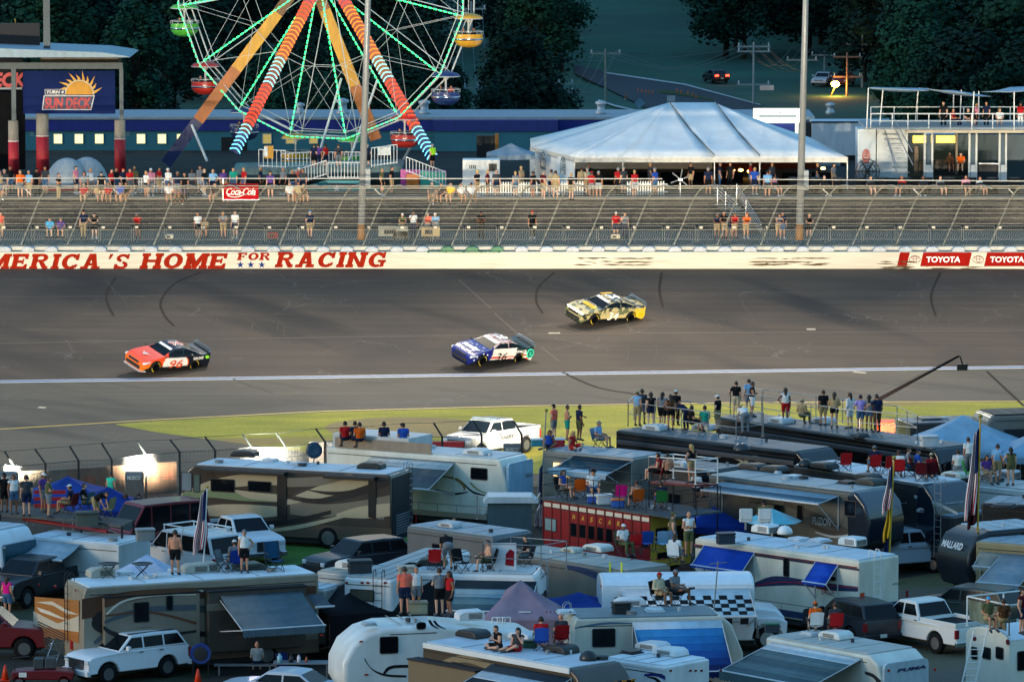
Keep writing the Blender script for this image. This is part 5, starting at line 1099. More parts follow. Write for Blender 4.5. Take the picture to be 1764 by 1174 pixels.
def wallp(a, b, wins, m=M_PVC, tl=0):
    g = MB(); g.quad(a-Vector((0, 0, .2)), b-Vector((0, 0, .2)), Vector((b.x, b.y, ZP+.05)), Vector((a.x, a.y, ZP+.05))); o = g.build('side_wall', m, mq); s_ = o.modifiers.new('s', 'SOLIDIFY'); s_.thickness = .02
    d = (b-a).normalized(); nn = Vector((d.y, -d.x, 0)); L = (b-a).length
    for f in wins:
        c = a+d*(L*f); w, h = .55, .75; z0 = ZP+.85; g = MB(); pts = [(-w, 0), (w, 0)]+[(w*math.cos(t), h+.45*math.sin(t)) for t in [math.pi*i/10 for i in range(11)]]
        g.quad(*[Vector((c.x, c.y, z0))+d*x+Vector((0, 0, z))+nn*.03 for x, z in pts]); wo_ = g.build('window', mat('55707e', .2, var=.1), o)
        g = MB(); [g.tube(Vector((c.x, c.y, z0))+d*x+nn*.04, Vector((c.x, c.y, z0+h+(.4 if x == 0 else .2)))+d*x+nn*.04, .018, n=4) for x in (-.28, 0, .28)]; g.tube(Vector((c.x, c.y, z0+.4))-d*w+nn*.04, Vector((c.x, c.y, z0+.4))+d*w+nn*.04, .018, n=4); g.tube(Vector((c.x, c.y, z0+.8))-d*w+nn*.04, Vector((c.x, c.y, z0+.8))+d*w+nn*.04, .018, n=4); g.build('glazing_bar', M_WHITE, wo_)
wallp(BL, FL, (.3, .75)); yk = yb_-.4
wallp(Vector((FL.x, yk, zc)), Vector((M1.x+.5, yk, zc)), (.12, .45, .8)); wallp(Vector((M1.x+.5, yk, zc)), Vector((FR.x-1, yk, zc)), (.15, .5, .82), mat('6a3a24', .8, var=.2))
g = MB(); g.box(FL.x, FR.x, yf+1, yk, ZP+.01, ZP+.05); g.build('floor', mat('3a3a38', .9), mq)
for u, v in ((1262, 293), (1276, 293), (1291, 295), (1418, 290)):
    p = PY(u, v, yf+9); t = thing('table_lamp', 'small warm glowing lamp on a table inside the marquee', 'lamp', (p.x, p.y, ZP+.75), 0, 'glowing lamps inside the marquee'); g = MB(); g.tube((0, 0, 0), (0, 0, p.z-ZP-.8), .03); g.build('stem', M_DARK, t); g = MB(); g.ell((0, 0, p.z-ZP-.75), (.16, .16, .09), 10, 6); g.build('shade', mat('ffb45a', emit=7, var=0), t)
    g = MB()
for i in range(7):
    x = PY(1105+i*52, 300, yf+6).x; t = thing('buffet_table', 'dark covered buffet table under the marquee', 'table', (x, yf+6, ZP), 0, 'dark tables under the marquee'); g = MB(); g.box(-.75, .75, -.38, .38, .7, .75); g.build('top', mat('3a2c28'), t); g = MB(); g.box(-.74, .74, -.37, .37, .05, .7); g.build('table_skirt', mat('1d2026', .9), t)
# big pole fan, stairs
p = PY(1172, 312, 360); t = thing('floor_fan', 'big bare-bladed floor fan standing on the plaza edge', 'fan', (p.x, p.y, ZP)); g = MB()
for i in range(6): a = R(20+60*i); g.obox((math.cos(a)*.36, 0, 1.15+math.sin(a)*.36), (.66, .03, .07), 0, 0, -a)
g.build('blade', mat('7c8186', .6, .3), t); g = MB(); g.tube((0, .1, 0), (0, .1, 1.15), .04); g.box(-.14, .14, -.1, .1, 1.07, 1.23); g.build('stand', M_GALV, t)
st = thing('walkway_stairs', 'galvanised stairs with rails from the plaza down to the walkway', 'stairs', (0, 0, 0)); ys = 356.3
for k in range(10):
    a = PY(1252+k*4.6, 352+k*4.6, ys-.25*k); g = MB(); g.box(a.x-.75, a.x+.75, a.y, a.y+.27, a.z-.04, a.z); g.build('tread', mat('9a988c', .6), st)
for (a, b) in (((1232, 317), (1272, 352)), ((1269, 316), (1311, 384))):
    for dz in (0, .22, .44, .66): g = MB(); A = PY(a[0], a[1]+dz*26, ys+.4); B = PY(b[0], b[1]+dz*26, ys-1.8); g.tube(A, B, .03, n=5); g.build('rail', M_GALV, st)
for u, v in ((1236, 318), (1269, 318), (1311, 386), (1285, 345), (1250, 330)): A = PY(u, v, ys-.5); g = MB(); g.tube(A, A-Vector((0, 0, 1.3)), .035, n=5); g.build('post', M_GALV, st)
t = thing('box_trailer', 'long white box trailer parked behind the marquee', 'trailer', (0, 0, 0)); y = 392; a, b = PY(1398, 268, y), PY(1488, 209, y); g = MB(); g.box(a.x, b.x+2, y, y+2.6, a.z, b.z); g.build('box', mat('b9c6cf', .5), t, bevel=.04); g = MB(); g.box(a.x-.05, b.x+2, y-.03, y, b.z-.12, b.z); g.build('trim', M_DARK, t)
g = MB(); g.box(a.x-.4, a.x-.06, y+.3, y+2.3, a.z-.4, b.z-.1); g.build('front_end', M_DARK, t); g = MB(); g.box(a.x+.3, b.x+1.8, y+.3, y+2.2, ZP, a.z); g.build('undercarriage', M_BLACK, t)
t = thing('truck_chassis', 'dark lorry with a red and white striped bumper behind the marquee', 'lorry', (0, 0, 0)); y = 387; a, b = PY(1395, 300, y), PY(1462, 276, y); g = MB(); g.box(a.x, b.x, y, y+2, a.z-1, b.z); g.build('chassis', M_BLACK, t); g = MB(); g.box(a.x+.1, b.x-.6, y-.05, y-.01, b.z-.55, b.z-.1); g.build('panel', mat('9aa6ac'), t); g = MB(); [g.box(a.x+.2+i*.3, a.x+.33+i*.3, y-.07, y-.055, b.z-.5, b.z-.42) for i in range(7)]; g.build('stripe', mat('b8262c'), t)
YD = 370.0; hd = thing('hospitality_deck', 'two storey white hospitality deck with railings, bar windows and outside stairs', 'pavilion', (0, 0, 0))
def dbox(u0, v0, u1, v1, y, d, m, name='panel', bevel=0): a, b = PY(u0, v1, y), PY(u1, v0, y); g = MB(); g.box(a.x, b.x, y, y+d, a.z, b.z); return g.build(name, m if not isinstance(m, str) else mat(m, .55, var=.06), hd, bevel=bevel)
dbox(1477, 222, 1509, 308, YD, 2.5, 'c9d2d6', 'door_panel', .02); dbox(1510, 222, 1564, 306, YD+.3, 2.2, 'd4dadc', 'wall')
dbox(1563, 224, 1790, 229, YD-1, 7.5, 'c9b89a', 'deck_edge'); dbox(1490, 219, 1790, 223.5, YD-.8, 7.3, '8f9ba2', 'deck_floor'); dbox(1563, 232, 1790, 318, YD+6.2, .3, '3c5666', 'rear_wall')
for u0, u1 in ((1591, 1608), (1668, 1684), (1720, 1735)):
    dbox(u0, 230, u0+4, 310, YD, .25, 'd9dcda', 'column'); dbox(u1-4, 230, u1, 310, YD, .25, 'd9dcda', 'column'); dbox(u0+4, 284, u1-4, 312, YD+.02, .2, 'd0d6d8', 'panel'); dbox(u0+4, 232, u1-4, 284, YD+.06, .06, '3a5668', 'window_pane')
for c in (1589, 1629):
    o = dbox(c-16, 234, c+16, 246, YD+1.0, .1, mat('ffd83a', emit=1.3, var=0), 'menu_screen'); a = PY(c, 240, YD+.98)
    g = MB(); [g.ell((a.x+dx, a.y, a.z+dz), (rx_, .02, rz_), 10, 6) for dx, dz, rx_, rz_ in ((-.25, 0, .16, .1), (.12, .03, .2, .12), (-.02, -.1, .25, .05), (.38, -.05, .1, .08))]; g.build('food_picture', mat('d9a86a', emit=.4, var=.5, vs=10), o)
    dbox(c-17, 246.2, c+17, 249, YD+1.0, .1, M_BLACK, 'screen_shelf')
dbox(1575, 252, 1582, 300, YD+.9, .3, '6d5a48', 'post'); dbox(1646, 230, 1650, 300, YD+.9, .2, '8a7a66', 'post')
o = dbox(1608, 276, 1668, 282, YD+1.5, .6, '4a3f36', 'bar_counter'); dbox(1609, 282, 1667, 302, YD+1.7, .3, M_BLACK, 'bar_front'); dbox(1686, 281, 1720, 283, YD, .2, M_GALV, 'rail'); dbox(1686, 283, 1720, 312, YD+.3, .3, '1a2026', 'panel')
for i in range(6): dbox(1576+i*4, 278, 1577.5+i*4, 304, YD+1, .1, '7a5a40', 'stool_leg')
# upper rail and shade sails
z_ = PY(1500, 221, YD-.8).z
def P3(u, v, y): return PY(u, v, y)
up = thing('deck_railing', 'white tubular railing around the upper hospitality deck', 'railing', (0, 0, 0))
for y, us, vt in ((YD-.9, [1500, 1537, 1564, 1600, 1637, 1674, 1710, 1747, 1784], 200), (YD+6, [1500, 1540, 1580, 1620, 1660, 1700, 1740, 1784], 190)):
    zt_ = z_+1.0; P = [Vector((PY(u, 222, y).x, y, z_)) for u in us]
    for p in P: g = MB(); g.tube(p, p+Vector((0, 0, 1)), .035, n=6); g.build('post', M_WHITE, up)
    for dz in (1.0, .5): g = MB(); g.tube(P[0]+Vector((0, 0, dz)), P[-1]+Vector((0, 0, dz)), .03, n=6); g.build('rail', M_WHITE, up)
sail = thing('shade_sail', 'pale grey shade cloth stretched on white masts over the upper deck', 'shade sail', (0, 0, 0))
ms_ = [((1493, 222), (1496, 152), YD-.9), ((1515, 220), (1521, 155), YD+1), ((1577, 212), (1582, 152), YD+6), ((1642, 205), (1643, 157), YD+6), ((1674, 226), (1678, 158), YD-.9), ((1686, 205), (1686, 157), YD+5), ((1747, 226), (1747, 158), YD-.9), ((1654, 205), (1656, 155), YD+6)]
for a, b, y in ms_: g = MB(); g.tube(PY(*a, y), PY(*b, y), .045, .04, 8); g.build('mast', M_WHITE, sail)
def sail_(pts):
    q = [PY(u, v, y) for u, v, y in pts]; return sheet(sail, q, 'cloth', mat('9fb4c2', .7, var=.05))
sail_([(1495, 151, YD-.9), (1600, 156, YD-.9), (1600, 152, YD+6), (1500, 150, YD+6)]); sail_([(1582, 151, YD+3), (1660, 160, YD-.5), (1710, 166, YD+2), (1640, 155, YD+6)]); sail_([(1690, 158, YD+1), (1764, 157, YD-1), (1790, 148, YD+5), (1740, 150, YD+6)])
# outside stair
stt = thing('deck_stairs', 'steel stairs climbing to the upper hospitality deck', 'stairs', (0, 0, 0))
for k in range(9): a = PY(1536+k*2.4, 232+k*9.2, YD-.3-.25*k); g = MB(); g.box(a.x-.55, a.x+.55, a.y, a.y+.28, a.z-.05, a.z); g.build('tread', mat('8f9698', .5, .3), stt)
for (a, b) in (((1535, 195), (1572, 262)), ((1524, 225), (1545, 285)), ((1537, 212), (1573, 285)), ((1528, 240), (1546, 300))): g = MB(); g.tube(PY(*a, YD-.3), PY(*b, YD-2.6), .04, n=6); g.build('rail', M_GALV, stt)
p = PY(1494, 300, YD-.3); t = thing('drum_fan', 'large round black drum fan in front of the white door panel', 'fan', (p.x, YD-.6, ZP)); g = MB(); c = (0, 0, 1.0)
for r_ in (.82, .6, .38, .18):
    g.path([(r_*math.cos(a), 0, .95+r_*math.sin(a)) for a in [2*math.pi*i/24 for i in range(25)]], .025, 5)
g.build('cage', M_BLACK, t); g = MB(); [g.obox((.4*math.cos(R(60*i)), .06, .95+.4*math.sin(R(60*i))), (.8, .02, .1), 0, 0, -R(60*i)) for i in range(6)]; g.build('blade', mat('2b3036'), t); g = MB(); g.box(-.5, .5, -.2, .2, 0, .1); g.build('base', M_DARK, t)
p = PY(1492, 269, YD-.05); t = thing('door_sign', 'oval dark red soft drink sign on the white door panel', 'sign', p); g = MB(); g.prism([(.27*math.cos(a), .5*math.sin(a)) for a in [2*math.pi*i/20 for i in range(20)]], -.05, 0); g.build('plate', mat('a01428', .4), t); g = MB(); text_on(g, 'Coca-Cola', (0, -.06, .1), (1, 0, 0), (0, 0, 1), .1, .4, shear=.3); text_on(g, 'RACING', (0, -.06, -.1), (1, 0, 0), (0, 0, 1), .08, .3); g.build('lettering', M_WHITE, t)
# small tents seen through the bar
p = PY(1620, 262, YD+14); canopy('small pale canopy tent seen through the hospitality bar', (p.x, p.y), 4.5, 3, 2.0, 1.0, 0, '8fb0c8', z=ZP)
def hillz(x, y): t = max(0, y-600); return -.015+.0*x+t*.05+t*t*.00002+1.2*math.sin(x*.012)*min(1, t/150)
g = MB(); xs = [-260+i*20 for i in range(27)]; yy = [434, 500, 560, 600, 640, 680, 720, 780, 860, 960, 1100, 1300, 1600, 2000]
for x in xs:
    for y in yy: g.v.append((x*(1+max(0, y-600)/700), y, hillz(x, y)))
n = len(yy); g.f = [[i*n+j, (i+1)*n+j, (i+1)*n+j+1, i*n+j+1] for i in range(len(xs)-1) for j in range(n-1)]; g.mi = [0]*len(g.f)
struct('hillside', g, grassmat((.011, .09, .058), (.018, .12, .066), (.009, .065, .046), .45, .6, 'hill'), smooth=True)
def roadpoly(pu, pl, z, m, name):
    def q(u, v):
        for y in np.linspace(440, 900, 400):
            p = PY(u, v, y)
            if p.z <= hillz(p.x, y)+z: return Vector((p.x, p.y, hillz(p.x, p.y)+z))
        return p
    g = MB(); U = [q(*p) for p in pu]; Lw = [q(*p) for p in pl]
    for i in range(len(U)-1): g.quad(U[i], U[i+1], Lw[i+1], Lw[i])
    return struct(name, g, m)
def onhill(u, v, z=0.0):
    for y in np.linspace(440, 900, 900):
        p = PY(u, v, y)
        if p.z <= hillz(p.x, y)+z: return p
    return p
roadpoly([(990, 112), (1060, 128), (1180, 146), (1300, 178), (1340, 200)], [(990, 128), (1040, 150), (1100, 180), (1150, 205), (1170, 218)], .15, mat('3a4046', .8, var=.1), 'road')
roadpoly([(1040, 125), (1180, 145), (1310, 180)], [(1040, 126.6), (1180, 146.6), (1310, 181.8)], .2, mat('aab0b0', .7), 'road_edge_line')
roadpoly([(1030, 172), (1060, 182), (1110, 193)], [(1030, 173.6), (1060, 183.6), (1110, 194.6)], .2, mat('aab0b0', .7), 'road_edge_line')
roadpoly([(1045, 146), (1100, 150), (1180, 160), (1230, 172)], [(1045, 150), (1100, 156), (1180, 166), (1230, 174)], .19, mat('3a4a2c', .9), 'grass_median')
# trees
def make_tree(seed, h=13, w=5.0, tall=1.0):
    r = random.Random(seed); g = MB(); t = MB()
    t.path([(0, 0, 0), (.1, .05, h*.3), (-.1, .1, h*.6), (0, 0, h*.9)], [.32, .24, .14, .05], 7)
    cl = []
    for i in range(19):
        a = r.uniform(0, 6.28); f = r.uniform(.25, 1); rr = w*(1-abs(f-.5)*1.1)*r.uniform(.35, .8); c = Vector((rr*math.cos(a), rr*math.sin(a), h*(.1+.86*f))); cl.append((c, r.uniform(1.2, 2.4)*w/5)); t.path([(0, 0, c.z*.6), tuple(c*.7+Vector((0, 0, c.z*.25))), tuple(c)], [.12, .07, .03], 5)
    cl.append((Vector((0, 0, h*.93)), 1.6))
    for c, s in cl:
        for _ in range(190):
            d = Vector((r.gauss(0, 1), r.gauss(0, 1), r.gauss(0, .8))).normalized()*s*r.uniform(.55, 1.1); p = c+d; q = .27*r.uniform(.6, 1.4); n = (d+Vector((r.gauss(0, .6), r.gauss(0, .6), r.gauss(.4, .6)))).normalized(); a, b = frame_of(n); g.quad(p-a*q, p-b*q*.6, p+a*q, p+b*q*.7)
    return g.mesh('crown'), t.mesh('trunk')
TREES = [make_tree(s, h, w) for s, h, w in ((1, 13, 5.2), (2, 16, 6), (3, 10, 5), (4, 15, 4.4))]
M_LEAF = [mat(h, .9, var=.3, vs=.5) for h in ('11342a', '174032', '0e2a24', '153a28')]; M_BARK = mat('2c2620', .9)
def tree(x, y, k, sc, rz, lab):
    o = bpy.data.objects.new('tree', None); COL.objects.link(o); o.location = (x, y, hillz(x, y)-.2); o.rotation_euler = (0, 0, rz); o.scale = (sc, sc, sc); tag(o, lab, 'tree', 'dark trees on the far hill')
    for me, nm, m in ((TREES[k][0], 'crown', M_LEAF[int(rz*10) % 4]), (TREES[k][1], 'trunk', M_BARK)):
        c = bpy.data.objects.new(nm, me); COL.objects.link(c); c.parent = o
        if not me.materials: me.materials.append(None)
        c.material_slots[0].link = 'OBJECT'; c.material_slots[0].material = m
r = random.Random(5); cnt = 0
def wood(n, u0, u1, y0, y1, smin, smax, lab):
    for i in range(n):
        y = y0+(y1-y0)*(i/n)+r.uniform(-6, 6); u = r.uniform(u0, u1); x = PY(u, 100, y).x
        tree(x, y, r.randrange(4), r.uniform(smin, smax), r.uniform(0, 6.28), lab)
wood(34, -60, 930, 445, 560, .55, .95, 'dark leafy tree in the wood behind the big wheel')
wood(40, -80, 820, 560, 760, .9, 1.4, 'dark leafy tree in the wood behind the big wheel')
wood(8, 880, 1030, 470, 560, .35, .6, 'dark low tree left of the road behind the building'); wood(9, 840, 1010, 600, 660, .6, .85, 'dark low tree left of the road behind the building')
wood(30, 1560, 1840, 450, 560, .7, 1.1, 'dark leafy tree on the slope behind the hospitality deck'); wood(48, 1470, 1850, 570, 780, .9, 1.4, 'dark leafy tree on the slope behind the hospitality deck')
wood(70, 1245, 1530, 620, 840, .9, 1.35, 'dark tree in the wood behind the lit street lamp')
# a few pale houses in the trees at top left, mast, utility poles
for u, v, w_, h_ in ((121, 22, 4.2, 4.5), (176, 33, 2.6, 1.2), (60, 12, 6, 1.5)):
    p = PY(u, v, 700); t = thing('distant_house', f'pale distant building among the dark trees, {["","",""][0]}{"tall gabled one" if u == 121 else "tiny one" if u == 176 else "long low one"} at top left', 'house', p); g = MB(); g.prism([(-w_/2, -h_/2), (w_/2, -h_/2), (w_/2, h_/2), (0, h_/2+1.2 if u == 121 else h_/2+.2), (-w_/2, h_/2)], 0, 4); g.build('wall', mat('7c98a4', .8), t)
    g = MB(); g.box(-w_/2-.2, w_/2+.2, -.2, 4.2, h_/2 if u != 121 else -h_/2-.3, h_/2+.25 if u != 121 else -h_/2); g.build('roof' if u != 121 else 'plinth', mat('3c4a52', .8), t)
def upole(u, vt, vb, y, arms, lab, w=2.4, hx='7a8a8c'):
    a, b = PY(u, vb, y), PY(u, vt, y); t = thing('utility_pole', lab, 'utility pole', a); H = b.z-a.z; m = mat(hx, .7); g = MB(); g.tube((0, 0, -2), (0, 0, H), .16, .11, 8); g.build('pole', m, t)
    for k in arms:
        g = MB(); g.box(-w/2, w/2, -.08, .08, H-k-.08, H-k+.08); c = g.build('cross_arm', m, t); g = MB(); [g.tube((s*w/2*.9, 0, H-k+.08), (s*w/2*.9, 0, H-k+.4), .08, n=6) for s in (-1, 0, 1)]; g.build('insulator', mat('9fb4bc', .3), c)
    return a+Vector((0, 0, H))
T = []
T.append(upole(1043, 84, 200, 560, (.5,), 'brown utility pole with a curved cross arm above the building roof', 3.2, '6d7c74'))
T.append(upole(963, 142, 205, 520, (.1, .9), 'utility pole with two cross arms left of the marquee peak', 2.8)); T.append(upole(823, 146, 200, 500, (.3,), 'utility pole standing alone right of the wheel', 2.6))
T.append(upole(1298, 72, 200, 560, (.5, 1.0, 4.4), 'utility pole with transformer drums right of the road', 3.4)); T.append(upole(1420, 95, 185, 600, (0,), 'thin utility pole left of the lit street lamp', 3))
T.append(upole(1467, 38, 180, 600, (), 'tall bare utility pole above the lit street lamp')); T.append(upole(1485, 56, 182, 590, (1.3,), 'tall utility pole with one arm right of the street lamp', 3.6)); T.append(upole(1381, 78, 190, 590, (1.6,), 'utility pole partly behind the right light pole', 3.4))
T.append(upole(1459, 90, 190, 575, (.5, 2.6), 'leaning brown utility pole next to the lit street lamp', 3, '7a5f55')); T.append(upole(910, 28, 60, 700, (), 'small far utility pole on the dark hill'))
T.append(upole(812, 2, 40, 560, (.8,), 'utility pole at the top edge right of the wheel', 3)); T.append(upole(1163, 30, 130, 720, (.3,), 'faint utility pole on the green hillside', 4, '4a6a62'))
wr = thing('power_lines', 'thin dark power lines sagging between the utility poles', 'power line', (0, 0, 0))
for i, j in ((10, 2), (2, 1), (1, 0), (0, 3), (3, 4), (4, 6), (0, 11), (3, 7), (7, 5)):
    for off in (-1.1, 0, 1.1):
        a, b = T[i]+Vector((off, 0, -.2)), T[j]+Vector((off, 0, -.2)); g = MB(); g.path([a.lerp(b, k/8)-Vector((0, 0, 2.2*math.sin(math.pi*k/8))) for k in range(9)], .02, 3); g.build('wire', mat('56707a', .6), wr)
for a, b, y in (((820, 92), (1300, 80), 600), ((700, 60), (1210, 70), 640), ((1490, 95), (1770, 70), 600), ((1490, 120), (1770, 100), 600), ((180, 150), (400, 128), 500), ((840, 100), (1043, 88), 560)):
    A, B = PY(*a, y), PY(*b, y); g = MB(); g.path([A.lerp(B, k/8)-Vector((0, 0, 1.2*math.sin(math.pi*k/8))) for k in range(9)], .022, 3); g.build('wire', mat('56707a', .6), wr)
# lit street lamp
p = PY(1439, 145, 575); t = thing('street_lamp', 'street lamp glowing orange on a curved arm between the utility poles', 'street lamp', p); g = MB(); g.ell((0, 0, 0), (.45, .45, .32), 12, 8); g.build('lamp_globe', mat('ffab2e', emit=40, var=0), t, True)
q = PY(1423, 184, 575)-p; g = MB(); g.path([q-Vector((0, 0, 3)), q, Vector((-.3, 0, -.9)), (0, 0, -.2)], .07, 6); g.build('lamp_pole', mat('9a7a4a', .6), t)
L = bpy.data.lights.new('street_lamp_light', 'POINT'); L.energy = 130; L.color = (1, .5, .12); L.shadow_soft_size = .3; lo = bpy.data.objects.new('street_lamp_light', L); COL.objects.link(lo); lo.parent = t; lo.location = (0, -.5, -.3)
# far things: lit board, signs, cars, cones
p = PY(1340, 199, 400.5); t = thing('lit_billboard', 'bright cream lit sign board with blue lettering behind the marquee roof', 'sign', p); g = MB(); w2 = (1382-1298)/2/scale_at(400); g.box(-w2+.3, -w2+.5, .05, .2, -2.4, -.5); g.box(w2-.5, w2-.3, .05, .2, -2.4, -.5); g.box(-w2, w2, 0, .3, -.55, .5); g.build('board', mat('f4f6d8', emit=.9, var=.03), t)
g = MB(); text_on(g, 'YOU BUILD MY YARDS', (0, -.02, .2), (1, 0, 0), (0, 0, 1), .2, 2.6, bold=.02); g.build('lettering', mat('2a6a9a', .6), t); g = MB(); g.box(-1.4, 1.4, -.03, -.01, -.12, .02); g.build('blue_band', mat('3a7ab0'), t)
for u, v, w_, h_, hx, lab, y in ((1321, 155, .75, .5, 'b9c4c8', 'white road sign right of the utility pole with drums', 585), (1156, 170, .4, .3, 'a9b4b8', 'small white sign above the marquee peak', 540), (1102, 178, .5, .5, '6f93a8', 'blue diamond road sign on its post by the road', 545), (1123, 145, .3, .4, 'd9dce0', 'white and orange route marker beside the road', 600), (1091, 113, .25, .3, 'c9d0d0', 'tiny white sign on the dark hill', 700)):
    p = PY(u, v, y); t = thing('road_sign', lab, 'sign', p); g = MB()
    if 'diamond' in lab: g.prism([(0, -.55), (.55, 0), (0, .55), (-.55, 0)], 0, .05)
    else: g.box(-w_, w_, 0, .05, -h_, h_)
    g.build('plate', mat(hx, .5), t); g = MB(); g.tube((0, .1, -2.4), (0, .1, 0), .05, n=6); g.build('post', M_STEEL, t)
    if 'route' in lab: g = MB(); g.prism([(0, -.95), (.25, -.7), (0, -.45), (-.25, -.7)], -.01, .03); g.build('orange_plate', mat('e08a2a', emit=.3), t)
for i, (u, v) in enumerate(((1099, 162), (1106, 163), (1112, 164), (1118, 165), (1124, 166), (1078, 171), (1166, 162), (1173, 164), (1185, 166), (1193, 168), (1199, 172))):
    p = onhill(u, v); t = thing('road_cone', 'tiny orange and white cone standing on the far road', 'traffic cone', p, 0, 'cones on the far road'); g = MB(); g.lathe([(.12, 0), (.03, .6)], (0, 0, 0), 'z', 8); g.build('cone', mat('b8683c', .8), t, True); g = MB(); g.box(-.16, .16, -.16, .16, 0, .05); g.build('base', mat('e2c9a8'), t)
FCARS = [((1342, 158), 1.2, '0e1a2a', 'dark car driving away on the far road with red tail lights'), ((1410, 176), .2, 'aebcc4', 'pale pickup parked near the lit street lamp'), ((1445, 181), .2, '8a2a2c', 'small red car parked right of the lit street lamp')]
# ================================================================= the three race cars
def livery(kind):
    def f(t, b, new, link):
        tc = new('ShaderNodeTexCoord').outputs['Object']; sp = new('ShaderNodeSeparateXYZ'); link(tc, sp.inputs[0]); X, Y, Z = sp.outputs
        def mth(op, a, c, d=None):
            n = new('ShaderNodeMath'); n.operation = op
            for i, k in enumerate((a, c, d)):
                if k is None: continue
                if isinstance(k, (int, float)): n.inputs[i].default_value = k
                else: link(k, n.inputs[i])
            return n.outputs[0]
        sk = mth('ADD', X, mth('MULTIPLY', Z, -.35)); gt = lambda a, v: mth('GREATER_THAN', a, v)
        if kind == 96:
            c = mixcol(t, new, link, ramp(new, link, Z, .35, .75), lin('f07810'), lin('ee4a1a'))
            c = mixcol(t, new, link, gt(sk, 1.50), c, lin('0c1222'))
            el = mth('ADD', mth('POWER', mth('MULTIPLY', mth('SUBTRACT', X, 2.35), 1.02), 2), mth('POWER', mth('MULTIPLY', mth('SUBTRACT', Z, .5), 1.45), 2))
            side = mth('LESS_THAN', Z, .88)
            c = mixcol(t, new, link, mth('MULTIPLY', mth('LESS_THAN', el, .98), side), c, lin('ec5a1e')); c = mixcol(t, new, link, mth('MULTIPLY', mth('LESS_THAN', el, .82), side), c, lin('e8e6e0'))
        elif kind == 36:
            wv = new('ShaderNodeTexWave'); wv.inputs['Scale'].default_value = 1.5; wv.inputs['Distortion'].default_value = 5; wv.bands_direction = 'Z'; wv.inputs['Detail'].default_value = 1; wv.inputs['Detail Scale'].default_value = .8; link(tc, wv.inputs['Vector'])
            c = mixcol(t, new, link, mth('MULTIPLY', gt(wv.outputs['Fac'], .62), mth('LESS_THAN', Z, .66)), lin('e8e2da'), lin('d8401e'))
            roof = mixcol(t, new, link, ramp(new, link, noise(new, link, tc, 4, 3), .45, .55), lin('b9a9a6'), lin('8c6468')); c = mixcol(t, new, link, gt(Z, 1.0), c, roof)
            c = mixcol(t, new, link, mth('MULTIPLY', gt(sk, 3.2), gt(Z, .7)), c, lin('10262a')); c = mixcol(t, new, link, gt(sk, 1.42), lin('16247a'), c)
        else:
            n1 = noise(new, link, tc, 2.2, 2); n2 = noise(new, link, tc, 2.6, 2, (1, 1, 1), 7)
            c = mixcol(t, new, link, gt(n1, .52), lin('b3a578'), lin('646b4a')); c = mixcol(t, new, link, gt(n2, .6), c, lin('262a26'))
            c = mixcol(t, new, link, mth('MULTIPLY', gt(Z, .95), gt(n1, .48)), c, lin('2a3230')); c = mixcol(t, new, link, mth('MULTIPLY', gt(sk, 1.3), mth('LESS_THAN', Z, .6)), c, lin('bfae78'))
            c = mixcol(t, new, link, mth('MULTIPLY', gt(sk, 3.7), mth('LESS_THAN', Z, .9)), c, lin('dcb83e'))
        link(c, b.inputs['Base Color']); b.inputs['Coat Weight'].default_value = .6
    return nodemat('livery', f, .3)
RC = dict(L=4.95, W=1.97, H=1.40, wb=2.79, fo=1.0, r=.355, zb=.12, hood=.70, cowl=.97, belt=.96, wx=1.5, rf=2.42, rr=3.15, rb=4.45, tail=1.04, panes=2, race=1, top=.66)
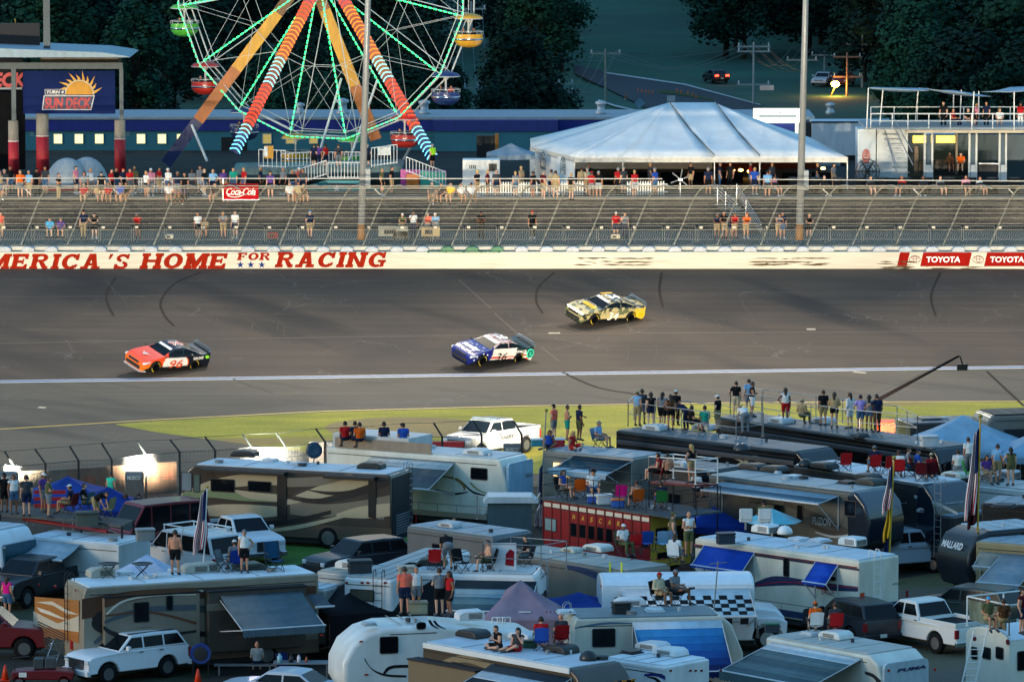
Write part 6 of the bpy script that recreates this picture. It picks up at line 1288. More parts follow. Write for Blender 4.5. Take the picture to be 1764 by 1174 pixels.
def racecar(kind, wheels, psi, label, zd=-.02, lz=.3):
    f, r_ = [on_track(*p) for p in wheels]; mid = (f+r_)/2
    t = auto('race_car', label, 'race car', RC, (0, 0, 0), 0, bodymat=livery(kind), rim='16181a', taper=.16)
    d = Vector((math.cos(psi), math.sin(psi), zd)).normalized(); l = Vector((-math.sin(psi), math.cos(psi), lz)); l = (l-d*l.dot(d)).normalized(); n = d.cross(l)
    near = Vector((RC['fo']+RC['wb']/2, -RC['W']/2, 0)); M = Matrix((d, l, n)).transposed(); t.rotation_euler = M.to_euler(); t.location = mid-(M @ near)+Vector((0, 0, .03))
    s, W, H = t, RC['W'], RC['H']
    g = MB(); g.prism([(-.06, -.8), (-.1, 0), (-.06, .8), (.35, .93), (.35, -.93)], .09, .12, 'xy'); g.build('splitter', mat('17181b' if kind != 96 else 'c9c9c9', .4), s, bevel=.01)
    g = MB(); g.box(-.015, .03, -.68, .68, .2, .42); g.build('air_intake', M_BLACK, s, bevel=.02); g = MB(); g.box(-.012, .05, -.5, .5, .5, .64); g.build('grille', M_BLACK, s, bevel=.02)
    for sg in (-1, 1):
        g = MB(); g.prism([(.06, .55), (.62, .66), (.62, .73), (.06, .66)], sg*(W*.5*.86), sg*(W*.5*.955)); g.build('headlight_sticker', mat('cdd2d6' if kind != 34 else '30342c', .2), s)
        g = MB(); g.tube((RC['wx']+.1, sg*W*.45, .93), (RC['wx']+.02, sg*W*.56, 1.0), .04); g.build('mirror', M_BLACK, s)
    a = (3.3, 1.2); g = MB(); [g.tube((3.35+k*.35, -W*.375, 1.17-k*.12), (3.6-k*.02, -W*.45, .95), .02, n=4) for k in (0, 1)]; g.build('window_brace', mat('d8d4cc'), s)
    g = MB(); g.obox((4.93, 0, 1.16), (.04, 1.5, .17), 0, 0, R(-18)); [g.box(4.8, 4.98, y-.015, y+.015, .95, 1.15) for y in (-.77, .77)]; g.build('spoiler', mat('5e7080', .4, .2), s)
    g = MB(); g.box(1.1, 3.9, -W/2+.0, -W/2+.02, .1, .16); g.build('side_skirt', M_BLACK, s)
    sd = lambda txt, x, z, h, w, c, **k: text_on(MB(), txt, (x, -W/2-.022, z), (1, 0, 0), (0, 0, 1), h, w, **k).build('door_number' if txt.isdigit() else 'lettering', mat(c, .4), s)
    rf_ = lambda txt, h, w, c, dz=.0, **k: text_on(MB(), txt, (2.85, 0, H+.012+dz), (1, 0, 0), (0, 1, 0), h, w, **k).build('roof_number', mat(c, .4), s)
    k = Vector((1, 0, .15)).normalized(); hood = lambda txt, x, h, w, c, **kk: text_on(MB(), txt, (x, 0, .72+x*.165+.05), (0, -1, 0), k, h, w, **kk).build('hood_lettering', mat(c, .4), s)
    wb_ = MB(); a, b = (1.72, .985), (2.22, 1.235); wb_.quad((2.08, -.62, 1.25), (2.08, .62, 1.25), (2.24, .6, 1.325), (2.24, -.6, 1.325)); wb_.build('windshield_banner', mat('e4e4e2', .4), s)
    if kind == 96:
        sd('96', 2.4, .54, .5, .92, 'dd4a14', bold=.015, shear=.2); rf_('96', .62, .85, 'f0e8e0', bold=.04); rf_('96', .6, .82, 'c8222a', .006, bold=.0); sd('GAUNT', 3.95, .8, .17, .75, 'f0ece4', bold=.04)
        g = MB(); g.quad(*[(x, y, .72+x*.165+.045) for x, y in ((.6, 0), (.98, .42), (.82, .1), (1.0, 0), (.82, -.1), (.98, -.42))]); g.build('hood_emblem', mat('c9c3bc', .3), s)
        g = MB(); g.prism([(4.62+.13*math.cos(q), .82+.1*math.sin(q)) for q in [k_*.4 for k_ in range(16)]], -W*.475, -W*.49); g.build('fuel_sticker', mat('8fe03a', .4), s)
    elif kind == 36:
        sd('36', 2.35, .58, .48, .86, '1a1a1e', shear=.25); rf_('36', .6, .85, 'f0ece8', bold=.03); hood('tunity', .82, .44, 1.45, 'ecebe6', bold=.05, shear=.1); sd('SURFACE', 3.65, .82, .15, 1.15, 'ecebe6', bold=.04)
        g = MB(); rg = random.Random(4)
        for x, y in ((.35, .5), (.35, -.1), (.5, -.62), (1.15, .6), (1.25, .1), (1.3, -.5), (.45, .2), (1.0, -.8), (1.1, .35)):
            z = .72+x*.165+.045; g.quad(*[(x+(.09 if i % 2 == 0 else .04)*math.cos(i*math.pi/5), y+(.09 if i % 2 == 0 else .04)*math.sin(i*math.pi/5), z) for i in range(10)])
        for x, z in ((.5, .6), (1.25, .74), (.95, .8), (.3, .45)): g.quad(*[(x+(.08 if i % 2 == 0 else .035)*math.sin(i*math.pi/5), -W/2-.02, z+(.08 if i % 2 == 0 else .035)*math.cos(i*math.pi/5)) for i in range(10)])
        g.build('hood_stars', mat('e8e8ec', .4), s)
        g = MB(); g.prism([(4.6+.26*math.cos(q*.4), .62+.3*math.sin(q*.4)) for q in range(16)], -W*.47, -W*.492); g.build('quarter_emblem', mat('3fd8b0', .4), s); g = MB(); g.prism([(4.6+.19*math.cos(q*.4), .62+.23*math.sin(q*.4)) for q in range(16)], -W*.4925, -W*.495); g.build('quarter_emblem', mat('12303a', .4), s)
        text_on(MB(), 'S', (4.6, -W*.4965, .62), (1, 0, 0), (0, 0, 1), .26, .2, bold=.03).build('lettering', mat('3fd8b0', .4), s)
    else:
        sd('34', 2.35, .55, .48, .86, 'f0ede4', bold=.015, shear=.25); rf_('34', .62, .85, 'f0ede8', bold=.03)
        g = MB(); g.quad(*[(x, y, .72+x*.165+.045) for x, y in ((1.0, -.62), (1.0, .55), (1.32, .55), (1.32, -.62))]); g.build('hood_panel', mat('f0c41c', .4), s); hood("LOVE'S", 1.16, .2, .85, 'b03418', bold=.02)
        g = MB(); g.box(2.4, 3.25, .56, .7, H-.01, H+.008); g.build('roof_stripe', mat('e8b830', .4), s)
        g = MB(); g.box(4.25, 4.8, -W*.5-.005, -W*.46, .42, .64); g.build('quarter_panel', mat('f0c81c', .4), s); sd('LOVES', 4.52, .53, .1, .38, 'b03418')
    return t
racecar(96, ((268, 643), (333, 640)), R(40), 'orange front and black rear stock car number 96 by the painted line')
racecar(36, ((827, 631), (895, 629)), R(40), 'navy and white stock car number 36 with stars on the hood')
racecar(34, ((1020, 561), (1088, 557)), R(37), 'tan camouflage stock car number 34 highest on the banking')
# ================================================================= infield: fence, walls, camping vehicles
def gp(u, v): return PZ(u, v, 0)
# gravel lanes between the pitches
g = MB(); g.quad(*[gp(*p)+Vector((0, 0, .004)) for p in ((350, 1174), (560, 985), (960, 950), (1250, 1174))]); struct('gravel_lane', g, grassmat((.016, .016, .016), (.027, .025, .022), (.016, .02, .01), .5, .62, 'gravel'))
g = MB(); g.quad(*[gp(*p)+Vector((0, 0, .006)) for p in ((1400, 1250), (1530, 1000), (1760, 960), (1900, 1250))]); struct('dirt_lane', g, grassmat((.10, .09, .07), (.13, .12, .085), (.06, .08, .03), .48, .6, 'dirtlane'))
g = MB(); g.quad(*[gp(*p)+Vector((0, 0, .008)) for p in ((380, 985), (440, 905), (800, 895), (700, 950), (560, 968))]); struct('green_lawn', g, grassmat((.04, .17, .015), (.07, .22, .025), (.03, .09, .015), .5, .7, 'lawn'))
# low pit wall lit by the floodlights
def wallrun(name, lab, pts, h, z, d=.35):
    t = thing(name, lab, 'wall', (0, 0, 0))
    for (u0, v0, u1, v1, hx) in pts:
        a, b = gp(u0, v0), gp(u1, v1); dr = (b-a).normalized(); n = Vector((-dr.y, dr.x, 0))*d; g = MB(); up = Vector((0, 0, h))
        g.add([a, b, b+n, a+n, a+up, b+up, b+n+up, a+n+up], [(0, 1, 5, 4), (1, 2, 6, 5), (2, 3, 7, 6), (3, 0, 4, 7), (4, 5, 6, 7)]); g.build('wall_segment', mat(hx, .7, var=.15), t, bevel=.03)
    return t
wt = wallrun('infield_wall', 'pale low infield wall glowing in floodlight behind the mesh fence', [(-60, 868, 118, 858, '6c665c'), (118.5, 858, 305, 845, '77604f')], 1.45, 0)
for (u0, v0, u1, v1, h) in ((140, 820, 166, 842, '8a5a48'), (172, 818, 180, 838, '8a5a48'), (215, 815, 219, 838, '6a4238'), (250, 810, 275, 830, '9a6a58'), (281, 805, 300, 825, '9a6a58'), (120, 822, 128, 836, '7a9a4a')):
    a = gp(118.5, 858); b = gp(305, 845); dr = (b-a).normalized(); g = MB()
    def onw(u, v):
        d = ray(u, v); n = Vector((dr.y, -dr.x, 0)); c = Vector((0, 0, CAMH)); t_ = ((a-c).dot(n)+.004)/d.dot(n); return c+d*t_
    g.quad(onw(u0, v1), onw(u1, v1), onw(u1-2, v0), onw(u0+3, v0)); g.build('worn_panel', mat(h, .8, var=.3), wt)
wallrun('barrier_wall', 'white and red low trackside wall beside the white pickup', [(532, 806, 562, 807, '8f8c88'), (562.5, 806, 640, 806, '8c9092'), (640.5, 806, 720, 806, '9a9c9c'), (720.5, 806, 742, 806, '9a9c9c'), (742.5, 806, 800, 806, 'a01c24')], 1.35, 0)
# infield mesh fence with angled tops
ft = thing('infield_fence', 'wire mesh infield fence with steel posts bent outward at the top', 'fence', (0, 0, 0)); hp = []
for u, v0, v1, v2, u2 in ((-25, 880, 796, 774, -40), (25, 880, 803, 777, 8), (79, 878, 798, 773, 60), (136, 876, 793, 768, 120), (193, 874, 791, 763, 175), (252, 872, 783, 759, 236), (310, 870, 778, 757, 293), (371, 866, 775, 752, 353), (434, 862, 770, 748, 418), (493, 858, 770, 746, 476), (560, 850, 760, 738, 544), (625, 850, 758, 736, 610), (703, 850, 752, 729, 690), (762, 850, 752, 728, 747), (830, 846, 748, 724, 815), (899, 842, 748, 724, 884)):
    b = gp(u, v0); zt = PY(u, v1, b.y).z; tp = PY(u2, v2, b.y+.35); g = MB(); top = Vector((b.x, b.y, zt)); g.path([b, top, tp], .05, 6); g.build('post', mat('2c3336', .8), ft); hp.append((b, top, tp))
for (k, r_) in ((1, .02), (2, .014)):
    g = MB(); g.path([h[k] for h in hp], r_, 4); g.build('wire', mat('3a4246', .5, .4), ft)
for f in (.8, .55, .3): g = MB(); g.path([h[0].lerp(h[1], f) for h in hp], .012, 4); g.build('wire', mat('3a4246', .5, .4), ft)
g = MB()
for a, b in zip(hp[:-1], hp[1:]):
    for i in range(26): p, q = a[0].lerp(b[0], i/26), a[1].lerp(b[1], i/26); g.quad(p, p+Vector((.012, 0, 0)), q+Vector((.012, 0, 0)), q)
o = g.build('mesh_wire', mat('3a4246', .5), ft); o['kind'] = 'stuff'
BLK = '0f1216'
# ---- tan motorhome, bottom left (rear end faces us)
q = Rig('motorhome', 'tan and brown motorhome with rear ladder behind the white off-roader', 'motorhome', (142, 1013), (549, 988), 3.6)
q.body('958b7a', left=[(.02, .45), (0, 1.2), (.05, 3.3), (.16, 3.6)], roof='dbe4e8')
for up_, lo_, h, k in (([(141, 1031), (250, 1015), (400, 1010), (545, 1008)], [(141, 1066), (190, 1056), (260, 1035), (400, 1028), (545, 1022)], '5a3a28', 1), ([(160, 1105), (210, 1066), (300, 1045), (420, 1042), (545, 1050)], [(165, 1110), (215, 1074), (300, 1055), (420, 1056), (545, 1062)], '4f5a60', 2),
                       ([(158, 1064), (172, 1052), (185, 1052)], [(158, 1068), (165, 1075), (190, 1093), (260, 1093), (370, 1082), (365, 1090), (260, 1102), (180, 1100)][::-1][:3], '1a1c20', 3)): q.swoosh(up_, lo_, h, k=k)
q.swoosh([(170, 1060), (158, 1070), (165, 1085), (200, 1096), (300, 1098), (420, 1090)], [(176, 1056), (164, 1070), (172, 1080), (205, 1090), (300, 1092), (420, 1086)], '15171b', k=4)
q.swoosh([(187, 1045), (230, 1022), (300, 1015), (420, 1018)], [(187, 1047), (232, 1025), (300, 1018), (420, 1021)], 'd9d2c2', k=5)
q.panel('s', [(0, .45), (q.L, .45), (q.L, 1.0), (0, 1.0)], .001, .006, '6d5a48', 'lower_stripe')
q.slide(*[q.px(u, 1040)[0] for u in (176, 340)], .8, 3.2, .3, '857b6c'); q.slide(*[q.px(u, 1040)[0] for u in (352, 520)], .8, 3.2, .5, '4a443c')
q.swoosh([(180, 1028), (250, 1016), (338, 1012)], [(180, 1046), (250, 1030), (338, 1024)], '5e3c28', off=.3); q.swoosh([(182, 1056), (210, 1034), (260, 1024), (338, 1022)], [(184, 1059), (212, 1037), (262, 1027), (338, 1024)], 'd9d2c2', k=3, off=.3); q.swoosh([(180, 1068), (240, 1046), (338, 1040)], [(180, 1074), (240, 1056), (338, 1050)], '4c5860', k=2, off=.3)
q.swoosh([(178, 1076), (200, 1088), (250, 1094), (338, 1084)], [(178, 1084), (200, 1096), (250, 1100), (338, 1088)], '1a1c20', k=4, off=.3); q.swoosh([(182, 1058), (260, 1052), (338, 1070)], [(182, 1061), (260, 1056), (338, 1075)], '6a4028', k=3, off=.3); q.swoosh([(356, 1040), (420, 1034), (515, 1030)], [(356, 1052), (420, 1048), (515, 1040)], '7c7264', k=1, off=.5)
q.window(230, 1037, 257, 1070, off=.3); q.window(286, 1025, 298, 1050, off=.3); q.text('PHOENIX', 230, 1078, 262, 1082, '3a3e44', off=.3)
for pl, h, k in (([(60, 1027), (136, 1033), (136, 1100), (60, 1088)], 'b8783a', 1), ([(58, 1052), (100, 1073), (136, 1060), (136, 1088), (58, 1076)], 'd5cab2', 2), ([(62, 1036), (90, 1035), (116, 1050), (136, 1058), (116, 1056), (92, 1042)], 'e3d8c0', 3), ([(64, 1045), (85, 1052), (118, 1068), (96, 1062), (70, 1053)], 'efe6d2', 3), ([(57, 1082), (136, 1095), (136, 1106), (57, 1092)], 'b0703a', 3)): q.decal(pl, h, 'l', k)
a, b = q.px(66, 1092, 'l'), q.px(112, 1138, 'l'); g = MB(); [g.box(-.03, -.01, min(a[0], b[0]), max(a[0], b[0]), .62+i*.1, .67+i*.1) for i in range(9)]; g.build('rear_grille', mat('3c3a36', .5), q.root)
q.light(124, 1110, 'l', .16, .18, 'a01418', 'taillight'); q.light(72, 1108, 'l', .1, .18, 'a01418', 'taillight'); q.light(96, 1009, 'l', .15, .04); q.light(131, 1016, 'l', .05, .04); q.light(68, 1006, 'l', .05, .04)
q.ladder('l', q.px(118, 1060, 'l')[0], zb=1.2, m=M_DARK); q.ac(172, 992, 'b5b0a2'); q.ac(335, 985, 'b5b0a2'); q.ac(428, 980, '4a4f4a', 'low'); q.ac(352, 983, 'a8a8a0'); q.vent(280, 992); q.vent(215, 988); q.vent(300, 984, w=.25)
q.awning(*[q.px(u, 1026)[0] for u in (372, 512)], 3.05, 2.6, 1.0, '5a6a72', off=.5, valance=.25, name='awning'); q.awning(*[q.px(u, 1010)[0] for u in (520, 548)], 2.9, 1.2, .35, '4a5860', arms=False, off=.5, valance=0); q.wheel(2.6); q.wheel(q.L-2.2)
g = MB(); x, z = q.px(440, 1084, 's', 1.0); g.box(x-.5, x+.5, -1.0, -.9, z-.3, z+.3); tv = g.build('television', M_BLACK, q.root); g = MB(); g.box(x-.42, x+.2, -1.01, -1.004, z-.12, z+.2); g.build('tv_screen', mat('e8dcff', emit=2.0, var=0), tv)
TANRIG = q
t = thing('folding_ladder', 'grey aluminium ladder leaning on the rear of the tan motorhome', 'ladder', (0, 0, 0)); g = MB(); A, B = gp(75, 1148), PY(116, 1040, gp(75, 1148).y+1.4); s_ = Vector((.42, .1, 0))
g.tube(A, B, .03); g.tube(A+s_, B+s_, .03); g.build('side_rail', M_GALV, t); g = MB(); [g.tube(A.lerp(B, i/11), A.lerp(B, i/11)+s_, .018, n=5) for i in range(1, 11)]; g.build('rungs', M_GALV, t)
for i, u in enumerate((188, 245)):
    t = thing('camp_chair', f'black round folding chair {"left" if i == 0 else "right"} of the pair on the tan motorhome roof', 'camp chair', q.roofpt(u, 996)); g = MB(); g.lathe([(.42, .5), (.44, .52), (.3, .46), (.0, .44)], (0, 0, .1), 'z', 16); g.build('seat', M_BLACK, t, True)
    g = MB(); [g.tube((a*.3, b*.3, 0), (-a*.25, b*.25, .55), .015) for a in (-1, 1) for b in (-1, 1)]; g.build('leg_frame', M_BLACK, t)
# ---- white fifth wheel
q = Rig('fifth_wheel_trailer', 'white fifth wheel trailer with rounded front and dark swoosh', 'caravan', (590, 1083), (925, 1068), 3.7)
q.body('dfe4e2', left=[(1.1, 1.05), (.3, 1.2), (.0, 1.7), (.02, 2.4), (.35, 3.05), (.95, 3.5), (1.7, 3.7)], right=[(0, .5), (0, 3.25), (3.8, 3.7)], bevel=.22, roof='bcc6ca'); q.roof_o.hide_render = True; bpy.data.objects.remove(q.roof_o)
q.window(654, 1096, 686, 1124); q.window(717, 1071, 734, 1083, r=.12); q.swoosh([(628, 1132), (640, 1150), (665, 1160), (700, 1162)], [(628, 1136), (642, 1154), (665, 1164), (700, 1166)], '1b1e22', k=1); q.swoosh([(660, 1158), (668, 1148), (690, 1144), (760, 1146)], [(662, 1162), (672, 1152), (694, 1149), (760, 1150)], '1b1e22', k=2)
q.swoosh([(737, 1067), (742, 1076), (756, 1083)], [(742, 1067), (747, 1075), (756, 1082)], '2a3036', k=1); q.swoosh([(745, 1068), (752, 1077), (768, 1083)], [(750, 1068), (757, 1076), (768, 1082)], '2a3036', k=1)
for u, v in ((554, 1093), (622, 1104), (631, 1161)): a = q.hit(u, v, q.ey, 0); q.panel('s', rrect(a.x-.07, a.x+.07, a.z-.03, a.z+.03, .01), .01, .03, 'a01c14', 'marker_light')
q.vent(636, 1076, h='b4bcc0', w=.28); q.wheel(5.2); q.wheel(6.2); q.ac(808, 1066, 'dfe2e2'); FW = q
g = MB()
for i in range(3): x, y = q.px(848+i*9, 1070, 't'); g.path([(x, y, 3.6), (x, y, 3.85), (x+.3, y, 3.85), (x+.3, y, 3.6)], .025, 6)
g.build('roof_rail', M_WHITE, q.root)
# ---- dark motorhome at the bottom
q = Rig('motorhome', 'dark motorhome with white roof edge at the bottom centre of the picture', 'motorhome', (727, 1106), (1012, 1157), 3.6)
q.body('4a4034', right=[(.05, .45), (0, 1.4), (.1, 2.7), (.55, 3.35), (.9, 3.6)], roof='c3d0d8', bevel=.1); q.panel('s', [(.1, 3.42), (q.L-.9, 3.42), (q.L-.9, 3.62), (.1, 3.62)], .002, .06, 'e2e6e6', 'roof_edge', bevel=.02)
q.swoosh([(735, 1150), (790, 1128), (840, 1140), (900, 1165)], [(735, 1163), (790, 1140), (835, 1150), (880, 1172)], '8a7a60'); q.window(778, 1138, 798, 1150)
q.slide(*[q.px(u, 1130)[0] for u in (722, 838)], 1.2, 3.0, .55, '7a6c56'); q.awning(*[q.px(u, 1140)[0] for u in (850, 985)], 3.3, 2.8, 1.0, '343c42', off=.1, stripes=['3a444c', 'c3ccd0', '2e363c', '343c42', '3a4248', '343c42'], valance=.2)
q.panel('r', rrect(.15, q.W-.15, 1.5, 3.1, .2), -.1, .03, M_GLASS, 'windshield'); g = MB(); [g.box(q.L+.06, q.L+.1, .3+i*.45, .5+i*.45, 3.05, 3.12) for i in range(5)]; g.build('amber_lights', mat('c07a1a', .4), q.root)
q.ac(815, 1096, '1c2224', 'low'); q.ac(967, 1122, '1c2224', 'low'); q.ac(873, 1121, '20282c', 'low', sx=.45); q.ac(905, 1100, 'c9ced0', 'low'); q.vent(1014, 1136, '23282c', .36, kind='dome'); q.wheel(2.2); q.wheel(q.L-1.6); BOT = q
# ---- small white trailer
q = Rig('travel_trailer', 'small white travel trailer with square rear end at bottom', 'caravan', (1040, 1132), (1146, 1148), 3.0)
q.body('e2e7e8', roof='dde6ea', bevel=.08); q.panel('s', [(0, 2.85), (q.L, 2.85), (q.L, 2.93), (0, 2.93)], .001, .02, 'e6eaea', 'gutter'); q.swoosh([(1110, 1160), (1128, 1158), (1146, 1163)], [(1110, 1164), (1130, 1164), (1146, 1170)], '26307a', k=1); q.swoosh([(1115, 1164), (1130, 1166), (1140, 1174)], [(1115, 1166), (1128, 1170), (1134, 1177)], '1b1e22', k=1)
for u in (1155, 1189, 1198, 1208, 1241): q.light(u, 1154, 'r', .06, .035)
q.ac(1155, 1127, 'd9dfe0', 'low'); q.ac(1125, 1117, 'c9d0d2', 'low'); q.vent(1088, 1124, '2a3034', .35); q.wheel(1.8)
# ---- cream motorhome with the blue awning
q = Rig('motorhome', 'cream motorhome with a bright blue striped awning opened out', 'motorhome', (988, 1066), (1283, 1059), 3.35)
q.body('cfcdbe', left=[(0, .45), (0, 3.1), (.1, 3.35)], right=[(0, .45), (.05, 1.9), (.5, 3.0), (.9, 3.35)], roof='6f8288', bevel=.09)
q.swoosh([(990, 1080), (1040, 1071), (1090, 1072)], [(990, 1082), (1040, 1075), (1090, 1074)], '3f6a8a'); q.window(1020, 1082, 1060, 1113); q.window(1112, 1106, 1145, 1120);
for u in (916, 942, 949, 957, 983): q.light(u, 1053, 'l', .06, .04)
q.ladder('l', q.px(975, 1080, 'l')[0], zb=1.5); q.awning(*[q.px(u, 1060)[0] for u in (1090, 1242)], 3.2, 2.6, 1.55, stripes=['c3d3dc', '3a8ac0', '2f7ab4', '2a6aa8', '24589a', '1b4282', '12265a'], valance=.2, off=.03)
q.ac(1085, 1041, 'd5dadb', 'low'); q.vent(1128, 1052, 'cfd8dc'); q.vent(975, 1055, 'cfd8dc'); q.wheel(2.4); q.wheel(q.L-1.5); CRM = q
g = MB(); x, y = q.px(1230, 1048, 't'); g.tube((x, y, 3.35), (x+.15, y, 5.2), .025); g.tube((x-.2, y, 5.1), (x+.5, y, 5.15), .02); g.build('antenna', M_STEEL, q.root)
# ---- white school bus
def bus(lab, A, B, zr, paint, W=2.45, hood=1, L=None, roofc='dceaf2'):
    q = Rig('school_bus', lab, 'bus', A, B, zr, W, L=L); z0 = .45; L = q.L; q.m = mat(paint, .4, coat=.3, var=.04)
    g = MB(); prof = [(0, z0), (0, zr)]+[(W/2-W/2*math.cos(a), zr+.42*math.sin(a)) for a in [math.pi*i/10 for i in range(1, 10)]]+[(W, zr), (W, z0)]; g.prism(prof, 0, L, 'yz'); g.build('body', q.m, q.root, bevel=.06)
    g = MB(); pr = [(W/2-W/2*math.cos(a)*1.005, zr+.425*math.sin(a)+.006) for a in [math.pi*(.06+.88*i/12) for i in range(13)]]; n = len(pr)
    g.add([(.1, y, z) for y, z in pr]+[(L-.1, y, z) for y, z in pr], [(i, i+1, n+i+1, n+i) for i in range(n-1)]); g.build('roof', mat(roofc, .4, var=.05), q.root, True)
    if hood:
        g = MB(); g.prism([(L, .5), (L, 1.75), (L+.9, 1.65), (L+1.25, 1.4), (L+1.35, .9), (L+1.3, .5)], .25, W-.25); g.build('hood', q.m, q.root, bevel=.12)
        g = MB(); g.prism([(L+.25-.0, .55)]+[(L+.55+.62*math.cos(a), .55+.62*math.sin(a)) for a in [math.pi*(1-i/8) for i in range(9)]]+[(L+1.3, .5), (L+1.35, 1.2), (L+.9, 1.35), (L+.1, 1.35), (L, .55)], .0, .3); g.build('fender', q.m, q.root, bevel=.03)
        wheel_parts(q.root, L+.55, .02, .5, .28, 'd0d6d8', -1)
    wheel_parts(q.root, 2.6, -.01, .5, .28, 'd0d6d8', -1); g = MB(); g.box(.4, L, .2, W-.2, .2, .5); g.build('chassis', M_BLACK, q.root); return q
q = bus('white school bus with lettering on its rear and a chequered awning', (1037, 1013), (1300, 1010), 2.65, 'e0e6e8'); BUSW = q
for u0, u1, v0 in ((978, 990, 1013), (996, 1014, 1017), (1018, 1032, 1022)): q.window(u0, v0, u1, v0+22, 'l')
q.text('The Finish Line', 987, 1000, 1025, 1009, '2a2e32', 'l'); q.light(1004, 991, 'l', .12, .04, 'a83a1c'); q.light(1036, 1009, 'l', .05, .05)
for i in range(int(q.L-.7)): q.win(.5+i*1.0, 1.35+i*1.0, 1.55, 2.3)
if 1: q.panel('s', [(.0, 1.2), (q.L, 1.2), (q.L, 1.26), (0, 1.26)], .001, .02, 'aeb8bc', 'rub_rail')
x0, x1 = [q.px(u, 1012)[0] for u in (1070, 1290)]; aw = q.awning(x0, x1, 2.6, 2.6, .75, 'd5dde0', valance=0, off=.03)
g = MB(); n = 16
for r_ in range(5):
    for i in range(n):
        if (i+r_) % 2: continue
        f = lambda t: (-.03-2.6*t, 2.6-.75*t-.05*math.sin(math.pi*t)+.012); t0, t1 = .22+r_*.14, .36+r_*.14; a, b = f(t0), f(t1); xa, xb = x0+(x1-x0)*i/n, x0+(x1-x0)*(i+1)/n; g.quad((xa, a[0], a[1]), (xb, a[0], a[1]), (xb, b[0], b[1]), (xa, b[0], b[1]))
g.build('checker_print', mat('15171b', .8), aw); g = MB(); [g.box(x0+(x1-x0)*(2*i)/n, x0+(x1-x0)*(2*i+1)/n, -2.66, -2.64, 1.55, 1.8) for i in range(n//2)]; g.build('checker_valance', mat('15171b', .8), aw)
# ---- cream motorhome with blue window awnings
q = Rig('motorhome', 'cream motorhome with small blue window awnings and eagle lettering', 'motorhome', (1196, 926), (1480, 966), 3.3)
q.body('d8d5c4', roof='c3d2da', bevel=.1); q.panel('s', [(0, 3.0), (q.L-.1, 3.0), (q.L-.1, 3.05), (0, 3.05)], .001, .012, '8a1c2c', 'red_stripe'); q.panel('s', [(0, 2.9), (q.L, 2.9), (q.L, 2.995), (0, 2.995)], .001, .01, '1c2440', 'navy_stripe')
z0, z1 = .55, 1.05; q.panel('s', [(0, z0), (q.L, z0), (q.L, z0+.28), (0, z0+.28)], .001, .008, '2c3c5c', 'lower_stripe'); q.panel('r', [(0, 1.15), (q.W, 1.15), (q.W, 1.4), (0, 1.4)], .001, .008, '2f4056', 'rear_stripe')
q.swoosh([(1300, 1003), (1325, 993), (1350, 992), (1400, 1000), (1478, 1010)], [(1300, 1010), (1340, 1008), (1380, 1008), (1430, 1016), (1478, 1018)], '243258', k=2); q.swoosh([(1302, 1007), (1345, 1001), (1400, 1004), (1478, 1011)], [(1302, 1008.5), (1345, 1002.5), (1400, 1005.5), (1478, 1012.5)], 'b02838', k=3)
q.window(1350, 959, 1360, 993); q.window(1225, 968, 1262, 980); q.window(1418, 990, 1440, 1000); q.text('AMERICAN', 1409, 1009, 1432, 1014, '7a1c2a', k=4); q.text('EAGLE', 1416, 1015, 1438, 1022, '7a1c2a', k=4); q.text('Eagle', 1537, 1000, 1560, 1007, '2a2e34', 'r', shear=.3)
for u0, u1, v in ((1208, 1300, 951), (1400, 1444, 972)): q.awning(q.px(u0+5, v)[0], q.px(u1, v)[0], q.px(u1, v)[1], .75, .75, '1f4fb8', valance=.05, off=.02, name='window_awning', arms=True)
q.ladder('r', q.px(1508, 990, 'r')[0], zb=1.0, w=.4, m=M_WHITE); q.light(1485, 1026, 'r', .12, .14, 'c8481c', 'taillight'); q.light(1562, 1022, 'r', .06, .14, '8a1c1c', 'taillight')
g = MB(); [g.box(q.L+.01, q.L+.03, .75+i*.1, .8+i*.1, .75, 1.1) for i in range(14)]; g.build('rear_vents', M_DARK, q.root); q.ac(1318, 916, 'dfe3e2'); q.ac(1468, 938, 'dfe3e2'); q.vent(1352, 919, 'e4e8e8', .36, kind='dome'); q.vent(1376, 930, 'c9d4da', .4); q.vent(1412, 932, 'c9d4da', .4); q.vent(1392, 938, 'b0bcc2', .55, .05); q.wheel(2.0); q.wheel(q.L-2.6); EAG = q
# ---- big grey trailer with black cap
def blackcap(lab, A, B, txt, zr=3.9, side='5d6668', roof='a7aeae', W=2.5, capc='10202e', tbox=None, name='toy_hauler_trailer'):
    q = Rig(name, lab, 'caravan', A, B, zr, W); q.body(side, right=[(1.6, .5), (1.5, 1.15), (.35, 1.3), (.05, 1.7), (0, 2.6), (.25, 3.35), (.8, zr)], roof=roof, bevel=.12)
    g = MB(); pr = [(1.5, 1.13), (.33, 1.28), (.0, 1.68), (-.05, 2.6), (.2, 3.38), (.78, zr+.04)]; L = q.L; ins = [(1.3, 1.7), (1.25, 2.3), (1.3, 3.2), (1.25, zr-.06)]
    g.prism([(L-a, b) for a, b in pr]+[(L-a, b) for a, b in ins[::-1]], -.02, q.W+.02); g.build('front_cap', mat(capc, .18, coat=.8, var=.05), q.root, bevel=.14, seg=3)
    if tbox: q.text(txt, *tbox, 'c3d0da', 'r', off=.06, bold=.03, shear=.15)
    q.wheel(3.0); q.wheel(4.0); return q
q = blackcap('long grey fifth wheel trailer with glossy dark nose and side awning', (1218, 818), (1497, 851), 'FUZION', side='464e4c', tbox=(1516, 865, 1562, 872)); FUZ = q
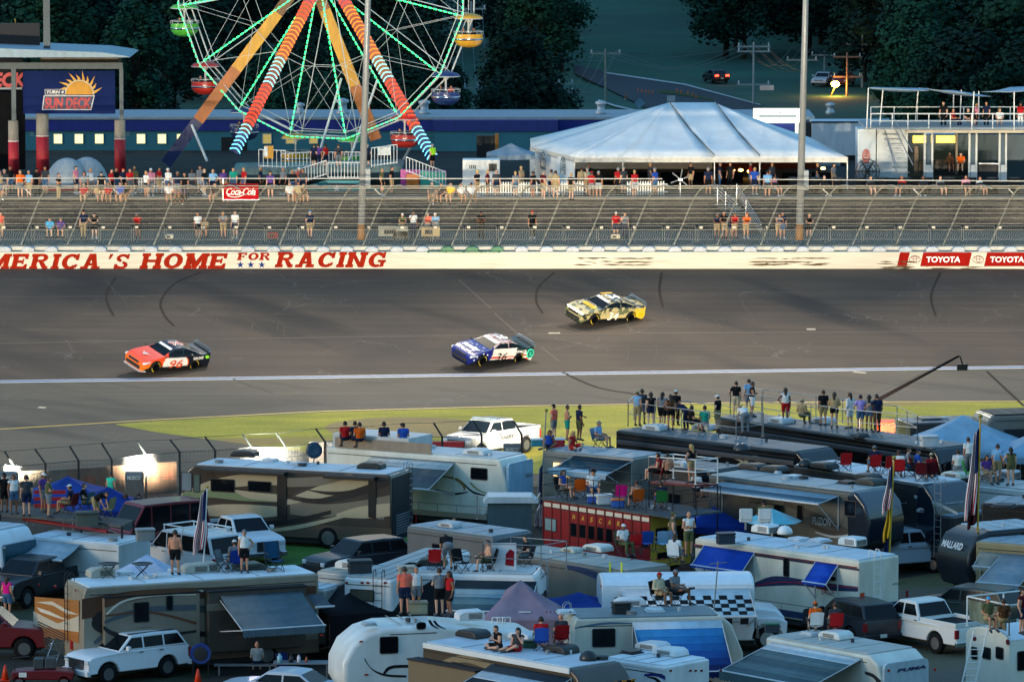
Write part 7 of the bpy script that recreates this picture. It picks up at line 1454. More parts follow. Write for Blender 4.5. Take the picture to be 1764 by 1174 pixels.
q.window(1455, 860, 1475, 890); q.swoosh([(1350, 862), (1400, 880), (1450, 905), (1490, 925)], [(1350, 870), (1400, 890), (1440, 912), (1480, 932)], '23282c'); q.swoosh([(1395, 900), (1430, 912), (1485, 912)], [(1395, 906), (1430, 921), (1470, 922)], '23282c', k=2); q.swoosh([(1405, 915), (1440, 922), (1486, 915)], [(1405, 917), (1440, 926), (1486, 918)], 'aab4b8', k=3)
q.text('FUZION', 1400, 892, 1432, 902, 'b4bec2', k=4, shear=.2); q.window(1373, 868, 1384, 900); q.awning(*[q.px(u, 840)[0] for u in (1245, 1445)], 3.7, 1.4, .25, '8ba0ac', stripes=['9fb2bc', '5f7480', '8ba0ac'], valance=0, off=.05); q.panel('s', [(q.px(1300, 870)[0], .9), (q.px(1345, 870)[0], .9), (q.px(1345, 870)[0], 3.0), (q.px(1300, 870)[0], 3.0)], .3, .5, '3c4444', 'slide_out')
for u, v in ((1298, 808), (1334, 812)): q.ac(u, v, '20272a', 'low')
q.ac(1498, 834, '1c2c28', 'low'); q.vent(1367, 822, 'd0d8da'); q.vent(1460, 832, '20282c', .4); q.vent(1340, 815, 'd0d8da', .15)
q = blackcap('black fifth wheel trailer carrying a party on red chairs', (1365, 800), (1612, 838), 'EXPEDITION', side='23282c', roof='cfdce2', tbox=(1628, 862, 1660, 868)); EXP = q
q.swoosh([(1575, 852), (1610, 862), (1650, 882)], [(1575, 857), (1610, 869), (1650, 886)], '9aa6ac'); q.ladder('s', q.px(1618, 880)[0], zb=.8, w=.42); q.ac(1420, 806, '20272a', 'low'); q.ac(1495, 826, '20272a', 'low'); q.vent(1388, 803, '20272a', .35, kind='dome')
q = Rig('travel_trailer', 'pale trailer roof with people at the right edge', 'caravan', (1655, 832), (1800, 848), 3.3); q.body('c3c9c6', roof='a9b0b0', bevel=.1, left=[(0, .5), (0, 3.0), (.1, 3.3)]); q.ac(1646, 822, 'e2e2d8', 'low'); q.ac(1700, 828, 'c9ced0'); q.ac(1735, 822, 'b0b8bc'); RTR = q
q = Rig('travel_trailer', 'glossy black nosed trailer with white lettering and white roof', 'caravan', (1668, 918), (1810, 906), 3.2); MAL = q
q.body('1a2028', left=[(1.0, .6), (.3, .8), (0, 1.5), (.05, 2.3), (.45, 2.95), (1.1, 3.2)], bevel=.16, roof='b4c0c6'); x, z = 0, 2.2
g = MB(); n = (0, -1, 0); text_on(g, 'MALLARD', (.12, 1.3, 2.55), (0, -1, 0), (.33, 0, .94), .3, 1.55, bold=.04, shear=.2); g.v = [(a-.05, b, c) for a, b, c in g.v]; g.build('lettering', mat('d5dcde', .4), q.root)
q = Rig('motorhome', 'black trailer body with grey roof edge behind the flagpole at right', 'motorhome', (1690, 866), (1810, 872), 3.6); q.body('14181e', roof='8f9ca4', bevel=.08); q.vent(1730, 872, '2a3038', .5)
q = Rig('travel_trailer', 'beige trailer with small grey window awning behind the red stepladder', 'caravan', (1681, 932), (1810, 942), 2.9); q.body('a8946c', roof='8aa0ac', bevel=.06); q.awning(q.px(1690, 945)[0], q.px(1730, 945)[0], 2.5, .7, .55, '9a968a', valance=.12, name='window_awning'); q.awning(q.px(1728, 960)[0], q.px(1800, 960)[0], 2.5, 2.6, .9, '8f9aa0', valance=.15); q.wheel(2)
# ---- black motorhomes with the viewing decks
for nm, A, B, lab in (('a', (1060, 741), (1393, 781), 'long black motorhome with white scroll artwork under the nearer viewing deck'), ('b', (1232, 718), (1625, 776), 'long black motorhome behind the scroll one, second viewing deck')):
    q = Rig('motorhome', lab, 'motorhome', A, B, 3.75); q.body(BLK, right=[(.05, .45), (0, 1.3), (.1, 2.7), (.4, 3.45), (.7, 3.75)], roof='6c7478', bevel=.1, rough=.15)
    q.panel('s', [(.2, 3.1), (q.L-.8, 3.1), (q.L-.8, 3.35), (.2, 3.35)], .005, .16, '2a333c', 'awning_roll', bevel=.05); q.panel('s', [(.2, 2.65), (q.L*.6, 2.65), (q.L*.6, 2.72), (.2, 2.72)], .001, .02, '7a868c', 'trim_line')
    q.panel('r', rrect(.15, q.W-.15, 1.5, 3.2, .2), -.15, .02, M_GLASS, 'windshield'); q.wheel(2.6); q.wheel(q.L-2.0)
    for i, u in enumerate((1130, 1215) if nm == 'a' else (1345, 1420)): q.ac(u, 740 if nm == 'a' else 728, 'c9d2d4', 'low')
    if nm == 'a':
        ML = q
        for up_, lo_ in (([(1220, 792), (1240, 785), (1265, 787), (1290, 798)], [(1220, 794), (1240, 787.5), (1265, 790), (1286, 800)]), ([(1246, 798), (1266, 800), (1290, 790), (1312, 796)], [(1246, 800), (1266, 803), (1290, 793), (1311, 798)]), ([(1284, 800), (1290, 786), (1305, 785), (1314, 792)], [(1287, 801), (1293, 788), (1304, 788), (1312, 793)])): q.swoosh(up_, lo_, 'b4b09a')
        q.vent(1278, 776, '30383e', .45, kind='dome'); q.slide(q.px(1300, 800)[0], q.px(1385, 800)[0], .9, 3.0, .4, '0c0e12')
    else:
        MR = q; q.vent(1480, 752, '30383e', .4)
# ---- white trailer near the white pickup
q = Rig('travel_trailer', 'long cream travel trailer with gold swooshes behind the beige motorhome', 'caravan', (562, 769), (874, 792), 3.4)
q.body('e6e6d8', right=[(1.2, .7), (1.1, 1.0), (.3, 1.2), (0, 1.5), (.1, 2.4), (.35, 3.3), (.45, 3.4)], roof='cdd2d0', bevel=.1); q.panel('r', rrect(.1, q.W-.1, 1.4, 3.2, .15), -.12, .02, mat('8fb8d0', .4, coat=.3), 'front_panel')
q.window(811, 804, 840, 827); q.swoosh([(762, 819), (785, 822), (800, 832), (802, 843)], [(762, 821), (783, 826), (796, 836), (799, 845)], '8a7440'); q.swoosh([(750, 842), (780, 848), (806, 846)], [(750, 845), (780, 852), (806, 848)], '23272a'); q.swoosh([(799, 831), (815, 845), (840, 853)], [(800, 836), (815, 849), (838, 855)], '23272a'); q.swoosh([(808, 830), (820, 842), (838, 850)], [(812, 830), (823, 841), (838, 848)], 'a89050', k=2)
q.text('SkyDeck', 905, 812, 918, 822, '30343a', 'r', off=.03, shear=.3); q.awning(*[q.px(u, 800)[0] for u in (640, 783)], 3.1, 2.4, 1.0, '6a6c6a', stripes=['c9ccc8', '6a6c6a', '63656a', '6a6c6a'], valance=0, off=.03); q.ac(822, 782, 'dde0de', 'low'); q.wheel(3.5); q.wheel(4.4)
q.panel('s', [(0, .5), (q.L-1.1, .5), (q.L-1.1, .75), (0, .75)], .001, .01, 'a39a86', 'lower_stripe'); g = MB(); g.box(.3, 4.5, .1, 2.3, 3.41, 4.05); g.build('rooftop_railing_panel', mat('c3c7c6', .5), q.root); g = MB(); g.box(.5, 5.8, -.02, .02, 3.42, 3.9); g.build('bench_back', mat('9a8a78', .7), q.root); SKY = q
# ---- the big beige and brown motorhome
q = Rig('motorhome', 'large brown, cream and black swirled motorhome in the middle left', 'motorhome', (306, 799), (674, 818), 3.55)
q.body('4c423a', left=[(.1, .45), (.0, 1.2), (.2, 2.4), (.5, 3.3), (.8, 3.55)], right=[(0, .45), (0, 3.4), (.1, 3.55)], roof='c9d4da', bevel=.1, rough=.18)
cr, dk, gy = 'b7a88a', '1b1a1a', '7c7262'
q.swoosh([(312, 850), (360, 828), (420, 816), (480, 818)], [(312, 868), (360, 846), (430, 836), (480, 835)], cr); q.swoosh([(315, 848), (350, 843), (400, 846), (480, 850)], [(315, 860), (360, 856), (420, 862), (480, 864)], '7a8a64', k=2)
q.swoosh([(405, 843), (430, 846), (480, 852)], [(405, 846), (430, 858), (480, 864)], cr, k=3); q.swoosh([(318, 885), (360, 870), (420, 868), (480, 872)], [(318, 890), (360, 888), (430, 892), (480, 888)], cr, k=3)
q.swoosh([(490, 862), (540, 840), (590, 825), (640, 824)], [(490, 870), (560, 856), (600, 845), (640, 832)], cr, k=2); q.swoosh([(494, 823), (560, 820), (610, 815)], [(494, 838), (550, 836), (600, 824)], gy, k=3); q.swoosh([(494, 850), (540, 858), (600, 850), (672, 826)], [(494, 858), (540, 866), (600, 858), (672, 834)], dk, k=4); q.swoosh([(525, 842), (570, 846), (610, 842), (672, 822)], [(535, 845), (570, 852), (610, 848), (672, 827)], dk, k=5)
q.swoosh([(500, 862), (560, 868), (620, 862), (672, 852)], [(500, 885), (560, 890), (620, 880), (672, 868)], gy, k=1); q.swoosh([(580, 884), (620, 872), (672, 866)], [(580, 890), (630, 892), (672, 888)], cr, k=6); q.swoosh([(345, 896), (420, 898), (500, 893), (570, 878)], [(360, 902), (420, 908), (500, 903), (570, 884)], dk, k=6); q.swoosh([(360, 904), (430, 911), (500, 906), (600, 884)], [(372, 908), (430, 915), (510, 911), (600, 889)], cr, k=7)
for u0, u1, v0, v1 in ((363, 405, 823, 848), (427, 468, 827, 848)): q.window(u0, v0, u1, v1)
for u0, u1, v0, v1 in ((478, 494, 812, 892), (635, 648, 822, 890)): q.decal([(u0, v0), (u1, v0+1), (u1, v1+2), (u0, v1)], '0f1114', 's', 12, name='slide_edge')
for u0, u1, v in ((352, 495, 803), (562, 650, 813)): a, b = q.px(u0, v)[0], q.px(u1, v)[0]; q.panel('s', [(a, 3.3), (b, 3.3), (b, 3.45), (a, 3.45)], .0, .4, '15171b', 'slide_topper')
q.window(312, 812, 331, 846, glass=mat('7d8a90', .1, var=.1)); q.window(333, 816, 345, 848, glass=mat('5a6a62', .1)); q.panel('s', [(.1, .47), (q.L, .47), (q.L, 1.1), (.1, 1.1)], .001, .006, '5c4c3e', 'lower_skirt'); q.text('ALFA', 649, 888, 662, 893, 'b8b4aa', k=4)
q.panel('r', rrect(.1, q.W-.1, .5, 3.4, .1), .001, .02, '1c2630', 'rear_cap'); g = MB(); [g.box(q.L+.025, q.L+.05, .5, 2.0, .75+i*.12, .8+i*.12) for i in range(8)]; g.build('rear_grille', mat('9aa6b0', .3, .5), q.root); q.light(716, 892, 'r', .08, .2, '8a1014', 'taillight')
q.wheel(q.px(565, 917)[0], .52); q.wheel(1.8, .5); g = MB(); g.box(-.35, -.1, -.12, .05, 1.5, 1.95); g.build('wing_mirror', M_BLACK, q.root, bevel=.03); q.ac(422, 785, '1c2226', 'low'); q.ac(640, 806, '14201e', 'low'); q.vent(515, 800, 'b4c0c8'); q.vent(465, 794, 'd5dadb'); q.ladder('r', 2.1, zb=.9, m=M_CHROME); BRN = q
t = thing('satellite_dish', 'round dark blue satellite dish standing above the beige motorhome', 'satellite dish', q.roofpt(541, 799)); g = MB(); g.lathe([(0, .06), (.2, .03), (.36, -.04), (.38, -.06), (.2, .0), (0, .03)], (0, 0, .65), 'y', 20); g.build('dish', mat('1c4058', .4), t, True); g = MB(); g.tube((0, .02, 0), (0, .05, .6), .03); g.box(-.25, .25, -.2, .2, 0, .03); g.build('stand', M_STEEL, t)
# ---- red double deck party bus
q = Rig('party_bus', 'red and cream old bus with gold letters and a roof deck', 'bus', (936, 861), (1120, 889), 2.75, 2.45); PB = q
q.body('8e1820', left=[(0, .45), (0, 2.75)], roof='6a7478', bevel=.05); n = 13
for i in range(n): x = q.L*i/(n-1); q.panel('s', [(x-.03, .9), (x+.03, .9), (x+.03, 2.74), (x-.03, 2.74)], .004, .03, '6a1018', 'rib')
for i in range(n-1):
    x = q.L*(i+.5)/(n-1); w = q.L/(n-1)/2-.06; q.panel('s', [(x-w, 2.5), (x+w, 2.5), (x+w, 2.68), (x-w, 2.68)], .001, .02, 'd9d0bc', 'cream_panel')
    if i > 2: q.win(x-w, x+w, 1.3, 1.95, r=.03, frame='6a1018', glass=mat('3c4c52', .15) if i in (8, 10) else None)
    if 3 <= i <= 8: g = MB(); text_on(g, 'NASCAR'[i-3], (x, -.012, 2.22), (1, 0, 0), (0, 0, 1), .22, .2, bold=.03, shear=.2); g.build('gold_letter', mat('d8a83a', .4), q.root)
q.win(.1, .9, 1.4, 2.0, glass=mat('8aa0a4', .2)); q.panel('r', rrect(.0, q.W, .45, 2.75, .1), .001, .03, 'c9a33a', 'rear_panel');
for a, b, c, d in ((.3, 1.0, 1.5, 2.2), (1.4, 2.2, 1.5, 2.2), (.4, 2.1, .8, 1.1)): q.win(a, b, c, d, 'r', off=.03)
q.wheel(1.6); q.wheel(q.L-1.2); q.panel('t', rrect(-.1, q.L+1.6, -.1, q.W+.5, .05), .06, .14, mat('4c565c', .8, var=.2), 'roof_deck')
# ---- silver tan motorhome in front of it, white one with the rail deck, rear of white one
q = Rig('motorhome', 'old silver and tan motorhome below the red bus', 'motorhome', (862, 950), (1082, 984), 3.1); q.body('7c7264', roof='9aa09a', bevel=.12); q.swoosh([(975, 972), (1010, 978), (1040, 990)], [(975, 978), (1010, 990), (1030, 998)], '28365c'); q.ac(1030, 948, 'd5d8d0', 'low'); q.ac(985, 950, 'b8bcae', 'low', sx=.7); OLD = q
q.panel('r', rrect(.35, q.W-.35, 1.6, 2.7, .15), .001, .02, mat('4a5c62', .15, var=.2), 'rear_glass'); [q.light(u, 962, 'r', .05, .035) for u in (1088, 1120, 1130, 1141, 1168)]; q.wheel(2)
for u in (1052, 1072): x, z = q.px(u, 980); q.panel('s', [(x-.03, z-.5), (x+.03, z-.5), (x+.03, z+.3), (x-.03, z+.3)], .01, .06, 'e8dc2a', 'yellow_strap')
q = Rig('motorhome', 'white motorhome with teal awning and a railed roof terrace', 'motorhome', (680, 985), (928, 990), 3.3); q.body('dfe4e5', roof='bcc6c8', bevel=.14, right=[(0, .45), (.0, 2.9), (.15, 3.3)]); q.awning(*[q.px(u, 1000)[0] for u in (785, 925)], 3.05, 2.3, .9, '3f6470', stripes=['26323a', '7d9aa4', '557680', '3f5a64'], valance=.15);
q.text('AR', 932, 986, 942, 994, '2a2e34', 'r', bold=.03); [q.light(u, 979, 'r', .06, .04) for u in (924, 934, 944, 971)]; q.win(.4, 1.3, 1.5, 2.4, 'r'); q.win(1.6, 2.2, 1.5, 2.4, 'r'); q.ladder('r', 2.0, zb=1.0); q.ac(745, 972, '1c2c28', 'low'); q.wheel(2); TER = q
q = Rig('motorhome', 'white motorhome seen from behind with black ladder beside black canopy', 'motorhome', (592, 993), (676, 998), 3.3, 8.5); q.body('dde2e3', roof='a9aeac', bevel=.14); q.window(603, 1013, 645, 1036, glass=mat('4a4a40', .2, var=.3)); q.ladder('s', q.px(652, 1010)[0], zb=1.4, w=.38, m=M_DARK); [q.light(u, 1003, 's', .06, .04) for u in (597, 624, 634, 664)]; q.wheel(.5, both=False)
q = Rig('motorhome', 'grey roofed motorhome behind the tan one with white roof unit', 'motorhome', (545, 982), (640, 992), 3.2, 2.4); q.body('a8aca6', roof='a9a99e', bevel=.1); q.ac(602, 978, 'dfe2de')
# ---- left edge
q = Rig('motorhome', 'white motorhome nose with big blue windshield at the left edge', 'motorhome', (-90, 908), (4, 917), 3.0); q.body('dae2e8', right=[(0, .45), (0, 1.4), (.15, 2.5), (.45, 3.0)], bevel=.18, roof='b9c4ca'); q.panel('r', rrect(.15, q.W-.15, 1.1, 2.45, .15), -.12, .03, mat('1c4a5c', .1, coat=.5), 'windshield'); q.win(q.L-1.6, q.L-.3, 1.3, 2.2); q.wheel(q.L-1.0)
q = Rig('trailer', 'low white flat roofed trailer under the people deck on the left', 'trailer', (40, 925), (205, 938), 2.4, 2.6); q.body('bcc8cc', roof='d0dce2', bevel=.05); q.awning(q.px(48, 930)[0], q.px(140, 930)[0], 2.3, 1.6, .5, 'aab8c0', valance=0, arms=False); WTR = q
q = Rig('concession_cart', 'wood framed cart with glass front and black lettered sign', 'cart', (62, 945), (215, 950), 1.75, 1.8); q.body('6a4a26', bevel=.04, roof='2a3038'); [q.win(.2+i*.85, .95+i*.85, .7, 1.55, frame='a8742c', r=.02) for i in range(4)]
t = thing('arched_sign', 'black arched sign board with pale lettering above the wood cart', 'sign', PZ(190, 940, 1.5)); g = MB(); g.prism([(.45*math.cos(a), .2+.45*math.sin(a)) for a in [math.pi*i/12 for i in range(13)]]+[(-.45, -.1), (.45, -.1)], 0, .05); g.build('board', mat('14181e', .4), t); g = MB(); text_on(g, 'JOHNS', (0, -.01, .22), (1, 0, 0), (0, 0, 1), .2, .66, shear=.15); g.build('lettering', mat('9fc0cc', .5), t); g = MB(); g.prism([(-.42, -.1), (.42, -.1), (.55, -.9), (-.3, -.9)], .1, .14); g.build('lower_panel', mat('3a7a94', .3), t)
# ---- bottom right
q = Rig('travel_trailer', 'white travel trailer with puma lettering on its nose at bottom right', 'caravan', (1318, 1096), (1520, 1132), 3.0); q.body('d6d8cc', right=[(.4, .5), (0, .9), (.0, 1.9), (.25, 2.7), (.7, 3.0)], roof='b0b4ae', bevel=.12); PUM = q
q.panel('r', rrect(.1, q.W-.1, .9, 2.75, .2), -.1, .02, mat('b4c6d0', .35, coat=.3), 'nose_panel'); q.text('PUMA', 1545, 1144, 1595, 1157, '1c2c5c', 'r', off=.03, bold=.05, shear=.2); q.light(1530, 1154, 'r', .06, .05, 'b83018'); q.light(1610, 1152, 'r', .06, .05, 'b83018'); q.swoosh([(1490, 1155), (1505, 1160), (1518, 1172)], [(1490, 1160), (1505, 1167), (1512, 1178)], '23272a')
q.awning(*[q.px(u, 1120)[0] for u in (1330, 1485)], 2.85, 2.6, .8, '5c6c6c', stripes=['c9d2d4', '64787a', '52666a', '64787a', '52666a'], valance=.3); q.ac(1440, 1098, 'd9dcd6', 'low'); q.vent(1398, 1092, 'c9d2d6'); q.wheel(3)
q = bus('white school bus rear with round lights under a railed roof cage', (1738, 1107), (1864, 1093), 2.7, 'd9d9cc', W=2.7, hood=0); WB2 = q
for u0, u1 in ((1673, 1683), (1692, 1706), (1715, 1728)): q.window(u0+1, 1112, u1+1, 1136, 'l')
for u, v in ((1679, 1098), (1737, 1105)):
    a = q.px(u, v, 'l'); g = MB(); g.prism([(a[0]+.11*math.cos(k*.5), a[1]+.11*math.sin(k*.5)) for k in range(13)], -.04, -.01, 'yz'); g.build('round_light', mat('5c1418', .3), q.root)
for i in range(3): q.win(.4+i*.95, 1.2+i*.95, 1.6, 2.35)
# ---- road vehicles
SUV = dict(L=4.8, W=1.92, H=1.84, wb=2.79, fo=.9, r=.42, zb=.45, hood=1.12, cowl=1.24, belt=1.25, wx=1.4, rf=2.1, rr=4.3, rb=4.7, tail=1.22, panes=3)
PK = dict(L=5.85, W=2.0, H=1.95, wb=3.65, fo=.95, r=.44, zb=.48, hood=1.2, cowl=1.32, belt=1.33, wx=1.45, rf=2.15, rr=3.2, rb=3.55, tail=1.22, panes=2, bed=1)
CREW = dict(PK, rr=3.75, rb=4.0, wx=1.4, rf=2.1)
VAN = dict(L=5.4, W=2.0, H=2.05, wb=3.5, fo=.8, r=.37, hood=1.1, cowl=1.25, belt=1.2, wx=.95, rf=1.75, rr=5.0, rb=5.3, tail=1.2, panes=4, top=.86)
CAR = dict(L=4.7, W=1.82, H=1.42, wb=2.75, fo=.95, r=.33, hood=.82, cowl=.95, belt=.95, wx=1.5, rf=2.2, rr=3.5, rb=4.2, tail=1.0, panes=2)
def car(nm, lab, cat, spec, f, r_, paint, off=0, **k):
    loc, ang = auto_px(f, r_, spec['wb'], spec['fo'], 0, W=spec['W']); return auto(nm, lab, cat, spec, loc, ang+off, paint, **k)
a = car('sport_utility_vehicle', 'white off-roader with chrome wheels parked beside the tan motorhome', 'SUV', SUV, (190, 1175), (289, 1170), 'dfe3e6'); g = MB(); [g.tube((2.0, y, 1.84), (4.2, y, 1.84), .025) for y in (-.6, .6)]; g.build('roof_rack', M_DARK, a)
car('pickup_truck', 'dark red pickup nose with chrome grille at the bottom left corner', 'pickup', CREW, (38, 1142), (-110, 1128), '6a0f1a', off=0)
car('sports_car', 'pale blue grey coupe roof at the bottom edge', 'car', CAR, (405, 1215), (520, 1225), 'b9c4ce')
car('pickup_truck', 'white pickup with open tailgate view parked in the right lane', 'pickup', PK, (1510, 1108), (1608, 1123), 'd9dcd8')
car('sport_utility_vehicle', 'dark blue estate car parked left of the white pickup', 'SUV', dict(SUV, L=4.7), (1400, 1100), (1462, 1112), '141c28'); car('sport_utility_vehicle', 'dark green off-roader parked behind the white pickup', 'SUV', SUV, (1590, 1082), (1690, 1090), '22332e')
car('pickup_truck', 'black pickup parked below the white motorhome on the left', 'pickup', CREW, (50, 1046), (132, 1030), '12161c'); a = car('van', 'maroon high roof van beside the beige motorhome', 'van', dict(VAN, H=2.5), (222, 966), (335, 956), '6c121e')
a = car('van', 'white work van with ladder racks behind the shirtless man', 'van', VAN, (250, 990), (340, 996), 'c9ced2'); g = MB(); [g.path([(x, -.85, 2.0), (x, -.85, 2.25), (x, .85, 2.25), (x, .85, 2.0)], .03, 5) for x in (1.9, 3.2, 4.6)]; [g.tube((1.8, y, 2.25), (4.8, y, 2.25), .03) for y in (-.8, .8)]; g.build('ladder_rack', M_WHITE, a)
car('pickup_truck', 'white pickup hood beside the man in white tank top', 'pickup', PK, (412, 968), (348, 956), 'd3d8dc')
loc, ang = auto_px((832, 791), (908, 782), 3.7, .95, 0, W=2.0); a = auto('pickup_truck', 'white crew cab pickup with black door lettering at the track edge', 'pickup', dict(CREW, wb=3.7, L=5.9), loc, ang, '8c9094')
g = MB(); text_on(g, 'TUNDRA', (2.95, -1.012, 1.02), (1, 0, 0), (0, 0, 1), .17, 1.15, bold=.03); text_on(g, 'BUILT IN TEXAS', (2.95, -1.012, .84), (1, 0, 0), (0, 0, 1), .08, .75); g.build('door_lettering', mat('17181b', .4), a); g = MB(); g.box(2.2, 2.45, -.7, .7, 1.93, 2.03); g.build('light_bar', mat('4a5866', .4), a)
car('pickup_truck', 'pale blue grey pickup nose behind the cream motorhome', 'pickup', PK, (1515, 990), (1640, 985), 'a9b8c4'); car('sport_utility_vehicle', 'dark off-roader parked right of the green lawn', 'SUV', SUV, (590, 1006), (680, 999), '18222c')
car('pickup_truck', 'dark pickup hidden in the shade beside the bus nose', 'pickup', CREW, (1370, 1072), (1440, 1080), '10171c')
# ---- tents and shades
def cpx(u, v, z): p = PZ(u, v, z); return p
c = cpx(645, 1040, 2.2); canopy('black canopy tent spread between the white motorhomes', (c.x-.5, c.y+1), 4.2, 4.2, 2.0, 1.2, 20, '14171c', walls=(0,)); c = cpx(750, 1055, 2.0); canopy('black canopy tent behind the four standing friends', (c.x, c.y+2), 4.4, 4.0, 2.0, 1.1, -10, '12151a', walls=(0, 1))
c = cpx(897, 1060, 2.0); canopy('mauve grey peaked canopy tent beside the white school bus', (c.x, c.y+1.2), 3.6, 3.6, 1.9, 1.35, 5, '8f7c8a', walls=(0, 1)); c = cpx(985, 1052, 2.0); canopy('blue canopy tent glimpsed behind the cream motorhome', (c.x+.3, c.y+3), 3.0, 3.0, 1.8, .5, 0, '1f3f8a')
c = cpx(160, 868, 2.0); canopy('blue canopy tent with sagging roof among people on the left', (c.x+.6, c.y+1.5), 3.8, 3.4, 1.7, .9, 12, '173480'); c = cpx(105, 862, 2.0); canopy('second blue canopy tent behind the standing group on the left', (c.x, c.y+4), 3.6, 3.6, 1.8, .8, 0, '1f3f8a')
c = cpx(1680, 770, 2.4); canopy('large pale blue canopy tent behind the party trailers', (c.x-.5, c.y+1.5), 6.0, 5, 2.3, 1.5, -8, '8fb0c4'); c = cpx(1775, 775, 2.4); canopy('second pale blue canopy tent at the right edge', (c.x+.6, c.y+.5), 4.5, 4, 2.2, 1.2, 0, '86a8be')
c = cpx(1240, 905, 2.0); canopy('blue canopy tent left of the turquoise umbrella', (c.x, c.y+2.5), 3.6, 3.2, 1.8, .8, 0, '1c46a8'); c = cpx(1750, 985, 2.2)
c = cpx(225, 1000, 3.4); canopy('pale lavender canopy top behind the tan motorhome roof', (c.x+.4, c.y+3.8), 4.6, 3.6, 2.6, 1.3, 0, 'a9bcd4')
t = thing('parasol', 'turquoise and white patio umbrella beside the raised seats', 'umbrella', cpx(1330, 885, 2.9)-Vector((0, 0, 2.4))); g = MB(); n = 8
for i in range(n): a0, a1 = 2*math.pi*i/n, 2*math.pi*(i+1)/n; g.quad((0, 0, 2.65), (1.35*math.cos(a0), 1.35*math.sin(a0), 2.1), (1.35*math.cos(a1), 1.35*math.sin(a1), 2.1)); g.cur = (g.cur+1) % 2
g.build('canopy', [mat('5fb4c4', .7), mat('9fc8d0', .7)], t); g = MB(); g.tube((0, 0, 0), (0, 0, 2.6), .03); g.build('pole', M_WHITE, t)
p = cpx(1540, 752, .4); t = thing('orange_tarp', 'bright orange tarpaulin box behind the right viewing deck', 'tarpaulin', p); g = MB(); g.box(-.85, .85, 0, 1.6, -.4, .75); g.build('tarp', mat('ff4a14', .6, var=.15), t, bevel=.05)
# box vans beyond the deck on the right
q = Rig('motorhome', 'grey and black motorhome nose at the right edge behind the tents', 'motorhome', (1700, 716), (1830, 712), 3.6); q.body('7c7468', left=[(0, .5), (0, 3.2), (.3, 3.6)], bevel=.15, roof='1a1e22'); q.panel('s', [(.9, .6), (q.L, .6), (q.L, 2.9), (.9, 2.9)], .001, .03, '14171b', 'dark_panel')
q = Rig('trailer', 'dark utility trailer with grey roof behind the pale tent', 'trailer', (1567, 730), (1700, 726), 2.6); q.body('30383c', roof='6c7880', bevel=.05); q.vent(1600, 722, '4a565c', .6)
# camera crane
t = thing('camera_crane', 'long black camera crane arm reaching over the track edge', 'camera crane', (0, 0, 0)); A, B = PY(1480, 706, 283), PY(1652, 613, 287); g = MB(); g.tube(A, A.lerp(B, .5), .12, .09, 8); g.tube(A.lerp(B, .5), B, .085, .05, 8); g.build('arm', mat('120c0e', .8), t)
g = MB(); g.tube(A, Vector((A.x, A.y, 0)), .1); g.box(A.x-.6, A.x+.6, A.y-.5, A.y+.5, 0, .15); g.build('pedestal', M_BLACK, t); g = MB(); g.tube(B+Vector((.05, 0, 0)), B+Vector((.2, 0, -.45)), .04); g.box(B.x-.1, B.x+.45, B.y-.15, B.y+.15, B.z-.75, B.z-.42); g.ell(B+Vector((.02, 0, -.55)), .12); g.ell(B+Vector((.4, 0, -.5)), .1); g.build('camera_head', M_BLACK, t)
g = MB(); g.path([A+Vector((0, 0, .5)), A.lerp(B, .5)+Vector((0, 0, .18)), B+Vector((0, 0, .05))], .012, 4); g.build('stay_cable', M_DARK, t)
# flags
def pole(lab, base, v1, v2, u2, flags, r_=.035, m=None):
    b = base; tpt = PY(u2, v1, b.y); t, d = flagpole(lab, b, tpt, '', r_, m)
    for vt, L, w, kind, sd in flags: z = PY(u2, vt, b.y).z-b.z; hang_flag(t, d.x*z/d.z, z, L, w, kind, side=sd)
b = PZ(350, 985, 3.6); pole('american flag hanging from a pole on the tan motorhome roof', b, 838, 0, 357, [(842, 2.3, 1.0, 'us', -1)])
b = gp(1681, 1040); pole('tall yellow pole with american flag and dark banner at right', b, 716, 0, 1689, [(737, 3.6, 1.1, 'us', -1), (835, 1.6, .8, '3a1420', -1)], .05, mat('c9a02a', .5)); b = gp(1527, 1060); pole('tall yellow pole with red, gold and navy flags in the middle right', b, 788, 0, 1540, [(800, 1.8, .8, 'us', -1), (862, 1.5, .6, 'd8a82a', -1), (925, 1.6, .8, '1c2c5c', -1)], .05, mat('c9a83a', .5))
b = PZ(929, 905, 0); pole('thin grey pole with dark red and white flag by the red bus', b, 706, 0, 941, [(800, 3.6, .7, 'us', -1)], .04, M_STEEL)
# red step ladder, flagpole base items
t = thing('step_ladder', 'tall red step ladder standing on the dirt lane', 'ladder', (0, 0, 0)); y = gp(1650, 1032).y; g = MB()
for (a, b, dy) in (((1634, 1032), (1672, 935), 0), ((1645, 1032), (1682, 935), 0), ((1660, 1034), (1676, 935), -.6), ((1651, 1034), (1672, 935), -.6)): g.tube(PY(*a, y+dy), PY(*b, y), .035)
g.build('side_rail', mat('8a3038', .5), t); g = MB(); [g.tube(PY(1634+38*f, 1032-97*f, y), PY(1645+37*f, 1032-97*f, y), .03) for f in [i/9 for i in range(1, 9)]]; g.build('rungs', M_STEEL, t)
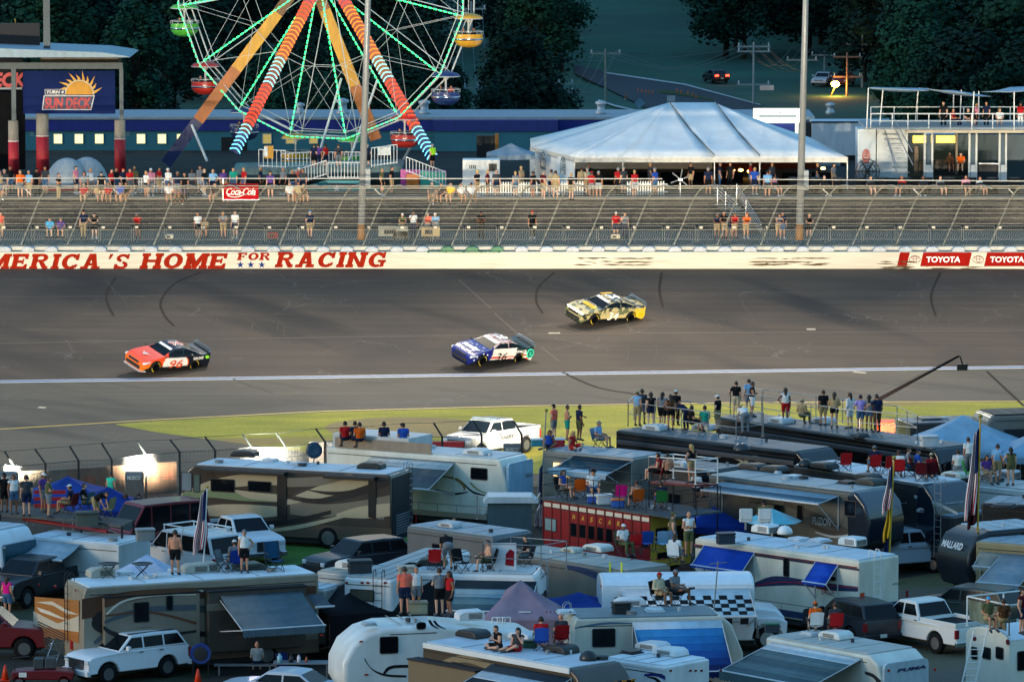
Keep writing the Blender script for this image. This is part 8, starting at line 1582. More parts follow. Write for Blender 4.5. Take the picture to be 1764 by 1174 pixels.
# viewing deck railings
def roofpts(q, pts, d=.05): return [q.roofpt(u, v, d) for u, v in pts]
rail('deck_railing', 'silver railing around the nearer viewing deck on the black motorhome', roofpts(ML, [(1082, 733), (1268, 757), (1313, 752)]), 1.15, mids=(.5,)); rail('deck_railing', 'silver railing behind the people on the nearer viewing deck', roofpts(ML, [(1082, 733), (1092, 722), (1240, 738), (1315, 752)]), 1.15, mids=(.5,))
rail('deck_railing', 'silver front railing of the farther viewing deck', roofpts(MR, [(1258, 714), (1312, 722), (1440, 744), (1580, 757)]), 1.15, mids=(.5,)); rail('deck_railing', 'silver rear railing of the farther viewing deck', roofpts(MR, [(1258, 714), (1268, 706), (1360, 716), (1545, 740), (1580, 757)]), 1.15, mids=(.5,))
rail('deck_railing', 'thin black railing around the roof deck of the red bus', [PB.world(x, y, 2.9) for x, y in ((-.05, -.05), (PB.L+1.5, -.05), (PB.L+1.5, PB.W+.4), (-.05, PB.W+.4), (-.05, -.05))], 1.1, M_BLACK, mids=(.5,), r=.018)
t = rail('white_tower_railing', 'white tube railing on the small red scaffold platform', [PZ(u, v, 4.0) for u, v in ((1118, 828), (1198, 834), (1236, 832), (1160, 824), (1118, 828))], 1.1, M_WHITE, mids=(.5,), r=.03); base = Vector(t.location)
pts = [PZ(u, v, 4.0)-base for u, v in ((1118, 828), (1198, 834), (1236, 832), (1160, 824))]; g = MB(); g.prism([(p.x, p.y) for p in pts], -.1, -.02, 'xy'); g.build('platform', mat('7a2a2c', .6), t)
for p in pts: g = MB(); g.tube(p, p-Vector((0, 0, 4)), .03); g.build('scaffold_leg', M_BLACK, t)
rail('terrace_railing', 'grey railing of the roof terrace in front of the silver motorhome', roofpts(TER, [(832, 984), (932, 988), (976, 980), (880, 972), (832, 984)]), 1.15, M_STEEL, mids=(.5,), r=.02)
t = rail('cage_railing', 'white railed cage below the cream travel trailer', [PZ(u, v, 1.6) for u, v in ((822, 894), (862, 900), (924, 902), (930, 890))], 1.1, M_GALV, mids=(.5,), r=.025); c = PZ(878, 862, 2.6); g = MB(); b = c-Vector(t.location); g.prism([(b.x-1.2, b.z), (b.x+1.3, b.z), (b.x+1.0, b.z+.28), (b.x-1.0, b.z+.28)], b.y-.8, b.y+.8); g.build('hood', mat('b4c8d0', .4), t); g = MB(); g.box(b.x-1.0, b.x+1.0, b.y-.6, b.y+.6, b.z-2.3, b.z); g.build('cabinet', mat('3a5662', .5), t)
t = rail('cage_railing', 'white railing cage on the roof of the bus at the right edge', [WB2.world(x, y, 3.0) for x, y in ((0, 0), (3.5, 0), (3.5, 2.6), (0, 2.6), (0, 0))], 1.15, M_WHITE, mids=(), r=.03); g = MB(); a = WB2.world(-.03, 1.3, 3.6)-Vector(t.location); g.quad(*[(WB2.world(-.04, y, z)-Vector(t.location)) for y, z in ((.1, 3.15), (2.4, 3.3), (2.5, 4.05), (.1, 4.0))]); g.build('silver_banner', mat('9aa08a', .25, .6, var=.5, vs=3), t)
t = thing('bus_ladder', 'white metal ladder leaning on the bus at the right edge', 'ladder', (0, 0, 0)); A = PY(1655, 1185, WB2.o.y-1); B = PY(1678, 1084, WB2.o.y-.5); g = MB(); s_ = Vector((.5, 0, 0)); g.tube(A, B, .03); g.tube(A+s_, B+s_, .03); g.build('side_rail', M_WHITE, t); g = MB(); [g.tube(A.lerp(B, i/9), A.lerp(B, i/9)+s_, .018) for i in range(1, 9)]; g.build('rungs', M_WHITE, t)
# left deck under the standing people
LDZ = 3.0; pts = [PZ(u, v, LDZ) for u, v in ((0, 885), (140, 895), (210, 905), (230, 895), (60, 872), (0, 868))]; t = thing('roof_platform', 'dark steel viewing platform with red braces on the left', 'platform', pts[0]); o_ = Vector(pts[0]); g = MB(); g.prism([((p-o_).x, (p-o_).y) for p in pts]+[(-3, 2), (-3, 0)], -.1, 0, 'xy'); g.build('deck', mat('5c5a56', .8, var=.2), t)
for i, p in enumerate(pts[:4]): g = MB(); g.tube(p-o_, p-o_-Vector((0, 0, 3)), .05); g.build('leg', M_BLACK, t)
a, b = PZ(40, 893, 2.7)-o_, PZ(185, 915, 2.7)-o_; g = MB(); g.tube(a, b, .09); g.build('red_brace', mat('8a1a22', .5), t)
for v in (0, .3, .6): g = MB(); A, B = pts[5]-o_+Vector((1.6, -1.0, v)), pts[5]-o_+Vector((3.0, -1.0, v)); g.box(A.x, B.x, A.y, A.y+.05, A.z, A.z+.16); g.build('striped_board', mat('a81c24', .6), t)
# coolers, cones, cart, fan
def cone_(u, v, lab): t = thing('traffic_cone', lab, 'traffic cone', gp(u, v)); g = MB(); g.lathe([(.16, .03), (.035, .62), (.0, .63)], (0, 0, 0), 'z', 14); g.build('cone', mat('e83c12', .5), t, True); g = MB(); g.box(-.2, .2, -.2, .2, 0, .03); g.build('base', mat('d8380f', .6), t)
cone_(9, 1171, 'orange traffic cone at the bottom left corner'); cone_(341, 1178, 'orange traffic cone right of the white off-roader')
t = thing('golf_cart', 'dark red utility cart with tool boxes at the bottom left', 'utility cart', gp(70, 1180)); g = MB(); g.prism([(-1.1, .3), (1.3, .3), (1.35, .62), (.4, .7), (-.6, .66), (-1.1, .6)], -.5, .5); g.build('body', mat('6a1420', .4), t, bevel=.05); [wheel_parts(t, x, -.5, .24, .2) for x in (-.8, .95)]; g = MB(); g.path([(-1.0, 0, .6), (-1.05, 0, 1.1), (-.4, 0, 1.15)], .025); g.path([(1.3, -.3, .6), (1.2, -.3, 1.15), (.8, -.3, 1.2)], .02); g.build('handle_bar', M_DARK, t)
g = MB(); g.box(-.25, .15, -.3, .3, .7, 1.1); g.box(.2, .6, -.3, .3, .72, 1.12); g.build('tool_box', mat('3c4448', .6), t, bevel=.03); g = MB(); g.box(-.8, -.5, -.52, -.505, .42, .6); g.build('number_plate', M_WHITE, t)
for u, v, lab in ((346, 1150, 'blue drum fan standing below the grey awning'), (571, 1058, 'blue round fan beside the black canopy')):
    t = thing('drum_fan', lab, 'fan', gp(u, v+18)); g = MB(); g.lathe([(.1, -.06), (.4, -.09), (.42, 0), (.4, .09), (.1, .06)], (0, 0, 1.0), 'y', 20); g.build('drum', mat('143a80', .7), t); g = MB(); g.lathe([(.28, -.1), (.12, -.12), (0, -.12)], (0, 0, 1.0), 'y', 12); g.build('hub', M_DARK, t); g = MB(); g.tube((-.3, 0, 0), (-.3, 0, .9), .03); g.tube((.3, 0, 0), (.3, 0, .9), .03); g.build('stand', M_BLACK, t)
t = thing('picnic_table', 'folding table with bottles and cups under the grey awning', 'table', gp(515, 1172)); g = MB(); g.box(-1.0, 1.2, -.4, .4, .72, .76); g.build('top', mat('6f7a80', .6), t); [MB().tube((x, y, 0), (x, y, .72), .025).build('leg', M_STEEL, t) for x in (-.9, 1.1) for y in (-.3, .3)]
for dx, h, hx, w in ((-.75, .35, '8fc0d0', .1), (0, .3, 'd9d9e0', .07), (.3, .22, 'b0582a', .05), (-.3, .28, '1a1a1e', .09)): t2 = thing('bottle', {'8fc0d0': 'clear glass jar', 'd9d9e0': 'white cup', 'b0582a': 'small amber bottle', '1a1a1e': 'black jug'}[hx]+' on the folding table under the grey awning', 'bottle', t.location+Vector((dx, -.1, .76))); g = MB(); g.lathe([(w, 0), (w, h*.7), (w*.45, h*.8), (w*.45, h)], (0, 0, 0), 'z', 12); g.build('vessel', mat(hx, .3), t2, True); g = MB(); g.lathe([(w*.5, h+.001), (w*.5, h+.03)], (0, 0, 0), 'z', 10); g.build('lid', M_DARK, t2)
cooler(FW.roofpt(719, 1056), 8, '9a9478', '8a846a', 'olive hard cooler beside the woman in white tank top', 1.3); cooler(PB.world(3.5, .5, 2.9), 10, 'c9d0d2', 'e6e6e2', 'white cooler standing open on the red bus deck', 1.2); cooler(PB.world(2.9, .4, 2.9), 0, '2a55b0', 'e6e6e2', 'blue cooler at the front of the red bus deck', 1); cooler(PB.world(4.6, .3, 2.9), 0, '2a60b8', 'e0762a', 'blue and orange cooler on the red bus deck', 1)
cooler(PZ(150, 905, 2.9), 5, '4c544c', '3c443c', 'grey green storage box at the end of the left platform', 1.7); cooler(PUM.roofpt(1330, 1088), 0, '1a2a3a', '2a6a5a', 'dark cooler on the trailer roof beside the man in orange', 1)
for (uv, a_, hx, lab) in FCARS:
    p = onhill(*uv) if uv[0] > 1400 else PZ(uv[0]-120, 158, .4); p = PY(uv[0]-120 if uv[0] < 1400 else uv[0], uv[1], 590 if uv[0] > 1400 else 600); p.z = max(p.z, hillz(p.x, p.y)+.1); t = auto('parked_car', lab, 'car', CAR, p, a_+1.1, hx)
    if uv[0] < 1400: g = MB(); [g.box(4.7, 4.76, y-.2, y+.2, .75, .95) for y in (-.6, .6)]; g.build('lit_taillight', mat('ff2a1a', emit=4, var=0), t); t.rotation_euler[2] = R(-75)
for A, B, z, hx, rf, lab in (((1120, 800), (1225, 812), 3.2, '1a2228', '6f7c82', 'dark trailer roof wedged behind the white railed tower'), ((700, 905), (850, 925), 2.6, '5c6468', '8fa0a8', 'low grey cargo trailer beside the railed cage'), ((1560, 880), (1640, 890), 2.6, '2a3238', '8496a0', 'dark cargo trailer left of the glossy black nose'), ((480, 1010), (560, 1016), 2.7, 'b4b8b2', 'cdd8dc', 'short white camper glimpsed beyond the tan motorhome')):
    q = Rig('travel_trailer', lab, 'caravan', A, B, z); q.body(hx, roof=rf, bevel=.1); q.win(q.L*.3, q.L*.3+.8, 1.4, 2.0); q.wheel(q.L*.6, .36); q.ac((A[0]+B[0])/2, A[1]+2, 'b4babc', 'low', sx=.8)
for u, v, z, h, s_, lab in ((620, 988, 3.3, '2a3238', 1.6, 'black storage box on the white motorhome roof'), (700, 992, 3.3, 'b8b0a0', 1.2, 'beige box on the terrace motorhome roof'), (1250, 936, 3.35, '2a3a4a', 1.3, 'dark blue box on the cream eagle motorhome roof'), (1600, 768, 3.8, 'c9d0d4', 1.4, 'white box at the end of the farther deck'), (1070, 1056, 3.4, '1c2428', 1.2, 'black bag box beside the roof unit of the cream motorhome'), (250, 930, 2.6, '8a8f90', 1.4, 'grey storage crate near the maroon van')): cooler(PZ(u, v, z), 12, h, h, lab, s_)
# ================================================================= who stands where
def crowd(spec, at, where, rz=0, group=None, pose='stand', spread=25):
    """spec: 'u|top|bottom|pose|hat|hair;...'"""
    rr = random.Random(len(spec))
    for tok in spec.split(';'):
        f = (tok.strip().split('|')+['']*6)[:6]; u = float(f[0]); top = f[1]; bot = f[2] or rr.choice(PANTS)
        if top and ' ' not in top: top += ' tee'
        if bot and ' ' not in bot: bot += ' shorts'
        ps = f[3] or pose; hr = f[5] or 'short'
        person(at(u), (rz(u) if callable(rz) else rz)+rr.uniform(-spread, spread), ps, None if top == 'bare tee' else top, bot, where, h=rr.uniform(1.7, 1.86)*(1.05 if group and 'fair' in group else 1), hair=hr, hc=rr.choice(list(HAIRC)) if not (hr == 'long') else rr.choice(('brown', 'blond', 'dark')), hatc=f[4] or None, group=group, shoes=rr.choice(('darkgrey', 'white', 'black', 'navy')))
FG = 'people on the fairground plaza'; WG = 'people on the walkway behind the barrier'
fair = lambda u: PZ(u, 345-(int(u*7.3) % 11)*1.1, ZP)
crowd('0|tan;8|darkgrey;18|black;35|orange||hips;50|lightblue|khaki;64|black|black trousers||black cap;78|darkgrey;101|black|tan trousers|fold;131|pink|navy||;145|grey||||long;156|white|grey;175|black|black||navy cap;192|red|black trousers;200|black||hips;212|navy|||red cap;224|red|grey;232|olive;252|white|black skirt|||long;260|pink|||white cap;274|red||fold|;290|white|denim||white cap;306|navy;318|black|black trousers;331|grey||||long;345|grey|lightgrey;352|black;367|lightblue|navy|hips;385|purple||||long;402|teal|denim;420|red|', fair, 'in the crowd behind the fence on the left', 10, FG, spread=70)
crowd('449|navy;466|purple|black|||long;488|grey;504|black||;515|coral|denim||white cap;522|darkgrey;658|olive|black|||;675|black|khaki|hips|;822|black|khaki||yellow cap;840|maroon|black;855|darkgrey', fair, 'on the plaza below the wheel ramps', 20, FG, spread=80)
crowd('888|grey;898|tan|tan trousers;918|black||;936|maroon|khaki;950|beige||fold;957|khaki|;984|black|khaki;1002|tan|khaki;1012|beige;1019|red|grey||red cap;1031|black|lightgrey;1065|red|black trousers;1074|darkgrey;1093|red|lightgrey;1128|blue|denim||;1220|navy|black;1300|blue|navy;1322|lightblue', fair, 'at the plaza edge before the marquee', 180, FG, spread=60)
crowd('1334|pink||sit||long;1553|red|navy|sit;1664|pink|black|sit;1688|white|grey|sit;1500|darkgrey||sit;1590|navy||sit;1420|black||sit;1620|grey||sit', lambda u: PZ(u, 338, ZP), 'seated at the dark plaza tables on the right', 0, FG, spread=60)
for u in (1334, 1420, 1500, 1553, 1590, 1620, 1664, 1688): o = camp_chair(PZ(u, 338, ZP), 180, '1d2126', 'dark folding chair under a seated spectator at the right plaza edge', 'dark chairs at the right plaza edge')
for i in range(12): t = thing('plaza_table', 'dark covered standing table along the right plaza edge', 'table', PZ(1330+i*38, 333, ZP), 0, 'dark tables along the right plaza edge'); g = MB(); g.lathe([(.42, 1.02), (.42, 1.06)], (0, 0, 0), 'z', 14); g.build('top', M_DARK, t); g = MB(); g.lathe([(.4, 0), (.3, .5), (.41, 1.015)], (0, 0, 0), 'z', 14); g.build('table_cover', mat('14171c', .9), t, True)
led = lambda u: Vector((PY(u, 342, YB+.65).x, YB+.75, ZP+.16-.40))
crowd('144|red|tan|ledge;169|tan|grey;186|red|khaki;207|blue||;217|black|tan|||long;291|white|tan|||long;306|pink|khaki;316|lavender|;370|black||;388|tan||||;499|white||;514|tan||;523|brown', led, 'sitting on the block wall top at left', 0, FG, 'ledge')
crowd('744|darkgrey|tan;760|black|navy;776|yellow|tan|||long;794|white|khaki||;812|white|grey||navy cap', led, 'sitting on the wall top right of pole', 0, FG, 'ledge')
wk = lambda v: (lambda u: PZ(u, v, ZK))
crowd('1|coral||look;144|navy|khaki trousers|hips|black cap;163|black|black|lean|navy cap;238|red|black|lean|;341|white|black||;385|grey|khaki|lean;405|white|navy|stand;534|navy|khaki|walk|lightblue cap;692|olive|tan|lean|white cap;712|white|navy trousers|look;737|coral|grey|lean|;750|lightblue|grey|lean|white cap;829|black|black trousers|fold|black cap;917|black|black trousers|stand|red cap;1061|red|navy|hips|white cap;1076|grey tank|navy trousers|look||long', wk(411), 'on the walkway behind the track wall', 0, WG, spread=20)
crowd('1235|navy|khaki|lean;1248|black||lean;1265|red||lean;1285|orange|tan|lean|orange cap;1341|grey tank|tan|lean||long;1348|navy|;1393|black|black|lean', wk(411), 'on the walkway near the plaza stairs', 0, WG, spread=20)
for u, tp, lab in ((86, 'skyblue', 'left'), (105, 'purple', 'mid'), (352, 'tan', 'x'), (1255, 'navy', 'x')):
    p = PZ(u, 409, ZK); o = camp_chair(p, 0, '3c4246', f'grey folding chair under the {tp} shirted spectator on the walkway'); person(p, 0, 'sit', tp+' tee', 'grey shorts', 'in a folding chair on the walkway', group=WG)
# utility carts and boxes on the walkway
for u, w, h, hx, lab in ((677, 1.9, .9, '8f9084', 'grey folding work table with gear beside the left light pole'), (742, 1.2, .85, 'b09a72', 'tan generator box behind two leaning spectators'), (690, 1.0, .6, '5a5648', 'dark tool cart under the grey work table'), (470, .7, .5, '7a1c22', 'red and black bag left of the left light pole'), (1060, .6, .35, 'd9c8a8', 'cream cooler at the feet of the red shirted man'), (292, .5, .35, 'd9cdb4', 'cream bucket by the crowd barrier on the left')):
    p = PZ(u, 413, ZK); t = thing('equipment_box', lab, 'equipment', p); g = MB(); g.box(-w/2, w/2, -.2, .3, h*.25, h); g.build('box', mat(hx, .7, var=.25), t, bevel=.03); g = MB(); [g.box(x-.04, x+.04, -.15, .25, 0, h*.25) for x in (-w*.4, w*.4)]; g.build('foot', M_DARK, t); g = MB(); g.box(-w*.3, w*.1, -.215, -.205, h*.45, h*.8); g.build('panel', M_DARK, t)
# wheel platform, hospitality deck, marquee, gondola riders
zp_ = PY(560, 290, YP+1).z
crowd('541|navy|black;548|purple|navy trousers;561|red|navy|||long;583|darkgrey;633|navy|black;745|lime|black', lambda u: Vector((PY(u, 290, YP+1).x, YP+1, zp_-.1)), 'queueing on the wheel platform', 200, 'people on the wheel platform', spread=60)
zd_ = PY(1600, 221.5, YD+1).z
crowd('1642|red|navy trousers|sit;1668|black||sit;1682|pink|||| long;1699|navy|black trousers;1722|white||sit||long;1758|red|white trousers;1625|black|black trousers', lambda u: Vector((PY(u, 221, YD+1.4).x, YD+1.4, zd_)), 'on the upper hospitality deck', 30, 'people on the upper deck', spread=60)
crowd('1600|beige|grey|sit;1636|brown||sit;1655|orange|black|sit', lambda u: Vector((PY(u, 300, YD+.8).x, YD+.8, PY(u, 300, YD+.8).z+.15)), 'seated at the hospitality bar', 20, 'people at the hospitality bar', spread=30)
crowd('1015|black;1120|darkgrey;1190|black;1240|navy;1258|black|black trousers;1293|red;1330|darkgrey;1408|black;1436|grey', lambda u: PZ(u, 326, ZP), 'in the shade under the marquee', 30, 'people under the marquee', spread=80)
for k, pw, wh in gond:
    if k in (12, 13, 14, 0, 1, 2, 3):
        for dx, c in ((-.35, 'darkgrey'), (.35, ('white', 'navy', 'coral', 'black')[k % 4])): person(pw+Vector((dx, .1, -1.98)), 0, 'sit', c+' tee', 'denim shorts', 'riding in a gondola '+wh, hatc=None, group='gondola riders', h=1.55)
# ---- infield: on the roofs
AW = 180          # facing the track
def on(q, dz=.05): return lambda u, v: q.roofpt(u, v, dz)
_last = {}
def ppl(q, rows, where, group):
    f = on(q) if isinstance(q, Rig) else (lambda u, v, z=q: PZ(u, v, z))
    for r_ in rows:
        u, v, rz, pose, top, bot = r_[:6]; k = r_[6] if len(r_) > 6 else {}
        person(f(u, v), rz, pose, top, bot, where, group=group, **k)
L_, C_ = dict(hair='long'), lambda c, **k: dict(hatc=c+' cap', **k)
DG = 'fans on the viewing decks'
ppl(ML, [(1098, 734, 150, 'reach', 'lightblue tank', 'khaki shorts', dict(hatc='tan hat')), (1106, 731, 170, 'stand', 'darkgrey tee', 'denim shorts'), (1121, 737, 190, 'stand', 'black tank', 'navy skirt', dict(hair='long', hatc='grey cap')), (1141, 737, 160, 'stand', 'grey tank', 'black shorts', dict(hair='long', hc='dark')), (1155, 741, 190, 'hips', 'brown tank', 'black skirt', dict(hair='long', hatc='tan cap')), (1164, 733, 160, 'stand', 'black tee', 'black trousers', C_('white')),
         (1180, 741, 230, 'bend', 'navy tee', 'navy trousers', L_), (1192, 744, 120, 'sit', 'black tee', 'black shorts', L_), (1214, 744, 180, 'sit', 'teal tee', 'grey shorts', C_('navy')), (1236, 742, 240, 'hips', 'black tee', 'khaki shorts', C_('white')), (1283, 747, 200, 'bend', 'white tee', 'grey trousers')], 'on the nearer viewing deck', DG)
ppl(MR, [(1268, 717, 170, 'hips', 'black tee', 'beige shorts'), (1290, 713, 200, 'stand', 'lightblue tee', 'grey shorts'), (1296, 718, 90, 'fold', 'black tank', 'white shorts'), (1353, 729, 180, 'hips', 'white tank', 'red shorts', dict(hair='long', hc='brown')), (1382, 732, 150, 'sit', 'tan long', 'olive trousers', dict(hatc='tan hat')), (1418, 733, 190, 'stand', 'black tee', 'khaki shorts'), (1437, 737, 170, 'fold', 'tan long', 'black skirt', dict(hair='long', hatc='lightblue cap')),
         (1464, 738, 220, 'stand', 'white long', 'white shorts', L_), (1482, 742, 190, 'hips', 'lavender tee', 'denim shorts', C_('navy')), (1497, 742, 170, 'stand', 'grey tank', 'denim skirt', dict(hair='long', hc='dark')), (1511, 745, 210, 'reach', 'navy tee', 'brown trousers', dict(h=1.88))], 'on the farther viewing deck', DG)
q = Rig('motorhome', 'white roofed motorhome with lit window carrying the sunbathers', 'motorhome', (935, 775), (1092, 790), 3.2); q.body('8c887e', roof='a3aeb2', bevel=.08); q.awning(1.9, q.L-.1, 3.1, 2.0, .45, '2c4650', stripes=['24343c', '2c4650', '35525e', 'a9bcc4'], valance=.2); q.win(.6, 1.6, 2.0, 2.7, glass=mat('ffd08a', .4, emit=.6, var=.3)); q.wheel(1.5); q.wheel(q.L-1); SB = q
ppl(SB, [(954, 758, 240, 'hips', 'coral tee', 'grey shorts', C_('black')), (977, 759, 100, 'fold', None, 'teal shorts'), (998, 759, 120, 'reach', 'navy tee', 'olive shorts'), (945, 772, 20, 'side', 'blue tank', 'navy shorts', L_), (986, 774, 60, 'side', 'red tank', 'red shorts', dict(hair='long', hc='blond'))], 'on the white roof behind the bus', 'people on the white roof')
p = SB.roofpt(1032, 771); camp_chair(p, 60, '8fa8b4', 'pale folding chair on the white roof behind the red bus'); person(p, 60, 'sit', 'lightblue tee', 'grey shorts', 'in a chair on the white roof', hatc='grey cap', group='people on the white roof')
cooler(SB.roofpt(960, 770), 10, 'b8242a', 'e6e6e2', 'red cooler between the sunbathers on the white roof', 1.2); cooler(SB.roofpt(925, 768), 10, '3a9aa8', 'e6e6e2', 'teal cooler at the left end of the sunbathers roof', 1)
LG = 'group on the left roof platform'
ppl(LDZ, [(8, 882, 200, 'fold', 'black tee', 'black shorts', C_('black')), (24, 884, 20, 'hips', 'white tank', 'denim shorts'), (46, 889, 190, 'stand', 'darkgrey tee', 'navy shorts', dict(h=1.84)), (75, 882, 60, 'stand', 'purple tee', 'grey shorts', C_('white')), (84, 891, 100, 'fold', 'olive tee', 'grey shorts', dict(h=1.84)), (120, 884, 260, 'sit', 'navy tee', 'khaki shorts', C_('white')), (146, 882, 90, 'sit', 'black tee', 'tan shorts'), (168, 896, 60, 'bend', 'black tee', 'khaki shorts')], 'on the steel platform at left', LG)
for u, v, c in ((120, 884, '5a1c24'), (146, 882, '3c5a6a'), (183, 892, '8a8466')): camp_chair(PZ(u, v, LDZ), 240, c, f'{dict([("5a1c24", "dark red"), ("3c5a6a", "slate blue"), ("8a8466", "khaki")])[c]} folding chair on the steel platform at left')
ppl(.6, [(192, 880, 150, 'stand', 'mint tank', 'black trousers', dict(h=1.9)), (217, 915, 190, 'hips', 'mint tee', 'khaki shorts', dict(hatc='brown hat')), (239, 912, 170, 'stand', 'navy tee', 'black trousers')], 'near the mesh fence at left', 'people near the mesh fence')
ppl(TANRIG, [(302, 990, 170, 'stand', None, 'black shorts', dict(h=1.84)), (421, 986, 10, 'hips', 'white tank', 'black shorts', C_('grey'))], 'on the tan motorhome roof', 'people on the tan motorhome'); p = TANRIG.roofpt(404, 984)
camp_chair(p, 200, '1f3f9a', 'blue folding chair on the tan motorhome roof'); person(p, 200, 'sit', 'grey tee', 'grey shorts', 'in the blue chair on the tan roof', hatc='white cap')
p = TANRIG.roofpt(473, 985); t = camp_chair(p, 20, '1c4a6a', 'tall teal lounge chair empty on the tan motorhome roof', k=1.25); camp_chair(TANRIG.roofpt(388, 987), 60, '6a7478', 'grey folding chair empty on the tan motorhome roof')
ppl(0, [(13, 1062, 150, 'stand', 'hotpink tank', 'denim shorts', L_), (443, 1160, 185, 'sit', 'lightgrey tee', 'navy shorts', dict(hair='bald')), (782, 960, 30, 'walk', 'black tank', 'lightblue shorts', dict(h=1.86)), (1690, 1190, 70, 'stand', 'black tank', 'brown skirt', dict(hair='long', hc='blond'))], 'on the ground between the vehicles', 'people on the ground'); camp_chair(gp(492, 1165), 30, '1f2f6a', 'navy folding chair under the grey awning')
t = thing('picnic_bench', 'low grey bench under the man in the grey shirt', 'bench', gp(430, 1162)); g = MB(); g.box(-1.4, 1.0, -.15, .2, .38, .43); g.build('seat', mat('6a7276', .6), t); [MB().box(x-.03, x+.03, -.1, .15, 0, .38).build('leg', M_STEEL, t) for x in (-1.2, .8)]
ppl(FW, [(697, 1058, 190, 'stand', 'coral tee', 'navy shorts', dict(h=1.86)), (717, 1053, 20, 'stand', 'white tank', 'grey shorts', dict(hc='grey')), (757, 1060, 200, 'fold', 'grey tee', 'black shorts', dict(h=1.86)), (775, 1061, 300, 'look', 'red tank', 'black shorts', L_)], 'on the white fifth wheel roof', 'four friends on the fifth wheel roof')
def seated(q, u, v, rz, ch, cl, top, bot, where, **k): p = q.roofpt(u, v) if isinstance(q, Rig) else PZ(u, v, q); camp_chair(p, rz, PAL.get(ch, ch), f'{ch} folding chair {cl}'); person(p, rz, k.pop('pose', 'sit'), top, bot, where, **k) if top is not False else None
ppl(BOT, [(858, 1117, 300, 'cross', 'black tank', 'black shorts', dict(hc='dark')), (890, 1121, 330, 'side', 'darkgrey tank', 'red shorts', dict(hair='long', hc='dark'))], 'on the bottom dark motorhome roof', 'people on the bottom roof'); seated(BOT, 932, 1121, 185, 'blue', 'at the left of the pair on the bottom roof', 'red tee', 'white shorts', 'in the blue chair at bottom', hc='dark'); seated(BOT, 966, 1116, 190, 'red', 'at the right of the pair on the bottom roof', 'darkgrey tee', 'black shorts', 'in the red chair at bottom', hair='bald')
cooler(BOT.roofpt(912, 1117), 10, '1a4a3a', '12301f', 'dark green cooler between the seated pairs on the bottom roof', .9)
seated(CRM, 1136, 1042, 40, 'black', 'left of two on the cream motorhome', 'beige long', 'tan shorts', 'in a chair on the cream roof', hatc='red cap'); seated(CRM, 1164, 1040, 50, 'darkgrey', 'right of two on the cream motorhome', 'grey tee', 'darkgrey shorts', 'in a chair on the cream roof', hatc='grey cap', pose='sitleg', h=1.85)
ppl(TER, [(771, 980, 190, 'bend', 'black tee', 'grey shorts', dict(h=1.86))], 'between chairs on the terrace roof', 'people on the terrace roof'); seated(TER, 748, 982, 185, 'red', 'empty beside the bending person', False, '', ''); seated(TER, 795, 985, 40, 'black', 'empty right of the bending person', False, '', ''); seated(TER, 840, 984, 290, 'black', 'under the shirtless man on the terrace', None, 'olive shorts', 'in a chair on the terrace roof', pose='sitleg'); seated(TER, 905, 976, 290, 'darkgrey', 'inside the terrace railing', 'black tee', 'grey shorts', 'inside the terrace railing', pose='sitleg')
t = thing('shirt_banner', 'white banner with red sleeve print hanging on the terrace railing', 'banner', TER.roofpt(868, 983)); g = MB(); g.box(-.5, .5, 0, .02, .05, 1.15); g.build('cloth', mat('dfe0e2', .8), t); g = MB(); g.prism([(.05, .25), (.4, .2), (.42, .8), (.25, .9), (.08, .7)], -.012, -.002); g.build('red_print', mat('a8202a', .8), t)
ppl(OLD, [(1159, 957, 100, 'hips', 'camo tank', 'denim trousers', dict(hatc='olive cap', h=1.86)), (1186, 958, 20, 'fold', 'white tank', 'olive shorts', dict(hair='bald', h=1.9))], 'on the old silver motorhome', 'people on the old silver roof')
seated(OLD, 1074, 955, 30, 'olive', 'at the left end of the silver roof', 'white tee', 'olive trousers', 'at the left of the silver roof', hatc='white cap'); seated(OLD, 1093, 955, 190, 'red', 'empty on the silver roof', False, '', ''); seated(OLD, 1113, 950, 190, 'blue', 'empty on the silver roof', False, '', ''); seated(OLD, 1140, 950, 190, 'lightblue', 'empty on the silver roof', False, '', ''); seated(OLD, 1163, 972, 160, 'white', 'at the right corner of silver roof', 'white tee', 'grey shorts', 'in the white chair at the corner', hair='long')
Zb = 2.9
seated(Zb, 970, 858, 60, 'black', 'at the front of the red bus deck', 'blue tank', 'grey skirt', 'at the front of the bus deck', hair='long'); seated(Zb, 997, 858, 190, 'orange', 'near the front of the red bus deck', False, '', ''); seated(Zb, 1022, 862, 10, 'blue', 'under the man in black hat', 'white tee', 'denim shorts', 'on the red bus deck', hatc='black hat', h=1.95); seated(Zb, 1068, 868, 190, 'hotpink', 'in the middle of the bus deck', False, '', '')
seated(Zb, 1096, 876, 200, 'orange', 'in the middle of the bus deck', None, 'black shorts', 'in the orange chair on the bus', ); seated(Zb, 1138, 878, 190, 'green', 'at the rear of the red bus deck', 'navy tee', 'blue shorts', 'in the green chair on the bus')
seated(4.0, 1133, 829, 250, 'red', 'on the white railed tower', 'red tank', 'black shorts', 'on the white railed tower', hair='long'); ppl(4.0, [(1150, 830, 200, 'sit', None, 'black shorts'), (1191, 832, 220, 'hips', 'black tank', 'tan skirt', dict(hair='long', hc='blond'))], 'on the white railed tower', 'people on the white railed tower')
ppl(3.0, [(1213, 858, 200, 'bend', 'black tee', 'black shorts'), (1200, 860, 160, 'sit', 'white tee', 'black shorts')], 'behind the red bus deck', 'people behind the bus deck')
EG = 'fans in red chairs on the black trailer'
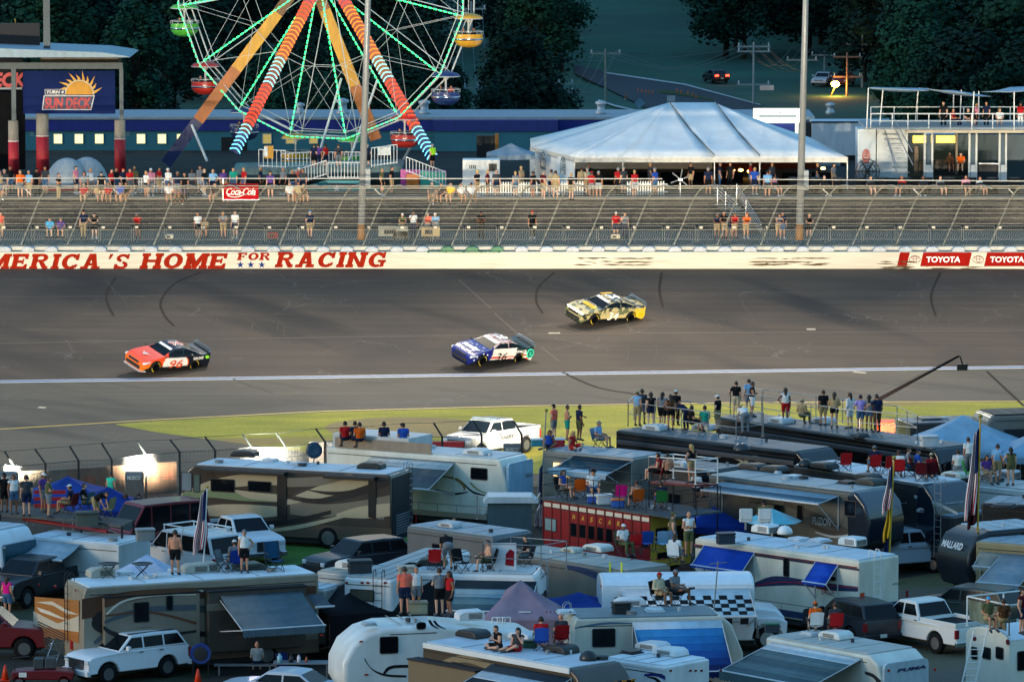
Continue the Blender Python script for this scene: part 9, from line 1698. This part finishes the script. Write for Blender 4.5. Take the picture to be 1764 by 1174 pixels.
for i, (u, v, rz, top, hat, c) in enumerate(((1455, 813, 190, False, None, 'red'), (1506, 816, 190, 'navy tee', 'grey', 'red'), (1530, 819, 200, False, None, 'red'), (1548, 824, 180, 'white tee', None, 'red'), (1566, 820, 90, 'grey tee', None, 'lightgrey'), (1582, 822, 100, 'blue tee', 'navy', 'maroon'), (1604, 829, 185, 'darkred tee', 'beige', 'maroon'), (1588, 830, 170, False, None, 'maroon'))):
    seated(EXP, u, v, rz, c, ('first', 'second', 'third', 'fourth', 'fifth', 'sixth', 'last', 'seventh')[i]+' from the left on the black trailer', top, 'denim shorts', 'in the chairs on the black trailer', group=EG, **({'hatc': hat+' cap'} if hat else {}))
ppl(RTR, [(1668, 818, 190, 'look', 'white tee', 'grey trousers'), (1718, 830, 150, 'stand', 'lightblue tee', 'khaki shorts'), (1741, 836, 190, 'hips', 'olive tank', 'olive skirt', dict(hair='long', hc='dark')), (1700, 832, 30, 'sit', 'purple tee', 'tan shorts', L_), (1650, 822, 180, 'sit', 'white tee', 'grey shorts')], 'on the pale roof at right', 'people on the pale roof'); camp_chair(RTR.roofpt(1672, 828), 80, '4fd84a', 'lime green folding chair on the pale roof at right'); camp_chair(RTR.roofpt(1700, 832), 30, 'e6e6e2', 'white folding chair on the pale roof at right'); camp_chair(RTR.roofpt(1650, 822), 180, 'c9ced0', 'pale folding chair at the left of the pale roof')
t = thing('raised_seat', 'raised boat style seat on a post beside the turquoise umbrella', 'seat', PZ(1315, 912, 3.35)); g = MB(); [(g.box(x-.28, x+.28, -.25, .25, .35, .47), g.box(x-.28, x+.28, -.3, -.2, .47, .95)) for x in (-.75, .05)]; g.build('seat', mat('c9cdc9', .5), t, bevel=.05); g = MB(); [g.tube((x, 0, 0), (x, 0, .35), .05) for x in (-.75, .05)]; g.build('post', M_GALV, t); person(t.location+Vector((.02, .0, -.03)), 170, 'sit', 'olive tee', 'navy shorts', 'in the raised seat by the umbrella', hatc='black cap')
seated(PUM, 1404, 1093, 190, 'white', 'left of the pair on the right trailer', 'orange tee', 'black shorts', 'in the chair on the right trailer', hatc='orange cap'); seated(PUM, 1438, 1094, 190, 'red', 'right of the pair on the right trailer', 'darkgrey tee', 'grey shorts', 'in the red chair on right trailer')
ppl(3.15, [(1702, 1085, 20, 'sit', 'olive tee', 'khaki shorts', dict(hatc='skyblue cap')), (1728, 1088, 200, 'sit', 'brown tee', 'khaki shorts'), (1760, 1092, 60, 'stand', 'maroon tank', 'navy shorts')], 'on the caged bus roof at right', 'people on the caged bus roof')
for u, v, c, lab in ((594, 752, 'red', 'first'), (611, 752, 'navy', 'second'), (619, 754, 'orange', 'third'), (661, 753, 'navy', 'fourth'), (694, 755, 'blue', 'fifth')): person(PZ(u, v+22, 3.45)+Vector((0, .5, 0)), 190, 'sit', c+' tee', 'navy shorts', 'behind the bench on the cream trailer', hatc=('black' if c != 'orange' else 'navy')+' cap', group='fans behind the roof bench')
# ================================================================= tell look-alike labels apart by their order in the picture
def px_of(o): p = o.matrix_world.translation if o.parent else o.location; return CX+F*p.x/(p.y*CA+(CAMH-p.z)*SA)
ORD = ['leftmost', 'second from left', 'third from left', 'fourth from left', 'fifth from left', 'sixth from left', 'seventh from left', 'eighth from left', 'ninth from left', 'tenth from left']
by = {}
for o in list(bpy.data.objects):
    if o.parent is None and o.get('label') and o.get('category') == 'person': by.setdefault(o['label'], []).append(o)
for lab, os_ in by.items():
    if len(os_) < 2: continue
    os_.sort(key=px_of)
    for i, o in enumerate(os_):
        w = lab.split()[:13]; o['label'] = ' '.join(w)+', '+(ORD[i] if i < len(os_)-1 or len(os_) > 2 else 'the rightmost')
for o in bpy.data.objects:
    if o.get('label') and len(o['label'].split()) > 16: o['label'] = ' '.join(o['label'].split()[:16])
